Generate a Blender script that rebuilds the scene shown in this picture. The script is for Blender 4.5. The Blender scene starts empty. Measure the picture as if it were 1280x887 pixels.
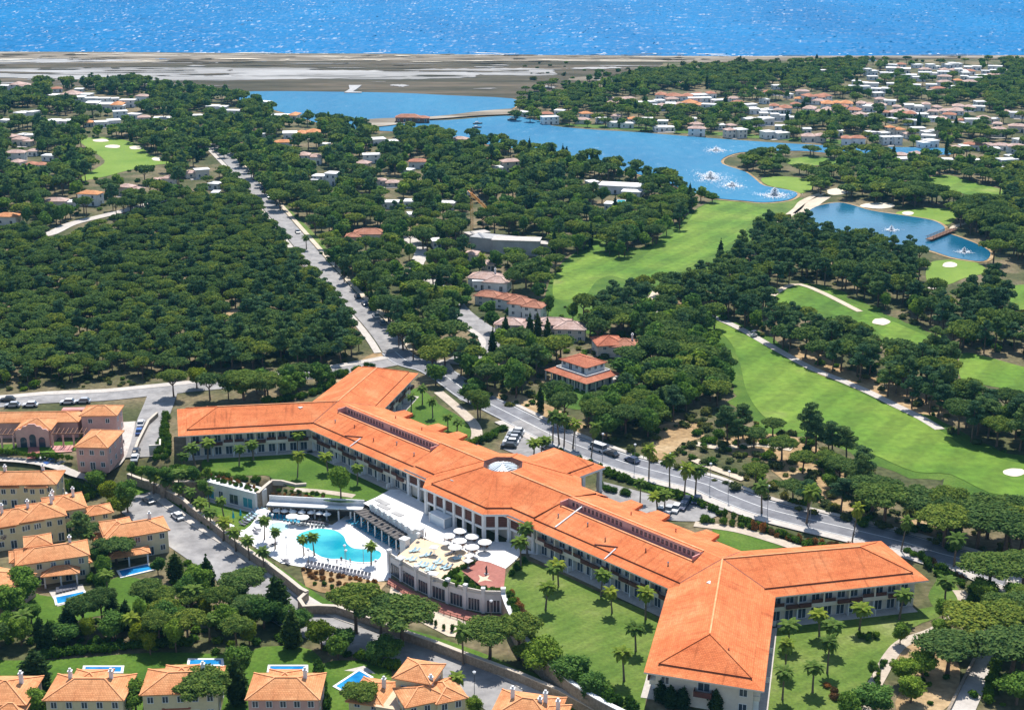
import bpy, math, random
import numpy as np
from mathutils import Vector, Matrix

# ------------------------------------------------------------------ camera, sky, sun, exposure
SC = bpy.context.scene
F = 1762.0; PITCH = math.atan2(555.5, F); H = 135.0
CP, SP = math.cos(PITCH), math.sin(PITCH)
cam_d = bpy.data.cameras.new('camera'); cam = bpy.data.objects.new('camera', cam_d)
SC.collection.objects.link(cam); SC.camera = cam
cam.location = (0, 0, H); cam.rotation_euler = (math.pi/2-PITCH, 0, 0)
cam_d.sensor_fit = 'HORIZONTAL'; cam_d.sensor_width = 36.0; cam_d.lens = 36.0*F/1280.0
cam_d.clip_start = 1.0; cam_d.clip_end = 30000.0
SUN_EL, SUN_AZ = math.radians(58), math.radians(6.5)      # azimuth to the right of +Y
W = bpy.data.worlds.new('World'); SC.world = W; W.use_nodes = True
wn = W.node_tree.nodes; wl = W.node_tree.links
sky = wn.new('ShaderNodeTexSky'); sky.sky_type = 'NISHITA'; sky.sun_disc = False
sky.sun_elevation = SUN_EL; sky.sun_rotation = SUN_AZ; sky.air_density = 1.0; sky.dust_density = 0.6
wn['Background'].inputs[1].default_value = 0.125
wl.new(sky.outputs[0], wn['Background'].inputs[0])
sun_d = bpy.data.lights.new('sun', 'SUN'); sun_d.energy = 4.6; sun_d.angle = math.radians(0.53); sun_d.color = (1.0, 0.96, 0.90)
sun = bpy.data.objects.new('sun', sun_d); SC.collection.objects.link(sun); sun.location = (0, 300, 400)
sdir = Vector((math.sin(SUN_AZ)*math.cos(SUN_EL), math.cos(SUN_AZ)*math.cos(SUN_EL), math.sin(SUN_EL)))
sun.rotation_euler = sdir.to_track_quat('Z', 'Y').to_euler()
SC.view_settings.view_transform = 'Standard'; SC.view_settings.look = 'None'
SC.view_settings.exposure = 0.46; SC.view_settings.gamma = 1.0
SC.render.engine = 'CYCLES'
cy = SC.cycles
cy.max_bounces = 5; cy.diffuse_bounces = 2; cy.glossy_bounces = 2; cy.transmission_bounces = 2; cy.transparent_max_bounces = 4; cy.volume_bounces = 0
cy.use_denoising = True
try: cy.denoiser = 'OPENIMAGEDENOISE'
except Exception: pass
cy.sample_clamp_indirect = 4.0
cy.volume_step_rate = 4.0

COL = SC.collection
RNG = random.Random(7); NR = np.random.default_rng(11)

# ------------------------------------------------------------------ pixels to places
def G(px, py, z=0.0):
    dx = (px-640)/F; dv = (py-443.5)/F
    t = (z-H)/(-SP-dv*CP)
    return (dx*t, (CP-dv*SP)*t)
def PJ(x, y, z):
    z = z-H; d = y*CP-z*SP
    return 640+F*x/d, 443.5-F*(y*SP+z*CP)/d
def ppm(py): return (py+112)/H/1.05
LOW = -4.0
LOWPX = [(60,604),(150,592),(200,604),(257,603),(322,618),(338,604),(336,622),(407,627),(455,628),(463,633),(524,671),(506,684),(487,695),(520,716),(560,731),(605,743),(629,743),(640,770),(660,803),(700,842),(745,872),(830,910)]
LOWP = np.array([(-3300.,330.),(-140.,330.)]+[G(*p) for p in LOWPX]+[(60.,180.),(60.,-900.),(-3300.,-900.)])
def hgt(x, y):
    x = np.atleast_1d(np.asarray(x, float)); y = np.atleast_1d(np.asarray(y, float))
    ins = np.zeros(x.shape, bool); dmin = np.full(x.shape, 1e9)
    n = len(LOWP)
    for i in range(n):
        ax, ay = LOWP[i]; bx, by = LOWP[(i+1) % n]
        c = ((ay > y) != (by > y))
        if ay != by: ins ^= c & (x < (bx-ax)*(y-ay)/(by-ay)+ax)
        ex, ey = bx-ax, by-ay; L = ex*ex+ey*ey
        t = np.clip(((x-ax)*ex+(y-ay)*ey)/L, 0, 1)
        dmin = np.minimum(dmin, np.hypot(x-ax-t*ex, y-ay-t*ey))
    w = 2.2+16*np.clip((-72-x)/14, 0, 1)
    s = np.where(ins, 1.0, np.clip(1-(dmin-1.3)/w, 0, 1))
    return LOW*s*s*(3-2*s)
def h1(x, y): return float(hgt(x, y)[0])
def GP(px, py):
    z = 0.0
    for _ in range(14):
        x, y = G(px, py, z); z += 0.6*(h1(x, y)-z)
    x, y = G(px, py, z)
    return x, y, h1(x, y)
def inpoly(poly, x, y):
    r = False; j = len(poly)-1
    for i in range(len(poly)):
        xi, yi = poly[i]; xj, yj = poly[j]
        if (yi > y) != (yj > y) and x < (xj-xi)*(y-yi)/(yj-yi)+xi: r = not r
        j = i
    return r
def smooth(pts, n=4, closed=True):
    out = []; m = len(pts)
    for i in range(m if closed else m-1):
        if closed: p0, p1, p2, p3 = pts[i-1], pts[i], pts[(i+1) % m], pts[(i+2) % m]
        else: p0, p1, p2, p3 = pts[max(i-1, 0)], pts[i], pts[i+1], pts[min(i+2, m-1)]
        for k in range(n):
            t = k/n; a = []
            for d in range(2):
                a.append(0.5*(2*p1[d]+(p2[d]-p0[d])*t+(2*p0[d]-5*p1[d]+4*p2[d]-p3[d])*t*t+(3*p1[d]-p0[d]-3*p2[d]+p3[d])*t**3))
            out.append(tuple(a))
    if not closed: out.append(tuple(pts[-1]))
    return out

# ------------------------------------------------------------------ objects
def tag(o, label=None, cat=None, group=None, kind=None):
    if label: o['label'] = label
    if cat: o['category'] = cat
    if group: o['group'] = group
    if kind: o['kind'] = kind
    return o
def link(o, parent=None):
    COL.objects.link(o)
    if parent is not None: o.parent = parent
    return o
def empty(name, loc=(0, 0, 0), rz=0.0, label=None, cat=None, group=None, scale=None):
    o = bpy.data.objects.new(name, None); o.location = loc; o.rotation_euler = (0, 0, rz); o.empty_display_size = 0.3
    if scale is not None: o.scale = scale
    link(o); return tag(o, label, cat, group)
def mob(name, me, parent=None, loc=(0, 0, 0), rz=0.0, scale=None):
    o = bpy.data.objects.new(name, me); o.location = loc; o.rotation_euler = (0, 0, rz)
    if scale is not None: o.scale = scale
    return link(o, parent)
ROOFS = set()
def slope_uv(me):
    """u along the eave, v up the slope, in metres"""
    uv = me.uv_layers.new(name='slope'); me.update()
    for p in me.polygons:
        n = p.normal; a = Vector((-n.y, n.x, 0)); a = a.normalized() if a.length > 1e-4 else Vector((1, 0, 0)); b = n.cross(a)
        for li in p.loop_indices:
            co = me.vertices[me.loops[li].vertex_index].co; uv.data[li].uv = (co.dot(a), co.dot(b))
class MB:
    def __init__(s): s.v = []; s.f = []; s.m = []
    def poly(s, pts, m=0):
        b = len(s.v); s.v += [tuple(p) for p in pts]; s.f.append(tuple(range(b, b+len(pts)))); s.m.append(m)
    def box(s, x0, x1, y0, y1, z0, z1, m=0, faces='xXyYzZ'):
        b = len(s.v)
        s.v += [(x0,y0,z0),(x1,y0,z0),(x1,y1,z0),(x0,y1,z0),(x0,y0,z1),(x1,y0,z1),(x1,y1,z1),(x0,y1,z1)]
        for k, q in (('z',(0,3,2,1)),('Z',(4,5,6,7)),('y',(0,1,5,4)),('X',(1,2,6,5)),('Y',(2,3,7,6)),('x',(3,0,4,7))):
            if k in faces: s.f.append(tuple(b+i for i in q)); s.m.append(m)
    def prism(s, pts, z0, z1, m=0, top=True, bottom=True):
        n = len(pts); b = len(s.v)
        s.v += [(p[0], p[1], z0) for p in pts]+[(p[0], p[1], z1) for p in pts]
        for i in range(n):
            j = (i+1) % n; s.f.append((b+i, b+j, b+n+j, b+n+i)); s.m.append(m)
        if top: s.f.append(tuple(range(b+n, b+2*n))); s.m.append(m)
        if bottom: s.f.append(tuple(range(b+n-1, b-1, -1))); s.m.append(m)
    def bar(s, a, b_, w, h=None, m=0):
        a = Vector(a); b_ = Vector(b_); h = h or w
        d = (b_-a).normalized(); up = Vector((0, 0, 1)) if abs(d.z) < .95 else Vector((1, 0, 0))
        r = d.cross(up).normalized()*w/2; u = r.cross(d).normalized()*h/2
        k = len(s.v)
        for p in (a, b_): s.v += [tuple(p-r-u), tuple(p+r-u), tuple(p+r+u), tuple(p-r+u)]
        for q in ((0,1,5,4),(1,2,6,5),(2,3,7,6),(3,0,4,7),(3,2,1,0),(4,5,6,7)): s.f.append(tuple(k+i for i in q)); s.m.append(m)
    def tube(s, pts, rad, n=6, m=0, cap=True):
        k = len(s.v); P = [Vector(p) for p in pts]
        for i, p in enumerate(P):
            d = (P[min(i+1, len(P)-1)]-P[max(i-1, 0)]).normalized()
            up = Vector((1, 0, 0)) if abs(d.z) > .7 else Vector((0, 0, 1))
            r = d.cross(up).normalized(); u = r.cross(d)
            for j in range(n):
                a = 2*math.pi*j/n; s.v.append(tuple(p+(r*math.cos(a)+u*math.sin(a))*rad[i]))
        for i in range(len(P)-1):
            for j in range(n):
                s.f.append((k+i*n+j, k+i*n+(j+1) % n, k+(i+1)*n+(j+1) % n, k+(i+1)*n+j)); s.m.append(m)
        if cap:
            e = k+(len(P)-1)*n; s.f.append(tuple(range(e, e+n))); s.m.append(m)
    def cone(s, c, r0, r1, z0, z1, n=8, m=0, top=True, rot=0.):
        b = len(s.v)
        for r, z in ((r0, z0), (r1, z1)):
            for j in range(n):
                a = 2*math.pi*j/n+rot; s.v.append((c[0]+r*math.cos(a), c[1]+r*math.sin(a), z))
        for j in range(n): s.f.append((b+j, b+(j+1) % n, b+n+(j+1) % n, b+n+j)); s.m.append(m)
        if top: s.f.append(tuple(range(b+n, b+2*n))); s.m.append(m)
    def mesh(s, name, mats, smooth_=False):
        me = bpy.data.meshes.new(name); me.from_pydata(s.v, [], s.f)
        if not isinstance(mats, (list, tuple)): mats = [mats]
        for m in mats: me.materials.append(m)
        if len(mats) > 1: me.polygons.foreach_set('material_index', s.m)
        if smooth_: me.polygons.foreach_set('use_smooth', [True]*len(me.polygons))
        if any(m.name in ROOFS for m in mats): slope_uv(me)
        me.update(); return me
    def ob(s, name, mats, parent=None, loc=(0, 0, 0), rz=0.0, smooth_=False):
        return mob(name, s.mesh(name, mats, smooth_), parent, loc, rz)

# ------------------------------------------------------------------ materials
def newmat(name):
    m = bpy.data.materials.new(name); m.use_nodes = True
    n = m.node_tree.nodes; return m, n, m.node_tree.links, n['Principled BSDF']
def noise(n, l, scale, detail=4, vec=None, rough=.55, dist=0.):
    t = n.new('ShaderNodeTexNoise'); t.inputs['Scale'].default_value = scale; t.inputs['Detail'].default_value = detail
    t.inputs['Roughness'].default_value = rough; t.inputs['Distortion'].default_value = dist
    if vec is not None: l.new(vec, t.inputs['Vector'])
    return t.outputs['Fac']
def ramp(n, l, fac, stops):
    r = n.new('ShaderNodeValToRGB'); e = r.color_ramp.elements
    while len(e) < len(stops): e.new(0.5)
    for i, (p, c) in enumerate(stops): e[i].position = p; e[i].color = (*c, 1)
    l.new(fac, r.inputs[0]); return r.outputs[0]
def mixc(n, l, fac, a, b, mode='MIX'):
    x = n.new('ShaderNodeMix'); x.data_type = 'RGBA'; x.blend_type = mode
    for s, v in ((0, fac), (6, a), (7, b)):
        if hasattr(v, 'is_linked'): l.new(v, x.inputs[s])
        else: x.inputs[s].default_value = v if s == 0 else (*v, 1)
    return x.outputs[2]
def M(name, stops, scale=.5, rough=.75, bump=0., bscale=4., spec=.3, detail=5, fine=None, coord='pos', metal=0., aniso=None, stripe=None):
    """stops: one colour or ramp stops over a noise in world space; fine=(scale, amount) adds a second, finer mottling"""
    m, n, l, p = newmat(name)
    p.inputs['Roughness'].default_value = rough; p.inputs['Specular IOR Level'].default_value = spec; p.inputs['Metallic'].default_value = metal
    if coord == 'pos': vec = n.new('ShaderNodeNewGeometry').outputs['Position']
    else: vec = n.new('ShaderNodeTexCoord').outputs['Object']
    if aniso:
        mp = n.new('ShaderNodeMapping'); mp.inputs['Scale'].default_value = aniso; l.new(vec, mp.inputs[0]); vec = mp.outputs[0]
    if isinstance(stops[0], (int, float)):
        stops = [(.3, tuple(c*.9 for c in stops)), (.7, tuple(min(1, c*1.08) for c in stops))]
    c = ramp(n, l, noise(n, l, scale, detail, vec), stops)
    if fine:
        g = ramp(n, l, noise(n, l, fine[0], 3, vec), [(.3, (1-fine[1],)*3), (.7, (1+fine[1]*.0,)*3)])
        c = mixc(n, l, 1.0, c, g, 'MULTIPLY')
    if stripe:
        mp = n.new('ShaderNodeMapping'); mp.inputs['Rotation'].default_value = (0, 0, stripe[1]); l.new(vec, mp.inputs[0])
        wv = n.new('ShaderNodeTexWave'); wv.inputs['Scale'].default_value = stripe[0]; wv.inputs['Distortion'].default_value = 2.5; wv.inputs['Detail Scale'].default_value = .3; l.new(mp.outputs[0], wv.inputs['Vector'])
        c = mixc(n, l, 1., c, ramp(n, l, wv.outputs['Fac'], [(.35, (1-stripe[2],)*3), (.65, (1, 1, 1))]), 'MULTIPLY')
    l.new(c, p.inputs['Base Color'])
    if bump:
        b = n.new('ShaderNodeBump'); b.inputs['Strength'].default_value = bump; b.inputs['Distance'].default_value = .1
        l.new(noise(n, l, bscale, 4, vec), b.inputs['Height']); l.new(b.outputs[0], p.inputs['Normal'])
    return m
def leafmat(name, dark, light, fine=1.2, trans=.3, tint=None):
    m, n, l, p = newmat(name)
    geo = n.new('ShaderNodeNewGeometry').outputs['Position']; oi = n.new('ShaderNodeObjectInfo').outputs['Random']
    c = ramp(n, l, noise(n, l, fine, 3, geo), [(.32, dark), (.68, light)])
    c2 = ramp(n, l, oi, [(0, (.62, .72, .80)), (.3, (.85, .92, 1.05)), (.6, (1.05, 1.05, .9)), (.85, (1.3, 1.2, .9)), (1, tint or (1.65, 1.35, .9))])
    c = mixc(n, l, 1.0, c, c2, 'MULTIPLY')
    d = n.new('ShaderNodeBsdfDiffuse'); t = n.new('ShaderNodeBsdfTranslucent'); x = n.new('ShaderNodeMixShader')
    x.inputs[0].default_value = trans
    l.new(c, d.inputs[0]); l.new(c, t.inputs[0]); l.new(d.outputs[0], x.inputs[1]); l.new(t.outputs[0], x.inputs[2])
    n.remove(p); l.new(x.outputs[0], n['Material Output'].inputs[0]); return m
def roofmat(name, a, b, c):
    ROOFS.add(name)
    m, n, l, p = newmat(name); p.inputs['Roughness'].default_value = .85; p.inputs['Specular IOR Level'].default_value = .15
    tc = n.new('ShaderNodeTexCoord').outputs['Object']; uv = n.new('ShaderNodeUVMap'); uv.uv_map = 'slope'; uv = uv.outputs[0]
    col = ramp(n, l, noise(n, l, .13, 6, tc, .65), [(.32, a), (.52, b), (.74, c)])
    st = n.new('ShaderNodeMapping'); st.inputs['Scale'].default_value = (.12, .9, 1); l.new(uv, st.inputs[0])
    col = mixc(n, l, 1., col, ramp(n, l, noise(n, l, 1., 4, st.outputs[0], .6), [(.3, (.86, .82, .80)), (.55, (1, 1, 1)), (.75, (1.07, 1.12, 1.16))]), 'MULTIPLY')
    br = n.new('ShaderNodeTexBrick'); l.new(uv, br.inputs['Vector']); br.inputs['Scale'].default_value = 1.0
    br.inputs['Brick Width'].default_value = .46; br.inputs['Row Height'].default_value = .40; br.inputs['Mortar Size'].default_value = .05; br.inputs['Mortar Smooth'].default_value = .6
    br.inputs['Color1'].default_value = (.80, .78, .76, 1); br.inputs['Color2'].default_value = (1.1, 1.12, 1.16, 1); br.inputs['Mortar'].default_value = (.74, .68, .64, 1)
    col = mixc(n, l, .7, col, br.outputs['Color'], 'MULTIPLY')
    sk = n.new('ShaderNodeMapping'); sk.inputs['Scale'].default_value = (1.1, .10, 1); l.new(uv, sk.inputs[0])
    col = mixc(n, l, 1., col, ramp(n, l, noise(n, l, .8, 6, sk.outputs[0], .65), [(.30, (.62, .58, .56)), (.46, (1, 1, 1)), (1, (1.06, 1.07, 1.08))]), 'MULTIPLY')
    l.new(col, p.inputs['Base Color'])
    bm = n.new('ShaderNodeBump'); bm.inputs['Strength'].default_value = .6; bm.inputs['Distance'].default_value = .08
    l.new(br.outputs['Fac'], bm.inputs['Height']); bm.invert = True; l.new(bm.outputs[0], p.inputs['Normal'])
    return m
def watermat(name, c1, c2, rough, wscale, strength, dist, cs=.004, aniso=(1, 1, 1), spec=.5):
    m, n, l, p = newmat(name); p.inputs['Roughness'].default_value = rough; p.inputs['IOR'].default_value = 1.33
    p.inputs['Specular IOR Level'].default_value = spec
    geo = n.new('ShaderNodeNewGeometry').outputs['Position']
    mp = n.new('ShaderNodeMapping'); mp.inputs['Scale'].default_value = aniso; l.new(geo, mp.inputs[0])
    l.new(ramp(n, l, noise(n, l, cs, 5, mp.outputs[0]), [(.35, c1), (.65, c2)]), p.inputs['Base Color'])
    b = n.new('ShaderNodeBump'); b.inputs['Strength'].default_value = strength; b.inputs['Distance'].default_value = dist
    a = noise(n, l, wscale, 6, mp.outputs[0], .62, .3); l.new(a, b.inputs['Height']); l.new(b.outputs[0], p.inputs['Normal'])
    return m
def seamat(name, c1, c2, gl_rough, gl_fac, wscale, dist, cs, aniso):
    m, n, l, p = newmat(name); n.remove(p)
    geo = n.new('ShaderNodeNewGeometry').outputs['Position']; mp = n.new('ShaderNodeMapping'); mp.inputs['Scale'].default_value = aniso; l.new(geo, mp.inputs[0])
    d = n.new('ShaderNodeBsdfDiffuse'); g = n.new('ShaderNodeBsdfGlossy'); x = n.new('ShaderNodeMixShader'); x.inputs[0].default_value = gl_fac; g.inputs['Roughness'].default_value = gl_rough
    l.new(ramp(n, l, noise(n, l, cs, 6, mp.outputs[0]), [(.32, c1), (.68, c2)]), d.inputs[0])
    b = n.new('ShaderNodeBump'); b.inputs['Strength'].default_value = 1.0; b.inputs['Distance'].default_value = dist
    l.new(noise(n, l, wscale, 5, mp.outputs[0], .65, .4), b.inputs['Height']); l.new(b.outputs[0], g.inputs['Normal'])
    l.new(d.outputs[0], x.inputs[1]); l.new(g.outputs[0], x.inputs[2]); l.new(x.outputs[0], n['Material Output'].inputs[0]); return m
MT = dict(
 ground=M('dry_ground', [(.28,(.06,.08,.028)),(.45,(.115,.12,.05)),(.58,(.23,.185,.105)),(.75,(.34,.255,.15))], .05, .9, .4, 1.5, .1, 7, (.7,.5)),
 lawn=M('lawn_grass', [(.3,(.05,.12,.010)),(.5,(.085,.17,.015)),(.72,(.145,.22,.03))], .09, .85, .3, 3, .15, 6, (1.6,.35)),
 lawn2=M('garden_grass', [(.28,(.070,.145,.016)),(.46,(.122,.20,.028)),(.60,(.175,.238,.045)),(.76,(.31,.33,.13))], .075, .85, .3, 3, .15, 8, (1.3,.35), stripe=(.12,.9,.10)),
 fairway=M('fairway_grass', [(.28,(.068,.17,.016)),(.46,(.132,.25,.024)),(.60,(.190,.30,.035)),(.74,(.34,.38,.11))], .03, .85, .2, 2, .15, 8, (.4,.35), stripe=(.028,.55,.16)),
 green=M('putting_green', [(.3,(.13,.23,.02)),(.7,(.21,.305,.04))], .05, .8, 0, 2, .15, 4, (.6,.15)),
 sand=M('bunker_sand', [(.3,(.60,.52,.40)),(.7,(.72,.65,.52))], .2, .9, 0, 2, .1),
 soil=M('bare_sandy_soil', [(.3,(.33,.21,.10)),(.5,(.46,.31,.16)),(.72,(.58,.43,.25))], .12, .9, .4, 2, .1, 6, (.8,.4)),
 asphalt=M('grey_asphalt', [(.28,(.15,.15,.165)),(.5,(.215,.215,.23)),(.72,(.29,.29,.30))], .18, .9, .1, 8, .2, 5, (.7,.18)),
 asphalt2=M('pale_worn_asphalt', [(.28,(.22,.21,.205)),(.5,(.32,.305,.295)),(.72,(.41,.39,.37))], .2, .9, .1, 8, .2, 5, (.7,.2)),
 pave=M('pale_paving', [(.3,(.50,.45,.40)),(.7,(.60,.55,.49))], .3, .85, .1, 6, .2, 4, (1.5,.2)),
 path=M('beige_path', [(.3,(.47,.39,.30)),(.7,(.60,.51,.41))], .3, .9, .1, 6, .1, 4, (1.5,.2)),
 track=M('sandy_track', [(.3,(.55,.45,.33)),(.7,(.68,.58,.45))], .15, .9, .1, 6, .1, 4, (1.5,.2)),
 deck=M('white_pool_deck', [(.3,(.74,.71,.68)),(.7,(.82,.80,.77))], .3, .7, 0, 2, .3, 4, (1.2,.10)),
 sundeck=M('beige_sun_deck', [(.3,(.63,.48,.32)),(.7,(.72,.56,.39))], .3, .8, 0, 2, .2, 4, (2.,.12)),
 redtile=M('red_terrace_tile', [(.3,(.36,.13,.10)),(.7,(.43,.17,.13))], .6, .8, 0, 2, .2, 4, (2.,.2)),
 marsh=M('salt_marsh', [(.25,(.052,.052,.03)),(.45,(.10,.088,.058)),(.58,(.155,.125,.085)),(.75,(.25,.20,.145))], .03, .95, 0, 2, .05, 8, (.2,.45), aniso=(.2, 1, 1)),
 beach=M('dune_sand', [(.3,(.14,.115,.08)),(.48,(.27,.225,.17)),(.6,(.40,.345,.27)),(.74,(.60,.54,.45))], .05, .95, 0, 2, .05, 8, (.3,.35), aniso=(.2, 1, 1)),
 mud=M('wet_tidal_flat', [(.3,(.15,.13,.105)),(.47,(.27,.25,.225)),(.6,(.38,.36,.335)),(.72,(.52,.50,.47))], .03, .6, 0, 2, .3, 8, (.2,.3), aniso=(.22, 1, 1)),
 foam=M('sea_foam', (.82,.85,.88), 1., .7),
 line=M('road_paint', (.72,.72,.70), 2., .7),
 hotelroof=roofmat('hotel_clay_tile', (.65,.17,.056), (.75,.225,.08), (.82,.32,.135)),
 villaroof=roofmat('villa_clay_tile', (.62,.24,.095), (.73,.34,.15), (.80,.46,.24)),
 oldroof=roofmat('weathered_clay_tile', (.42,.17,.10), (.52,.24,.15), (.60,.33,.22)),
 redroof=roofmat('deep_red_tile', (.42,.13,.07), (.54,.19,.105), (.62,.27,.16)),
 palerroof=roofmat('pale_pink_tile', (.52,.33,.26), (.62,.45,.38), (.72,.60,.54)),
 ridge=M('ridge_tile', [(.3,(.70,.26,.10)),(.7,(.82,.40,.19))], .8, .8),
 groove=M('dark_roof_gutter_tile', (.22,.07,.04), 1., .8),  # even dark tile for gutter steps, valleys and dormer ribs
 white=M('white_render', (.76,.75,.73), .4, .75, fine=(1.2,.08)),
 cream=M('cream_render', [(.3,(.66,.58,.49)),(.7,(.74,.67,.58))], .4, .75, fine=(1.5,.08)),
 yellow=M('yellow_render', [(.3,(.70,.58,.34)),(.7,(.77,.66,.43))], .4, .8, fine=(1.5,.1)),
 pink=M('pink_render', [(.3,(.58,.34,.29)),(.7,(.67,.42,.36))], .4, .8, fine=(1.5,.1)),
 rose=M('rose_roof_render', [(.3,(.55,.24,.21)),(.7,(.64,.32,.28))], .4, .8, fine=(1.5,.12)),
 stone=M('pale_stone_wall', [(.25,(.24,.19,.14)),(.5,(.36,.29,.22)),(.75,(.48,.41,.32))], 1.6, .9, .6, 3, .15, 6, (4,.3)),
 coping=M('cream_coping', (.54,.46,.37), 1., .8),
 concrete=M('raw_concrete', [(.3,(.36,.35,.34)),(.7,(.48,.47,.45))], .3, .9, fine=(2,.15)),
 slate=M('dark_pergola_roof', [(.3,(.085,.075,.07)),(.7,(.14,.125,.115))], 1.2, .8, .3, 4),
 brown=M('dark_red_brown_panel', [(.3,(.085,.032,.026)),(.7,(.13,.05,.04))], 1., .7),
 timber=M('brown_timber', (.20,.10,.06), 1., .8),
 glass=M('dark_window_glass', [(.3,(.035,.05,.07)),(.7,(.07,.09,.115))], .6, .12, 0, 1, .6),
 blueglass=M('turquoise_glass', (.05,.30,.40), .6, .15, 0, 1, .5),
 skyglass=M('pale_skylight_glass', (.42,.50,.56), .6, .15, 0, 1, .5),
 frame=M('white_frame', (.72,.73,.74), 1., .6),
 bark=M('pine_bark', [(.3,(.10,.065,.045)),(.7,(.19,.125,.09))], 2., .95, .5, 8),
 palmbark=M('palm_bark', [(.3,(.14,.105,.075)),(.7,(.22,.17,.125))], 2., .95, .5, 8),
 metal=M('grey_metal', (.30,.31,.33), 1., .5, metal=.4),
 darkmetal=M('dark_metal', (.06,.06,.065), 1., .5),
 crane=M('orange_crane_paint', (.58,.24,.04), 1., .6),
 tyre=M('black_rubber', (.02,.02,.02), 1., .9),
 canvas=M('white_canvas', (.80,.78,.74), 1., .85),
 lblue=M('blue_lounger_fabric', (.03,.26,.40), 2., .8),
 lpale=M('pale_blue_fabric', (.42,.60,.66), 2., .8),
 lgrey=M('grey_lounger_mesh', (.13,.13,.15), 2., .8),
 teal=M('turquoise_canvas', (.02,.42,.52), 1., .8),
 skin=M('skin', (.48,.28,.19), 2., .6), cloth=M('dark_clothing', (.05,.06,.10), 2., .9),
 sea=seamat('sea_water', (.0001,.122,.31), (.0002,.162,.38), .42, .028, .10, 0., .006, (1.0, .3, 1)),
 lake=seamat('lake_water', (.008,.13,.26), (.022,.19,.33), .30, .10, .16, 1.8, .012, (1.0, .4, 1)),
 pond=watermat('pond_water', (.006,.085,.16), (.02,.135,.22), .1, .4, .3, .2, .02, spec=.3),
 pool=watermat('pool_water', (.008,.27,.36), (.09,.56,.53), .06, 1.2, .35, .1, .085),
 poolblue=watermat('deep_blue_pool_water', (.008,.15,.40), (.03,.30,.58), .06, 1.4, .35, .1, .3),
 kidpool=watermat('pale_pool_water', (.40,.66,.70), (.48,.72,.76), .06, 1.4, .3, .1, .3),
 pineleaf=leafmat('stone_pine_needles', (.052,.112,.034), (.195,.258,.060)),
 tallleaf=leafmat('tall_pine_needles', (.046,.108,.050), (.158,.240,.088)),
 broadleaf=leafmat('broadleaf_foliage', (.056,.130,.030), (.190,.305,.056)),
 limeleaf=leafmat('lime_foliage', (.10,.155,.014), (.24,.28,.03)),
 cypressleaf=leafmat('cypress_foliage', (.022,.050,.016), (.06,.10,.028)),
 palmleaf=leafmat('palm_fronds', (.07,.13,.02), (.20,.26,.055), 1.5, .25),
 hedgeleaf=leafmat('hedge_foliage', (.035,.09,.012), (.12,.21,.028), 2.),
 scrubleaf=leafmat('scrub_foliage', (.06,.085,.025), (.17,.19,.065), .5),
 flowerleaf=leafmat('lilac_blossom', (.20,.13,.20), (.38,.27,.36)),
 redleaf=leafmat('rusty_planting', (.15,.07,.03), (.30,.16,.06)),
)

# ------------------------------------------------------------------ ground, water, sheets
def axis(lo, hi, step, far):
    a = list(np.arange(lo, hi+.01, step)); s = step; x = a[-1]
    while x < far[1]: s = min(s*1.5, 400); x += s; a.append(min(x, far[1]))
    s = step; x = a[0]; b = []
    while x > far[0]: s = min(s*1.5, 400); x -= s; b.append(max(x, far[0]))
    return np.array(b[::-1]+a)
SHORE = [(-3000,62),(-400,63),(0,64),(160,64.5),(320,66),(480,66.5),(640,68),(760,68.5),(900,69.5),(1040,69),(1180,69),(1280,68.5),(1700,67),(4300,64)]
def make_ground():
    xs = axis(-232, 92, 1.35, (-3300, 3300)); ys = axis(200, 345, 1.35, (-900, 1330))
    X, Y = np.meshgrid(xs, ys); Z = hgt(X.ravel(), Y.ravel())
    V = np.stack([X.ravel(), Y.ravel(), Z], 1); nx, ny = len(xs), len(ys)
    i = np.arange(nx-1)[None, :]+nx*np.arange(ny-1)[:, None]; i = i.ravel()
    Fq = np.stack([i, i+1, i+1+nx, i+nx], 1)
    V = V.tolist(); Fq = Fq.tolist()
    # last row follows the shore line and dips under the sea
    sp = smooth(SHORE, 6, False); b0 = len(V)
    top = [(-3300, 1330, 0)]+[(x, 1330, 0) for x in np.linspace(-3000, 3000, 120)]+[(3300, 1330, 0)]
    swx = np.array([G(*p)[0] for p in sp]); swy = np.array([G(*p)[1] for p in sp]); o = np.argsort(swx)
    for (x, y, z) in top: V.append((x, y, z))
    for (x, y, z) in top:
        yy = float(np.interp(x, swx[o], swy[o])); V.append((x, yy-5, -.1))
    for (x, y, z) in top:
        yy = float(np.interp(x, swx[o], swy[o])); V.append((x, yy+14, -3.2))
    n = len(top)
    for r in (0, 1):
        for k in range(n-1): Fq.append([b0+r*n+k, b0+r*n+k+1, b0+r*n+n+k+1, b0+r*n+n+k])
    me = bpy.data.meshes.new('ground'); me.from_pydata(V, [], Fq); me.materials.append(MT['ground']); me.update()
    me.polygons.foreach_set('use_smooth', [True]*len(me.polygons))
    tag(mob('ground', me), 'dry green and tan ground under the woods and gardens', 'ground', kind='structure')
make_ground()
SHEETN = [0]
def tessellate(pts3):
    from mathutils.geometry import tessellate_polygon
    return tessellate_polygon([[Vector((p[0], p[1], 0)) for p in pts3]])
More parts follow.
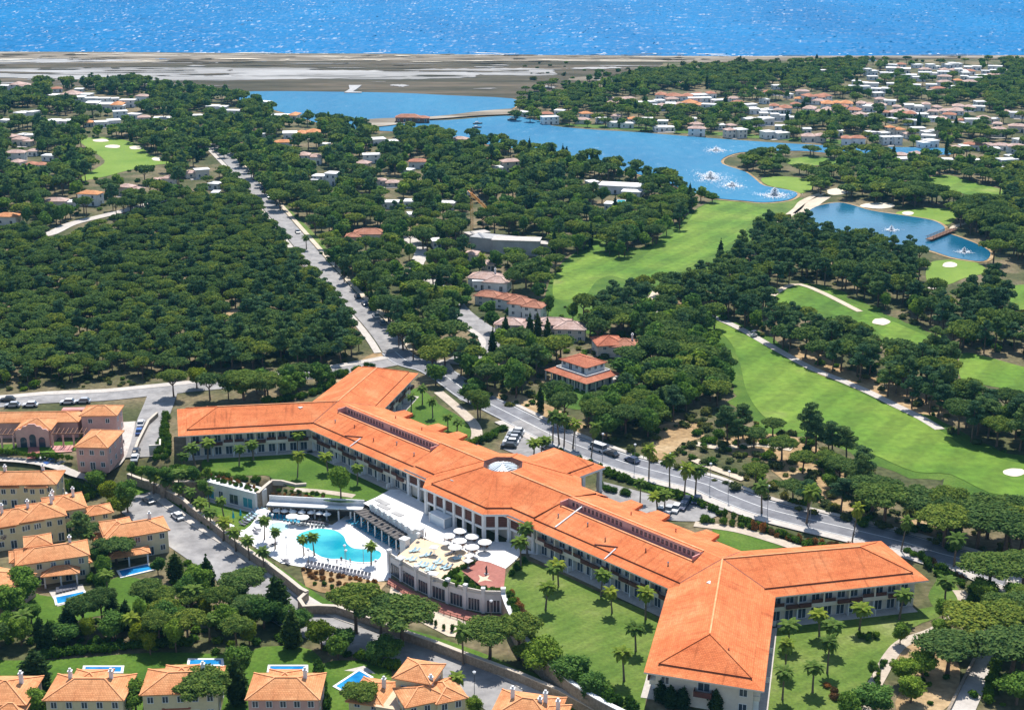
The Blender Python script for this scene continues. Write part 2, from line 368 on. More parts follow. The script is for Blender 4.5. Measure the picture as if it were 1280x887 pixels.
def sheet_world(name, pts, z, mat, label, cat, kind='structure', thick=0., parent=None):
    SHEETN[0] += 1; z = z+.0045*(SHEETN[0] % 9)
    P = [(p[0], p[1], z) for p in pts]
    tris = tessellate(P)
    def up(t):
        a, b, c = (P[i] for i in t); return t if (b[0]-a[0])*(c[1]-a[1])-(b[1]-a[1])*(c[0]-a[0]) > 0 else t[::-1]
    b = MB(); b.v = list(P); b.f = [up(tuple(t)) for t in tris]; b.m = [0]*len(b.f)
    if thick:
        n = len(P); b.v += [(p[0], p[1], p[2]-thick) for p in P]
        for i in range(n):
            j = (i+1) % n; b.f.append((i, j, n+j, n+i)); b.m.append(0)
    o = b.ob(name, mat, parent)
    return tag(o, label, cat, kind=kind)
def sheet(name, px, z, off, mat, label, cat, sm=4, kind='structure', thick=0.):
    if sm: px = smooth(px, sm)
    return sheet_world(name, [G(p[0], p[1], z) for p in px], z+off, mat, label, cat, kind, thick)
def strip(name, px, width, off, mat, label, cat, sm=5, z=None, kind='structure', side=0., parent=None, world=False, thick=.0, prof=None):
    """a ribbon of given width along a line of pixels, draped on the ground; side shifts it sideways"""
    if world: W_ = [tuple(p) for p in px]
    else: W_ = [GP(*p)[:2] if z is None else G(p[0], p[1], z) for p in px]
    if sm: W_ = smooth(W_, sm, False)
    b = MB(); n = len(W_)
    for i, p in enumerate(W_):
        a, c = W_[max(i-1, 0)], W_[min(i+1, n-1)]
        dx, dy = c[0]-a[0], c[1]-a[1]; L = math.hypot(dx, dy) or 1; nx, ny = dy/L, -dx/L
        wd = width if not callable(width) else width(i/(n-1))
        for s in (-.5, .5):
            x, y = p[0]+nx*(s*wd+side), p[1]+ny*(s*wd+side)
            b.v.append((x, y, (h1(p[0], p[1]) if z is None else z)+off))
    for i in range(n-1): b.f.append((2*i, 2*i+1, 2*i+3, 2*i+2)); b.m.append(0)
    if thick:
        k = len(b.v); b.v += [(v[0], v[1], v[2]-thick) for v in b.v]
        for i in range(n-1):
            b.f.append((2*i, 2*i+2, k+2*i+2, k+2*i)); b.m.append(0); b.f.append((2*i+1, k+2*i+1, k+2*i+3, 2*i+3)); b.m.append(0)
    # make faces look up
    if b.f:
        q = b.f[0]; A, B_, C_ = (Vector(b.v[q[i]]) for i in range(3))
        if (B_-A).cross(C_-A).z < 0: b.f = [f[::-1] for f in b.f]
    o = b.ob(name, mat, parent)
    return tag(o, label, cat, kind=kind) if parent is None else o
OPEN = []      # areas of the photograph that must stay free of tree crowns
OPENBASE = []  # areas where no trunk may stand
def opn(px): OPEN.append([tuple(p) for p in px])
def ell(cx, cy_, rx, ry, n=14, wob=.12, seed=0):
    r = random.Random(seed+int(cx*7+cy_)); return [(cx+rx*math.cos(2*math.pi*k/n)*(1+r.uniform(-wob, wob)), cy_+ry*math.sin(2*math.pi*k/n)*(1+r.uniform(-wob, wob))) for k in range(n)]
# sea and shore
def make_sea():
    # choppy near water as real little waves, running out flat to the horizon
    y0, y1, sx, sy = 1336., 2450., 2.2, 3.6; X1 = 1020.
    xs = np.arange(-X1, X1+.1, sx); ys = np.arange(y0, y1+.1, sy); X, Y = np.meshgrid(xs, ys); rg = np.random.default_rng(9)
    X2 = X+rg.uniform(-.4, .4, X.shape)*sx; Y2 = Y+rg.uniform(-.4, .4, Y.shape)*sy
    nz = rg.normal(size=X.shape); nz = sum(np.roll(nz, q, 1) for q in range(6))/2.45; Z = -1+nz*.72+.5*np.sin(Y*.11+.8*np.sin(X*.01)+X*.03); Z = np.minimum(Z, -.2+np.abs(Z)*.4); Z[0] = -2.5
    edge = (np.abs(X) > X1-.1) | (Y > ys[-1]-.1); X2[edge] = X[edge]; Y2[edge] = Y[edge]; Z[edge] = -1
    nx, ny = len(xs), len(ys); i = (np.arange(nx-1)[None, :]+nx*np.arange(ny-1)[:, None]).ravel()
    T = np.concatenate([np.stack([i, i+1, i+1+nx], 1), np.stack([i, i+1+nx, i+nx], 1)])
    V = np.stack([X2.ravel(), Y2.ravel(), Z.ravel()], 1); nv = len(V)
    xa, xb, ye = float(xs[0]), float(xs[-1]), float(ys[-1])
    V = np.concatenate([V, [(-7000, y0, -1), (xa, y0, -1), (xa, ye, -1), (-7000, ye, -1), (xb, y0, -1), (7000, y0, -1), (7000, ye, -1), (xb, ye, -1), (-7000, 9000, -1), (7000, 9000, -1)]])
    a = nv; T = np.concatenate([T, [(a, a+1, a+2), (a, a+2, a+3), (a+4, a+5, a+6), (a+4, a+6, a+7), (a+3, a+6, a+9), (a+3, a+9, a+8)]])
    me = bpy.data.meshes.new('sea'); me.vertices.add(len(V)); me.vertices.foreach_set('co', V.ravel()); me.loops.add(T.size); me.loops.foreach_set('vertex_index', T.ravel().astype(np.int32)); me.polygons.add(len(T)); me.polygons.foreach_set('loop_start', np.arange(0, T.size, 3)); me.update(calc_edges=True); me.validate()
    me.materials.append(MT['sea']); return mob('sea', me)
tag(make_sea(), 'bright blue glittering sea beyond the beach', 'sea', kind='structure')
sw = [G(*p) for p in smooth(SHORE, 10, False)]
b = MB(); rr = random.Random(3)
for i in range(len(sw)-1):
    if abs(sw[i][0]) > 1500: continue
    for k in range(3):
        if rr.random() < .3: continue
        x0, y0 = sw[i]; x1, y1 = sw[i+1]
        t0, t1 = k/3, (k+1)/3; w0 = rr.uniform(1, 5); y_ = rr.uniform(0, 3)
        xa, ya, xb, yb = x0+(x1-x0)*t0, y0+(y1-y0)*t0, x0+(x1-x0)*t1, y0+(y1-y0)*t1
        b.poly([(xa, ya+1+y_, -.93), (xb, yb+1+y_, -.93), (xb, yb+1+y_+w0, -.93), (xa, ya+1+y_+w0*.6, -.93)])
        if rr.random() < .25:
            yy = rr.uniform(16, 34); b.poly([(xa, ya+yy, -.93), (xb, yb+yy, -.93), (xb, yb+yy+rr.uniform(2, 5), -.93), (xa, ya+yy+rr.uniform(1, 4), -.93)])
tag(b.ob('surf', MT['foam']), 'white line of surf breaking along the beach', 'surf', kind='stuff')
def jig(px, a, n=5, seed=1):
    r = random.Random(seed); q = smooth(px, n); return [(p[0]+r.uniform(-a*4, a*4), p[1]+r.uniform(-a, a)) for p in q]
sheet('beach', [(-1200,66),(0,65.5),(320,67.5),(640,69.2),(900,70.6),(1280,69.5),(2400,68),(2400,71),(1280,73),(1000,76),(860,78),(640,76.5),(320,77),(0,80),(-1200,84)], 0, .25, MT['beach'], 'pale dune and beach strip along the sea', 'beach')
sheet_world('salt_marsh', [G(*p) for p in jig([(-1200,80),(0,76),(320,74.5),(640,74.5),(820,76),(800,90),(745,104),(700,113),(640,125),(560,120),(420,115.6),(300,114),(170,110),(0,108),(-1200,125)], .3)], .12, MT['marsh'], 'brown salt marsh between the lagoon and the dunes', 'marsh', 'structure')
for i, (nm, px) in enumerate([
 ('long pale tidal channel across the salt marsh', [(-900,90),(-200,88),(0,86.5),(120,85),(260,85),(390,85.5),(395,88),(480,88.5),(560,86.5),(640,87),(690,90),(686,95),(600,94),(590,97),(520,99.5),(400,99),(300,101),(180,101),(160,103),(100,100),(0,97.5),(-200,100),(-900,106)]),
 ('pale tidal pool east of the long channel', [(600,87.5),(650,86),(690,88),(680,92),(640,92)]),
 ('pale wet streak among the dunes behind the beach', [(-400,76),(0,74.5),(60,73.5),(180,76),(60,79),(0,79.5),(-400,83)]),
 ('small pale tidal pool by the jetty', [(488,107),(500,106.3),(511,107.6),(500,109)]),
 ('thin wet streak by the eastern marsh', [(668,108),(692,108.8),(690,111),(670,109.8)]),
 ('thin pale creek by the pine hill', [(708,86),(760,84.6),(776,86),(740,87.2)]),
 ('narrow pale flat below the pine hill', [(745,100),(780,99),(845,101.5),(842,104),(780,103),(750,102)])]):
    sheet_world('tidal_flat', [G(*p) for p in jig(px, .45, 9, i)], .3+.04*i, MT['mud'], nm, 'tidal flat', 'structure')
sheet('jetty', [(436,108),(452,108),(447,112),(441,116),(452,116.5),(452,117.5),(430,117.3),(437,113)], 0, 1.0, MT['concrete'], 'pale concrete boat ramp at the lagoon edge', 'ramp', 0, thick=1.2)
sheet('island_sand', [(715,98),(740,96.5),(760,99),(735,101.5),(712,101)], 0, .35, MT['beach'], 'sandy patch among the marsh', 'sand')
def patches(name, n, box, wr, hr, mat, z, label, cat, seed):
    r = random.Random(seed); b = MB()
    for k in range(n):
        cx, cy_ = r.uniform(box[0], box[1]), r.uniform(box[2], box[3]); rx, ry = r.uniform(*wr)*(.3+r.random()), r.uniform(*hr); m_ = 18; ph = r.uniform(0, 6)
        pts = []
        for i in range(m_):
            t = 2*math.pi*i/m_; q = 1+.35*math.sin(2*t+ph)+.25*math.sin(5*t+ph*2)+r.uniform(-.15, .15); pts.append((*G(cx+rx*q*math.cos(t), cy_+ry*q*math.sin(t)), z+.003*k))
        b.poly(pts[::-1])
    tag(b.ob(name, mat), label, cat, kind='stuff')
patches('marsh_pools', 46, (-80, 820, 77, 112), (8, 42), (.15, .6), MT['mud'], .5, 'scattered pale tidal pools in the salt marsh', 'tidal pools', 2)
patches('marsh_islands', 60, (-80, 700, 75, 101), (8, 50), (.15, .7), MT['marsh'], .7, 'dark scrubby islets across the tidal flats', 'marsh islets', 4)
patches('dune_scrub', 70, (-80, 1320, 68.5, 76), (5, 30), (.15, .45), MT['marsh'], .9, 'dark scrub patches on the dunes', 'dune scrub', 6)
patches('dune_sand', 50, (-80, 900, 67.5, 79), (5, 30), (.12, .4), MT['sand'], 1.15, 'bright sand blow-outs among the dunes', 'dune sand', 8)
# lake, lagoon, pond
LAKE = [(290,117),(340,114.8),(420,115.6),(500,117),(560,120),(640,124),(646,132),(632,139),(600,143),(560,147),(520,150),(500,152),(560,151),(610,147),(640,146),(672,151),(690,158),(740,163),(800,166.5),(880,173),(950,178),(1000,181),(1060,184),(1130,185),(1190,187),(1190,194),(1130,194),(1060,194),(1000,189.5),(955,190.5),(925,191.5),(905,198),(903,206),(930,215),(943,224),(955,233),(985,238.5),(997,243.5),(985,251),(955,254),(930,252),(905,250),(880,246),(850,236),(810,222),(760,210),(700,198),(650,188),(600,180),(550,173),(500,166),(450,163),(410,158),(370,146),(330,135),(300,127)]
sheet_world('lake', [G(*p) for p in smooth(LAKE, 3)], .45, MT['lake'], 'blue wind-rippled lake below the villas', 'lake')
LAKEVIS = [(330,118),(560,121),(632,126),(625,139),(520,150),(470,152),(400,143),(350,130)]
opn(LAKEVIS); opn([(520,157),(600,148),(640,150),(660,160),(740,166),(880,176),(985,182),(960,188),(925,190),(900,198),(902,207),(930,217),(950,236),(990,244),(980,249),(930,248),(905,243),(880,233),(850,217),(800,203),(700,182),(600,166)])
PONDP = [(1006,270),(1020,259),(1045,254),(1062,256),(1090,264),(1130,270),(1165,276),(1180,284),(1182,291),(1202,298),(1226,308),(1238,317),(1230,327),(1205,325),(1185,321),(1160,313),(1120,306),(1080,300),(1030,293),(1008,284)]
sheet_world('pond', [G(*p) for p in smooth(PONDP, 4)], .3, MT['pond'], 'blue golf course pond with two fountains', 'pond')
opn([(1014,268),(1045,256),(1090,265),(1165,278),(1180,290),(1225,309),(1230,322),(1200,318),(1160,302),(1110,294),(1060,284),(1020,279)])
def bank(px, mat, lab, wd=3.2):
    W_ = smooth([G(*p) for p in px], 3); c = (sum(p[0] for p in W_)/len(W_), sum(p[1] for p in W_)/len(W_))
    strip('shore', W_+[W_[0]], wd, .2, mat, lab, 'shore', 0, z=0, world=True)
bank(PONDP, MT['soil'], 'bare earth bank round the golf pond')
bank(LAKE, MT['soil'], 'thin earth rim round the lake')
sheet('sandbar', [(446,158),(452,152),(480,149.5),(520,148.5),(560,145.5),(600,140.5),(640,137.5),(655,140),(640,144),(600,146),(560,149),(525,152),(505,156),(470,160)], 0, .9, MT['beach'], 'sandy spit with beach huts dividing the lake', 'sandbar')
opn([(450,153),(560,146),(635,138),(635,143),(560,149),(480,158),(455,158)])
# golf: fairways, greens, bunkers
def grass(name, px, mat, lab, off=.10, sm=3, op=True):
    sheet(name, px, 0, off, mat, lab, 'grass', sm)
    if op: opn(px)
FA = [(692,352),(705,332),(725,325),(747,303),(757,322),(790,330),(825,303),(855,283),(872,262),(900,252),(945,254),(1000,250),(985,262),(947,271),(928,292),(897,315),(875,327),(852,340),(820,347),(790,352),(765,345),(745,352),(730,370),(695,374)]
grass('fairway', FA, MT['fairway'], 'sunlit fairway running down to the lake')
sheet('fairway_rough', [(680,400),(690,345),(720,315),(750,296),(800,310),(850,275),(905,247),(1005,248),(1000,262),(950,285),(935,305),(890,335),(840,362),(790,372),(730,400)], 0, .05, MT['lawn'], 'darker rough grass round the lake fairway', 'grass')
def rough(px, k, lab):
    cx = sum(p[0] for p in px)/len(px); cy_ = sum(p[1] for p in px)/len(px); r = random.Random(len(px)); W_ = [G(*p) for p in smooth(px, 3)]
    ar = sum(W_[i][0]*W_[(i+1) % len(W_)][1]-W_[(i+1) % len(W_)][0]*W_[i][1] for i in range(len(W_)))
    if ar < 0: W_ = W_[::-1]
    n = len(W_); out = []
    for i in range(n):
        a, c = W_[i-1], W_[(i+1) % n]; dx, dy = c[0]-a[0], c[1]-a[1]; L = math.hypot(dx, dy) or 1; q = k*r.uniform(.5, 1.3); out.append((W_[i][0]+dy/L*q, W_[i][1]-dx/L*q))
    sheet_world('rough', out, .045, MT['lawn'], lab, 'grass')
FB = [(882,396),(896,401),(942,424),(998,456),(1070,489),(1122,512),(1175,538),(1204,558),(1253,574),(1330,590),(1440,610),(1440,660),(1340,640),(1280,622),(1237,616),(1188,593),(1145,590),(1103,573),(1070,556),(1057,536),(998,541),(978,537),(952,518),(936,495),(930,478),(925,455),(914,429),(895,411)]
grass('fairway', FB, MT['fairway'], 'long broad fairway beside the pale cart path')
rough(FB, 6, 'darker rough grass edging the long broad fairway')
FC = [(965,371),(997,359),(1035,362),(1042,372),(1072,382),(1100,395),(1135,410),(1165,425),(1150,436),(1110,424),(1090,411),(1060,398),(1022,390),(985,382)]
rough(FC, 5, 'darker rough grass edging the curved fairway')
grass('fairway', FC, MT['fairway'], 'curved fairway with a kidney shaped bunker among pines')
grass('fairway', [(1200,446),(1217,442),(1280,459),(1320,468),(1320,495),(1280,490),(1240,483),(1201,473)], MT['fairway'], 'narrow fairway beyond the row of pines and soil')
grass('fairway', [(1258,360),(1285,356),(1320,362),(1320,392),(1280,390),(1262,376)], MT['fairway'], 'bright fairway end past the tall pine wood')
grass('putting_green', [(1157,343),(1162,330),(1172,326),(1200,325),(1222,329),(1233,340),(1205,348),(1185,356),(1163,356)], MT['green'], 'putting green between the pond and the pines')
grass('putting_green', [(1120,266),(1135,263),(1160,260),(1190,263),(1194,275),(1180,281),(1150,273),(1125,271)], MT['green'], 'putting green on the far bank of the pond')
grass('fairway', [(1158,224),(1185,219),(1220,229),(1258,240),(1232,248),(1195,240),(1165,233)], MT['fairway'], 'small fairway glimpsed between umbrella pines')
grass('fairway', [(952,223),(985,221),(1012,226),(1016,236),(1000,242),(985,237),(960,232)], MT['green'], 'green lawn point jutting into the lake')
grass('fairway', [(980,200),(1020,196),(1052,203),(1020,207),(990,206)], MT['fairway'], 'strip of fairway behind the lake point pines')
grass('fairway', [(930,253),(990,251),(1015,246),(1028,246),(1010,262),(990,272),(960,262)], MT['lawn2'], 'dry grass bank between the lake and the pond', .13)
grass('fairway', [(98,175),(115,172),(146,173),(177,183),(187,194),(213,198),(216,204),(190,207),(157,214),(131,221),(95,227),(120,211),(131,201),(111,186)], MT['green'], 'green with four bunkers among pines by white apartments')
for lab, c in (('pale bunker beside the long broad fairway', (1268,591,14,5)), ('kidney shaped bunker on the curved fairway', (1101,402.5,11,4.2)), ('white bunker cutting into the pond green', (1187,331.5,9,3.4)), ('pale bunker below the pond green', (1166,358,8,3.6)), ('small bunker on the far pond bank', (1135,267,7,2.6)), ('long sandy waste area on the far pond bank', (1098,257.5,22,3.6)),
 ('upper bunker of the green by white apartments', (126,176,10,2)), ('middle bunker of the green by white apartments', (141,183.5,10,2)), ('third bunker of the green by white apartments', (169,185,8,2.2)), ('tan bunker at the low end of the green by white apartments', (198,199,8,2.6)), ('sandy patch by the lake dam', (1046,240,13,4))):
    sheet('bunker', ell(*c), 0, .2, MT['sand'], lab, 'bunker', 3)
opn(ell(1098,257.5,22,3.6)); opn(ell(1046,240,13,4))
# soil patches
for lab, px in (('bare pine-needle earth strip beside the cart path', [(985,440),(1010,436),(1060,462),(1120,480),(1180,497),(1260,520),(1258,530),(1190,520),(1150,517),(1090,495),(1050,478),(1010,462)]),
 ('orange sandy clearing in the scrub by the hotel road', [(820,535),(845,528),(872,530),(880,545),(850,556),(842,568),(825,575),(812,562)]),
 ('tan earth around the pines above the hotel road', [(900,545),(990,545),(1040,575),(1060,600),(1020,590),(960,575),(905,565)]),
 ('bare earth under the scrub pines by the road', [(960,580),(1030,590),(1080,610),(1090,645),(1050,640),(1000,615)]),
 ('orange earth bank opposite the hotel car park', [(585,490),(600,482),(640,490),(690,508),(720,525),(760,545),(735,549),(690,530),(640,512),(600,502)]),
 ('sandy gap at the roadside by the wide umbrella pines', [(1140,650),(1165,652),(1168,668),(1145,668)]),
 ('sandy opening in the tall pine wood', [(820,382),(870,372),(905,372),(900,390),(850,395)]),
 ('bare soil below the avenue at the junction', [(430,465),(470,440),(480,450),(455,470),(420,478)]),
 ('bare clearing in the avenue pine wood', [(283,391),(300,386),(306,391),(288,399)]), ('small bare clearing in the avenue pine wood', [(208,413),(225,407),(229,411),(212,416)]),
 ('stony garden soil under the pines by the lower lane', [(1120,815),(1150,800),(1190,815),(1200,850),(1180,887),(1120,887),(1130,850)])):
    sheet('bare_soil', px, 0, .08, MT['soil'], lab, 'soil', 3)
OPENBASE.append([(820,535),(872,530),(880,545),(842,568),(812,562)])
opn([(283,391),(300,386),(306,391),(288,399)]); opn([(825,540),(870,532),(845,565),(820,572)])
# hotel lawns
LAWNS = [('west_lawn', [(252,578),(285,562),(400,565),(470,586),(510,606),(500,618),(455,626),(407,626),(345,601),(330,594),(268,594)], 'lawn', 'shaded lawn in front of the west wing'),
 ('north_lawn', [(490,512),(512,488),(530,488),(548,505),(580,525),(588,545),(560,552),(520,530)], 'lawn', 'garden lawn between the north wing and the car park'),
 ('front_lawn', [(628,742),(634,718),(650,700),(690,712),(745,738),(835,780),(822,830),(808,865),(800,905),(745,872),(700,842),(660,803),(640,770)], 'lawn2', 'sunlit lawn with palms in front of the main wing'),
 ('east_lawn', [(930,905),(945,880),(968,778),(1060,770),(1165,758),(1185,728),(1200,740),(1198,752),(1175,770),(1140,785),(1113,815),(1095,850),(1080,887),(1070,920)], 'lawn2', 'sunlit lawn with palms before the east wing'),
 ('east_end_lawn', [(1160,745),(1172,720),(1150,702),(1165,704),(1190,724),(1200,742),(1196,756),(1178,768)], 'lawn2', 'lawn round the end wall of the east wing'),
 ('road_lawn', [(890,662),(930,660),(985,678),(965,686),(915,690)], 'lawn', 'small lawn behind the hotel near the road'),
 ('road_verge', [(770,592),(800,598),(880,622),(892,628),(860,626),(800,612)], 'lawn', 'grass verge between the hotel drive and the road')]
for nm, px, mt, lab in LAWNS:
    sheet(nm, px, 0, .06, MT[mt], lab, 'lawn', 3); 
    if nm in ('front_lawn', 'east_lawn', 'west_lawn', 'north_lawn'): OPENBASE.append(px)
for nm, px, mt, lab in (('verge', [(350,258),(362,262),(400,300),(412,320),(400,314),(378,288)], 'lawn2', 'grass verge along the straight avenue'),
 ('villa_lawn', [(672,490),(700,478),(740,492),(770,482),(800,490),(770,508),(720,512),(680,500)], 'lawn', 'lawn round the two-tier white house'),
 ('garden_lawn', [(660,380),(700,372),(760,400),(750,418),(700,410),(665,395)], 'lawn', 'bright lawn behind the pink roofed villas'),
 ('lakeside_lawn', [(690,154),(740,160),(830,165),(960,174),(1060,181),(1060,176),(960,170),(830,160),(740,156)], 'lawn', 'green gardens of the villas along the lake')):
    sheet(nm, px, 0, .07, MT[mt], lab, 'lawn', 3); opn(px) if nm == 'verge' else None
# lower gardens
for nm, px, mt, lab in (('villa_lawn', [(-60,700),(30,735),(60,745),(110,742),(150,720),(205,735),(215,760),(120,770),(0,800),(-60,800)], 'lawn', 'garden lawn round the two villa pools'),
 ('villa_lawn', [(-60,832),(60,825),(200,815),(300,818),(330,808),(390,812),(410,850),(410,905),(-60,905)], 'lawn', 'back lawns of the row of cream villas'),
 ('villa_lawn', [(398,838),(430,825),(490,835),(470,880),(440,905),(400,905)], 'lawn', 'lawn beside the tilted blue pool'),
 ('street_lawn', [(165,612),(180,606),(205,618),(215,632),(200,640),(180,628)], 'lawn', 'little lawn corner at the top of the lower street'),
 ('wall_lawn', [(388,762),(400,757),(440,770),(452,782),(430,786),(405,776)], 'lawn2', 'grass patch under the umbrella pines by the stone wall'),
 ('pool_lawn', [(243,622),(262,618),(318,640),(306,662),(290,655),(262,640)], 'lawn', 'narrow lawn below the pool pavilion'),
 ('bed', [(640,845),(660,838),(760,885),(740,905),(690,880)], 'lawn', 'grass verge along the lower street by the stone wall')):
    sheet(nm, px, LOW, .07, MT[mt], lab, 'lawn', 3)
# roads
AVE = [(262,176),(285,198),(305,219),(330,249),(362,287),(396,327),(430,366),(461,397),(482,422),(494,440)]
strip('avenue', AVE, 8, .22, MT['asphalt2'], 'long straight avenue through the pine woods', 'road')
strip('pavement', AVE, 2.4, .26, MT['pave'], 'pale pavement along the straight avenue', 'pavement', side=5.6)
strip('pavement', AVE, 2.0, .26, MT['track'], 'sandy footway on the wood side of the avenue', 'pavement', side=-5.4)
opn([(281,196),(288,196),(337,250),(392,316),(432,362),(494,428),(498,455),(484,455),(430,378),(386,325),(325,250)])
MAIN = [(494,440),(510,452),(538,460),(562,474),(590,494),(618,508),(646,522),(680,539),(712,553),(746,566),(786,580),(830,592),(880,605),(903,615),(952,634),(1005,648),(1065,662),(1126,677),(1171,691),(1215,703),(1262,722),(1330,745),(1420,775),(1520,800)]
rd = strip('main_road', MAIN, 9.5, .2, MT['asphalt'], 'grey two-lane road sweeping behind the hotel', 'road')
strip('centre_line', MAIN, .22, .212, MT['line'], None, None, parent=rd)
for s_ in (-4.3, 4.3): strip('edge_line', MAIN, .16, .212, MT['line'], None, None, parent=rd, side=s_)
strip('pavement', MAIN[6:], 2.6, .32, MT['pave'], 'pale pavement on the hotel side of the road', 'pavement', side=6.2, thick=.14)
strip('pavement', MAIN[5:], 1.6, .32, MT['pave'], 'narrow pale kerb on the scrub side of the road', 'pavement', side=-5.7, thick=.14)
opn([(600,500),(650,517),(720,548),(800,578),(880,598),(960,630),(1010,643),(1090,665),(1170,687),(1215,702),(1210,712),(1160,695),(1060,668),(950,642),(870,612),(780,586),(700,555),(640,530)])
LEFT = [(-120,512),(0,504),(60,499),(130,496),(180,491),(240,485),(300,479),(380,470),(440,462),(494,452)]
strip('back_road', LEFT, 7.5, .17, MT['asphalt2'], 'road between the pine wood and the pink complex', 'road')
strip('pavement', LEFT, 3.2, .24, MT['pave'], 'pale sandy shoulder at the foot of the pine wood', 'pavement', side=-5.2)
opn([(0,494),(240,478),(245,486),(200,497),(0,510)]); opn([(180,490),(215,490),(190,560),(168,570),(175,530)])
SIDE = [(205,488),(199,505),(191,525),(183,548),(176,572)]
strip('driveway', SIDE, 8.5, .27, MT['asphalt2'], 'grey driveway climbing past the west wing', 'road')
strip('stepped_path', [(160,528),(156,545),(150,565),(142,580),(125,592),(108,602)], 4.2, .3, MT['pave'], 'pale stepped path beside the pink complex', 'path')
strip('service_lane', [(-60,570),(0,572),(50,576),(95,590),(120,596)], 5, .12, MT['pave'], 'pale lane with parked cars below the pink complex', 'road')
LOWER = [(160,622),(180,638),(212,661),(250,686),(290,714),(335,748),(372,772),(410,789),(470,808),(530,827),(580,846),(620,868),(665,900)]
strip('lower_street', LOWER, 9.5, .12, MT['asphalt2'], 'palm shaded street below the pool garden', 'road', z=LOW)
strip('pavement', LOWER, 2.4, .24, MT['pave'], 'pale pavement on the pool side of the lower street', 'pavement', side=-6.0, z=LOW, thick=.14)
strip('verge', LOWER, 2.0, .1, MT['lawn'], 'grass verge between street palms and stone wall', 'verge', side=-8.2, z=LOW)
opn([(172,625),(215,645),(290,690),(330,725),(305,728),(240,690),(190,655)]); opn([(560,830),(600,838),(640,868),(625,885),(580,850)])
CURVE = [(566,378),(577,391),(595,405),(614,418),(621,428),(617,440),(602,448),(580,452),(560,450)]
strip('villa_road', CURVE, 7, .25, MT['asphalt2'], 'curving road by the pink roofed villas', 'road')
strip('pavement', CURVE, 2.2, .3, MT['pave'], 'pale pavement along the curving villa road', 'pavement', side=4.6)
opn([(578,386),(600,402),(624,424),(622,442),(606,444),(598,425),(580,405)]); opn([(560,445),(575,460),(570,490),(562,488),(565,465)])
strip('villa_road', [(500,292),(520,305),(527,318),(520,332),(528,345),(552,362),(566,378)], 6, .22, MT['pave'], 'pale lane winding between the hidden villas', 'road')
opn([(512,310),(528,308),(530,325),(520,330)])
strip('villa_road', [(30,292),(58,294),(90,280),(130,270),(170,260),(205,250)], 6, .22, MT['pave'], 'pale road at the far edge of the pine wood', 'road')
opn([(55,292),(100,274),(150,262),(152,268),(100,284),(65,297)])
CART = [(800,385),(830,392),(860,388),(895,398),(925,411),(955,428),(985,445),(1015,461),(1050,475),(1085,490),(1115,505),(1150,522),(1175,537)]
strip('cart_path', CART, 3.0, .2, MT['pave'], 'pale golf cart path along the broad fairway', 'path')
opn([(955,425),(1015,455),(1115,500),(1180,535),(1178,540),(1100,503),(1000,462),(950,432)])
for lab, px, w_ in (('pale cart path from the lake dam', [(1028,242),(1005,252),(996,262),(978,276),(970,290)], 4), ('sandy dam track beside the pond', [(1030,246),(1015,256),(1000,268)], 7), ('sandy track through the pines', [(790,385),(812,378),(822,365)], 4),
 ('sandy footpath through the scrub', [(870,555),(905,560),(945,556),(990,562)], 3), ('sandy footpath near the road through scrub', [(868,575),(890,585),(930,600)], 2.5), ('pale path edging the pond pines', [(1075,390),(1000,356),(962,372)], 2.5),
 ('sandy track over the pond bridge', [(1212,278),(1195,283),(1190,287)], 3), ('sandy parking track among the pines by the avenue end', [(180,162),(230,166),(275,178)], 8)):
    strip('track', px, w_, .24, MT['track'], lab, 'path')
for lab, px, w_ in (('winding beige path round the east lawn', [(1198,738),(1205,750),(1202,762),(1185,778),(1165,790),(1130,803),(1113,820),(1102,840),(1090,862),(1075,895)], 2.6), ('beige path round the north lawn', [(548,490),(572,510),(592,530),(596,545),(588,560)], 3),
 ('stepped pale path across the west lawn', [(368,612),(405,615),(440,620),(470,628)], 2.2), ('pale path behind the hotel', [(868,655),(920,662),(970,676),(1010,690)], 3)):
    strip('garden_path', px, w_, .16, MT['path'], lab, 'path')
strip('lower_lane', [(1195,905),(1215,860),(1232,825),(1240,800),(1250,770),(1262,745),(1275,730)], 4.2, .16, MT['pave'], 'pale paved lane at the edge of the east garden', 'road')
strip('lane_wall', [(1178,905),(1200,860),(1218,825),(1228,800)], .5, .7, MT['stone'], 'low stone wall beside the paved lane', 'wall', thick=.9, kind=None)
sheet('lane_forecourt', [(1255,735),(1262,716),(1300,725),(1320,742),(1290,752)], 0, .18, MT['pave'], 'pale paved forecourt beside the lane', 'pavement', 0)
# car parks
sheet('car_park', [(625,560),(640,528),(652,524),(700,548),(720,560),(705,575),(660,575)], 0, .17, MT['asphalt2'], 'hotel entrance car park', 'car park', 0)
sheet('car_park', [(745,602),(790,612),(850,628),(890,632),(905,640),(870,652),(800,645),(760,625)], 0, .17, MT['asphalt2'], 'car park and drive behind the main wing', 'car park', 3)
opn([(630,560),(645,530),(700,550),(690,562)])
sheet('forecourt', [(560,452),(545,452),(530,462),(555,480),(575,500),(590,500),(575,478)], 0, .14, MT['pave'], 'pale pavement at the road junction', 'pavement', 3)
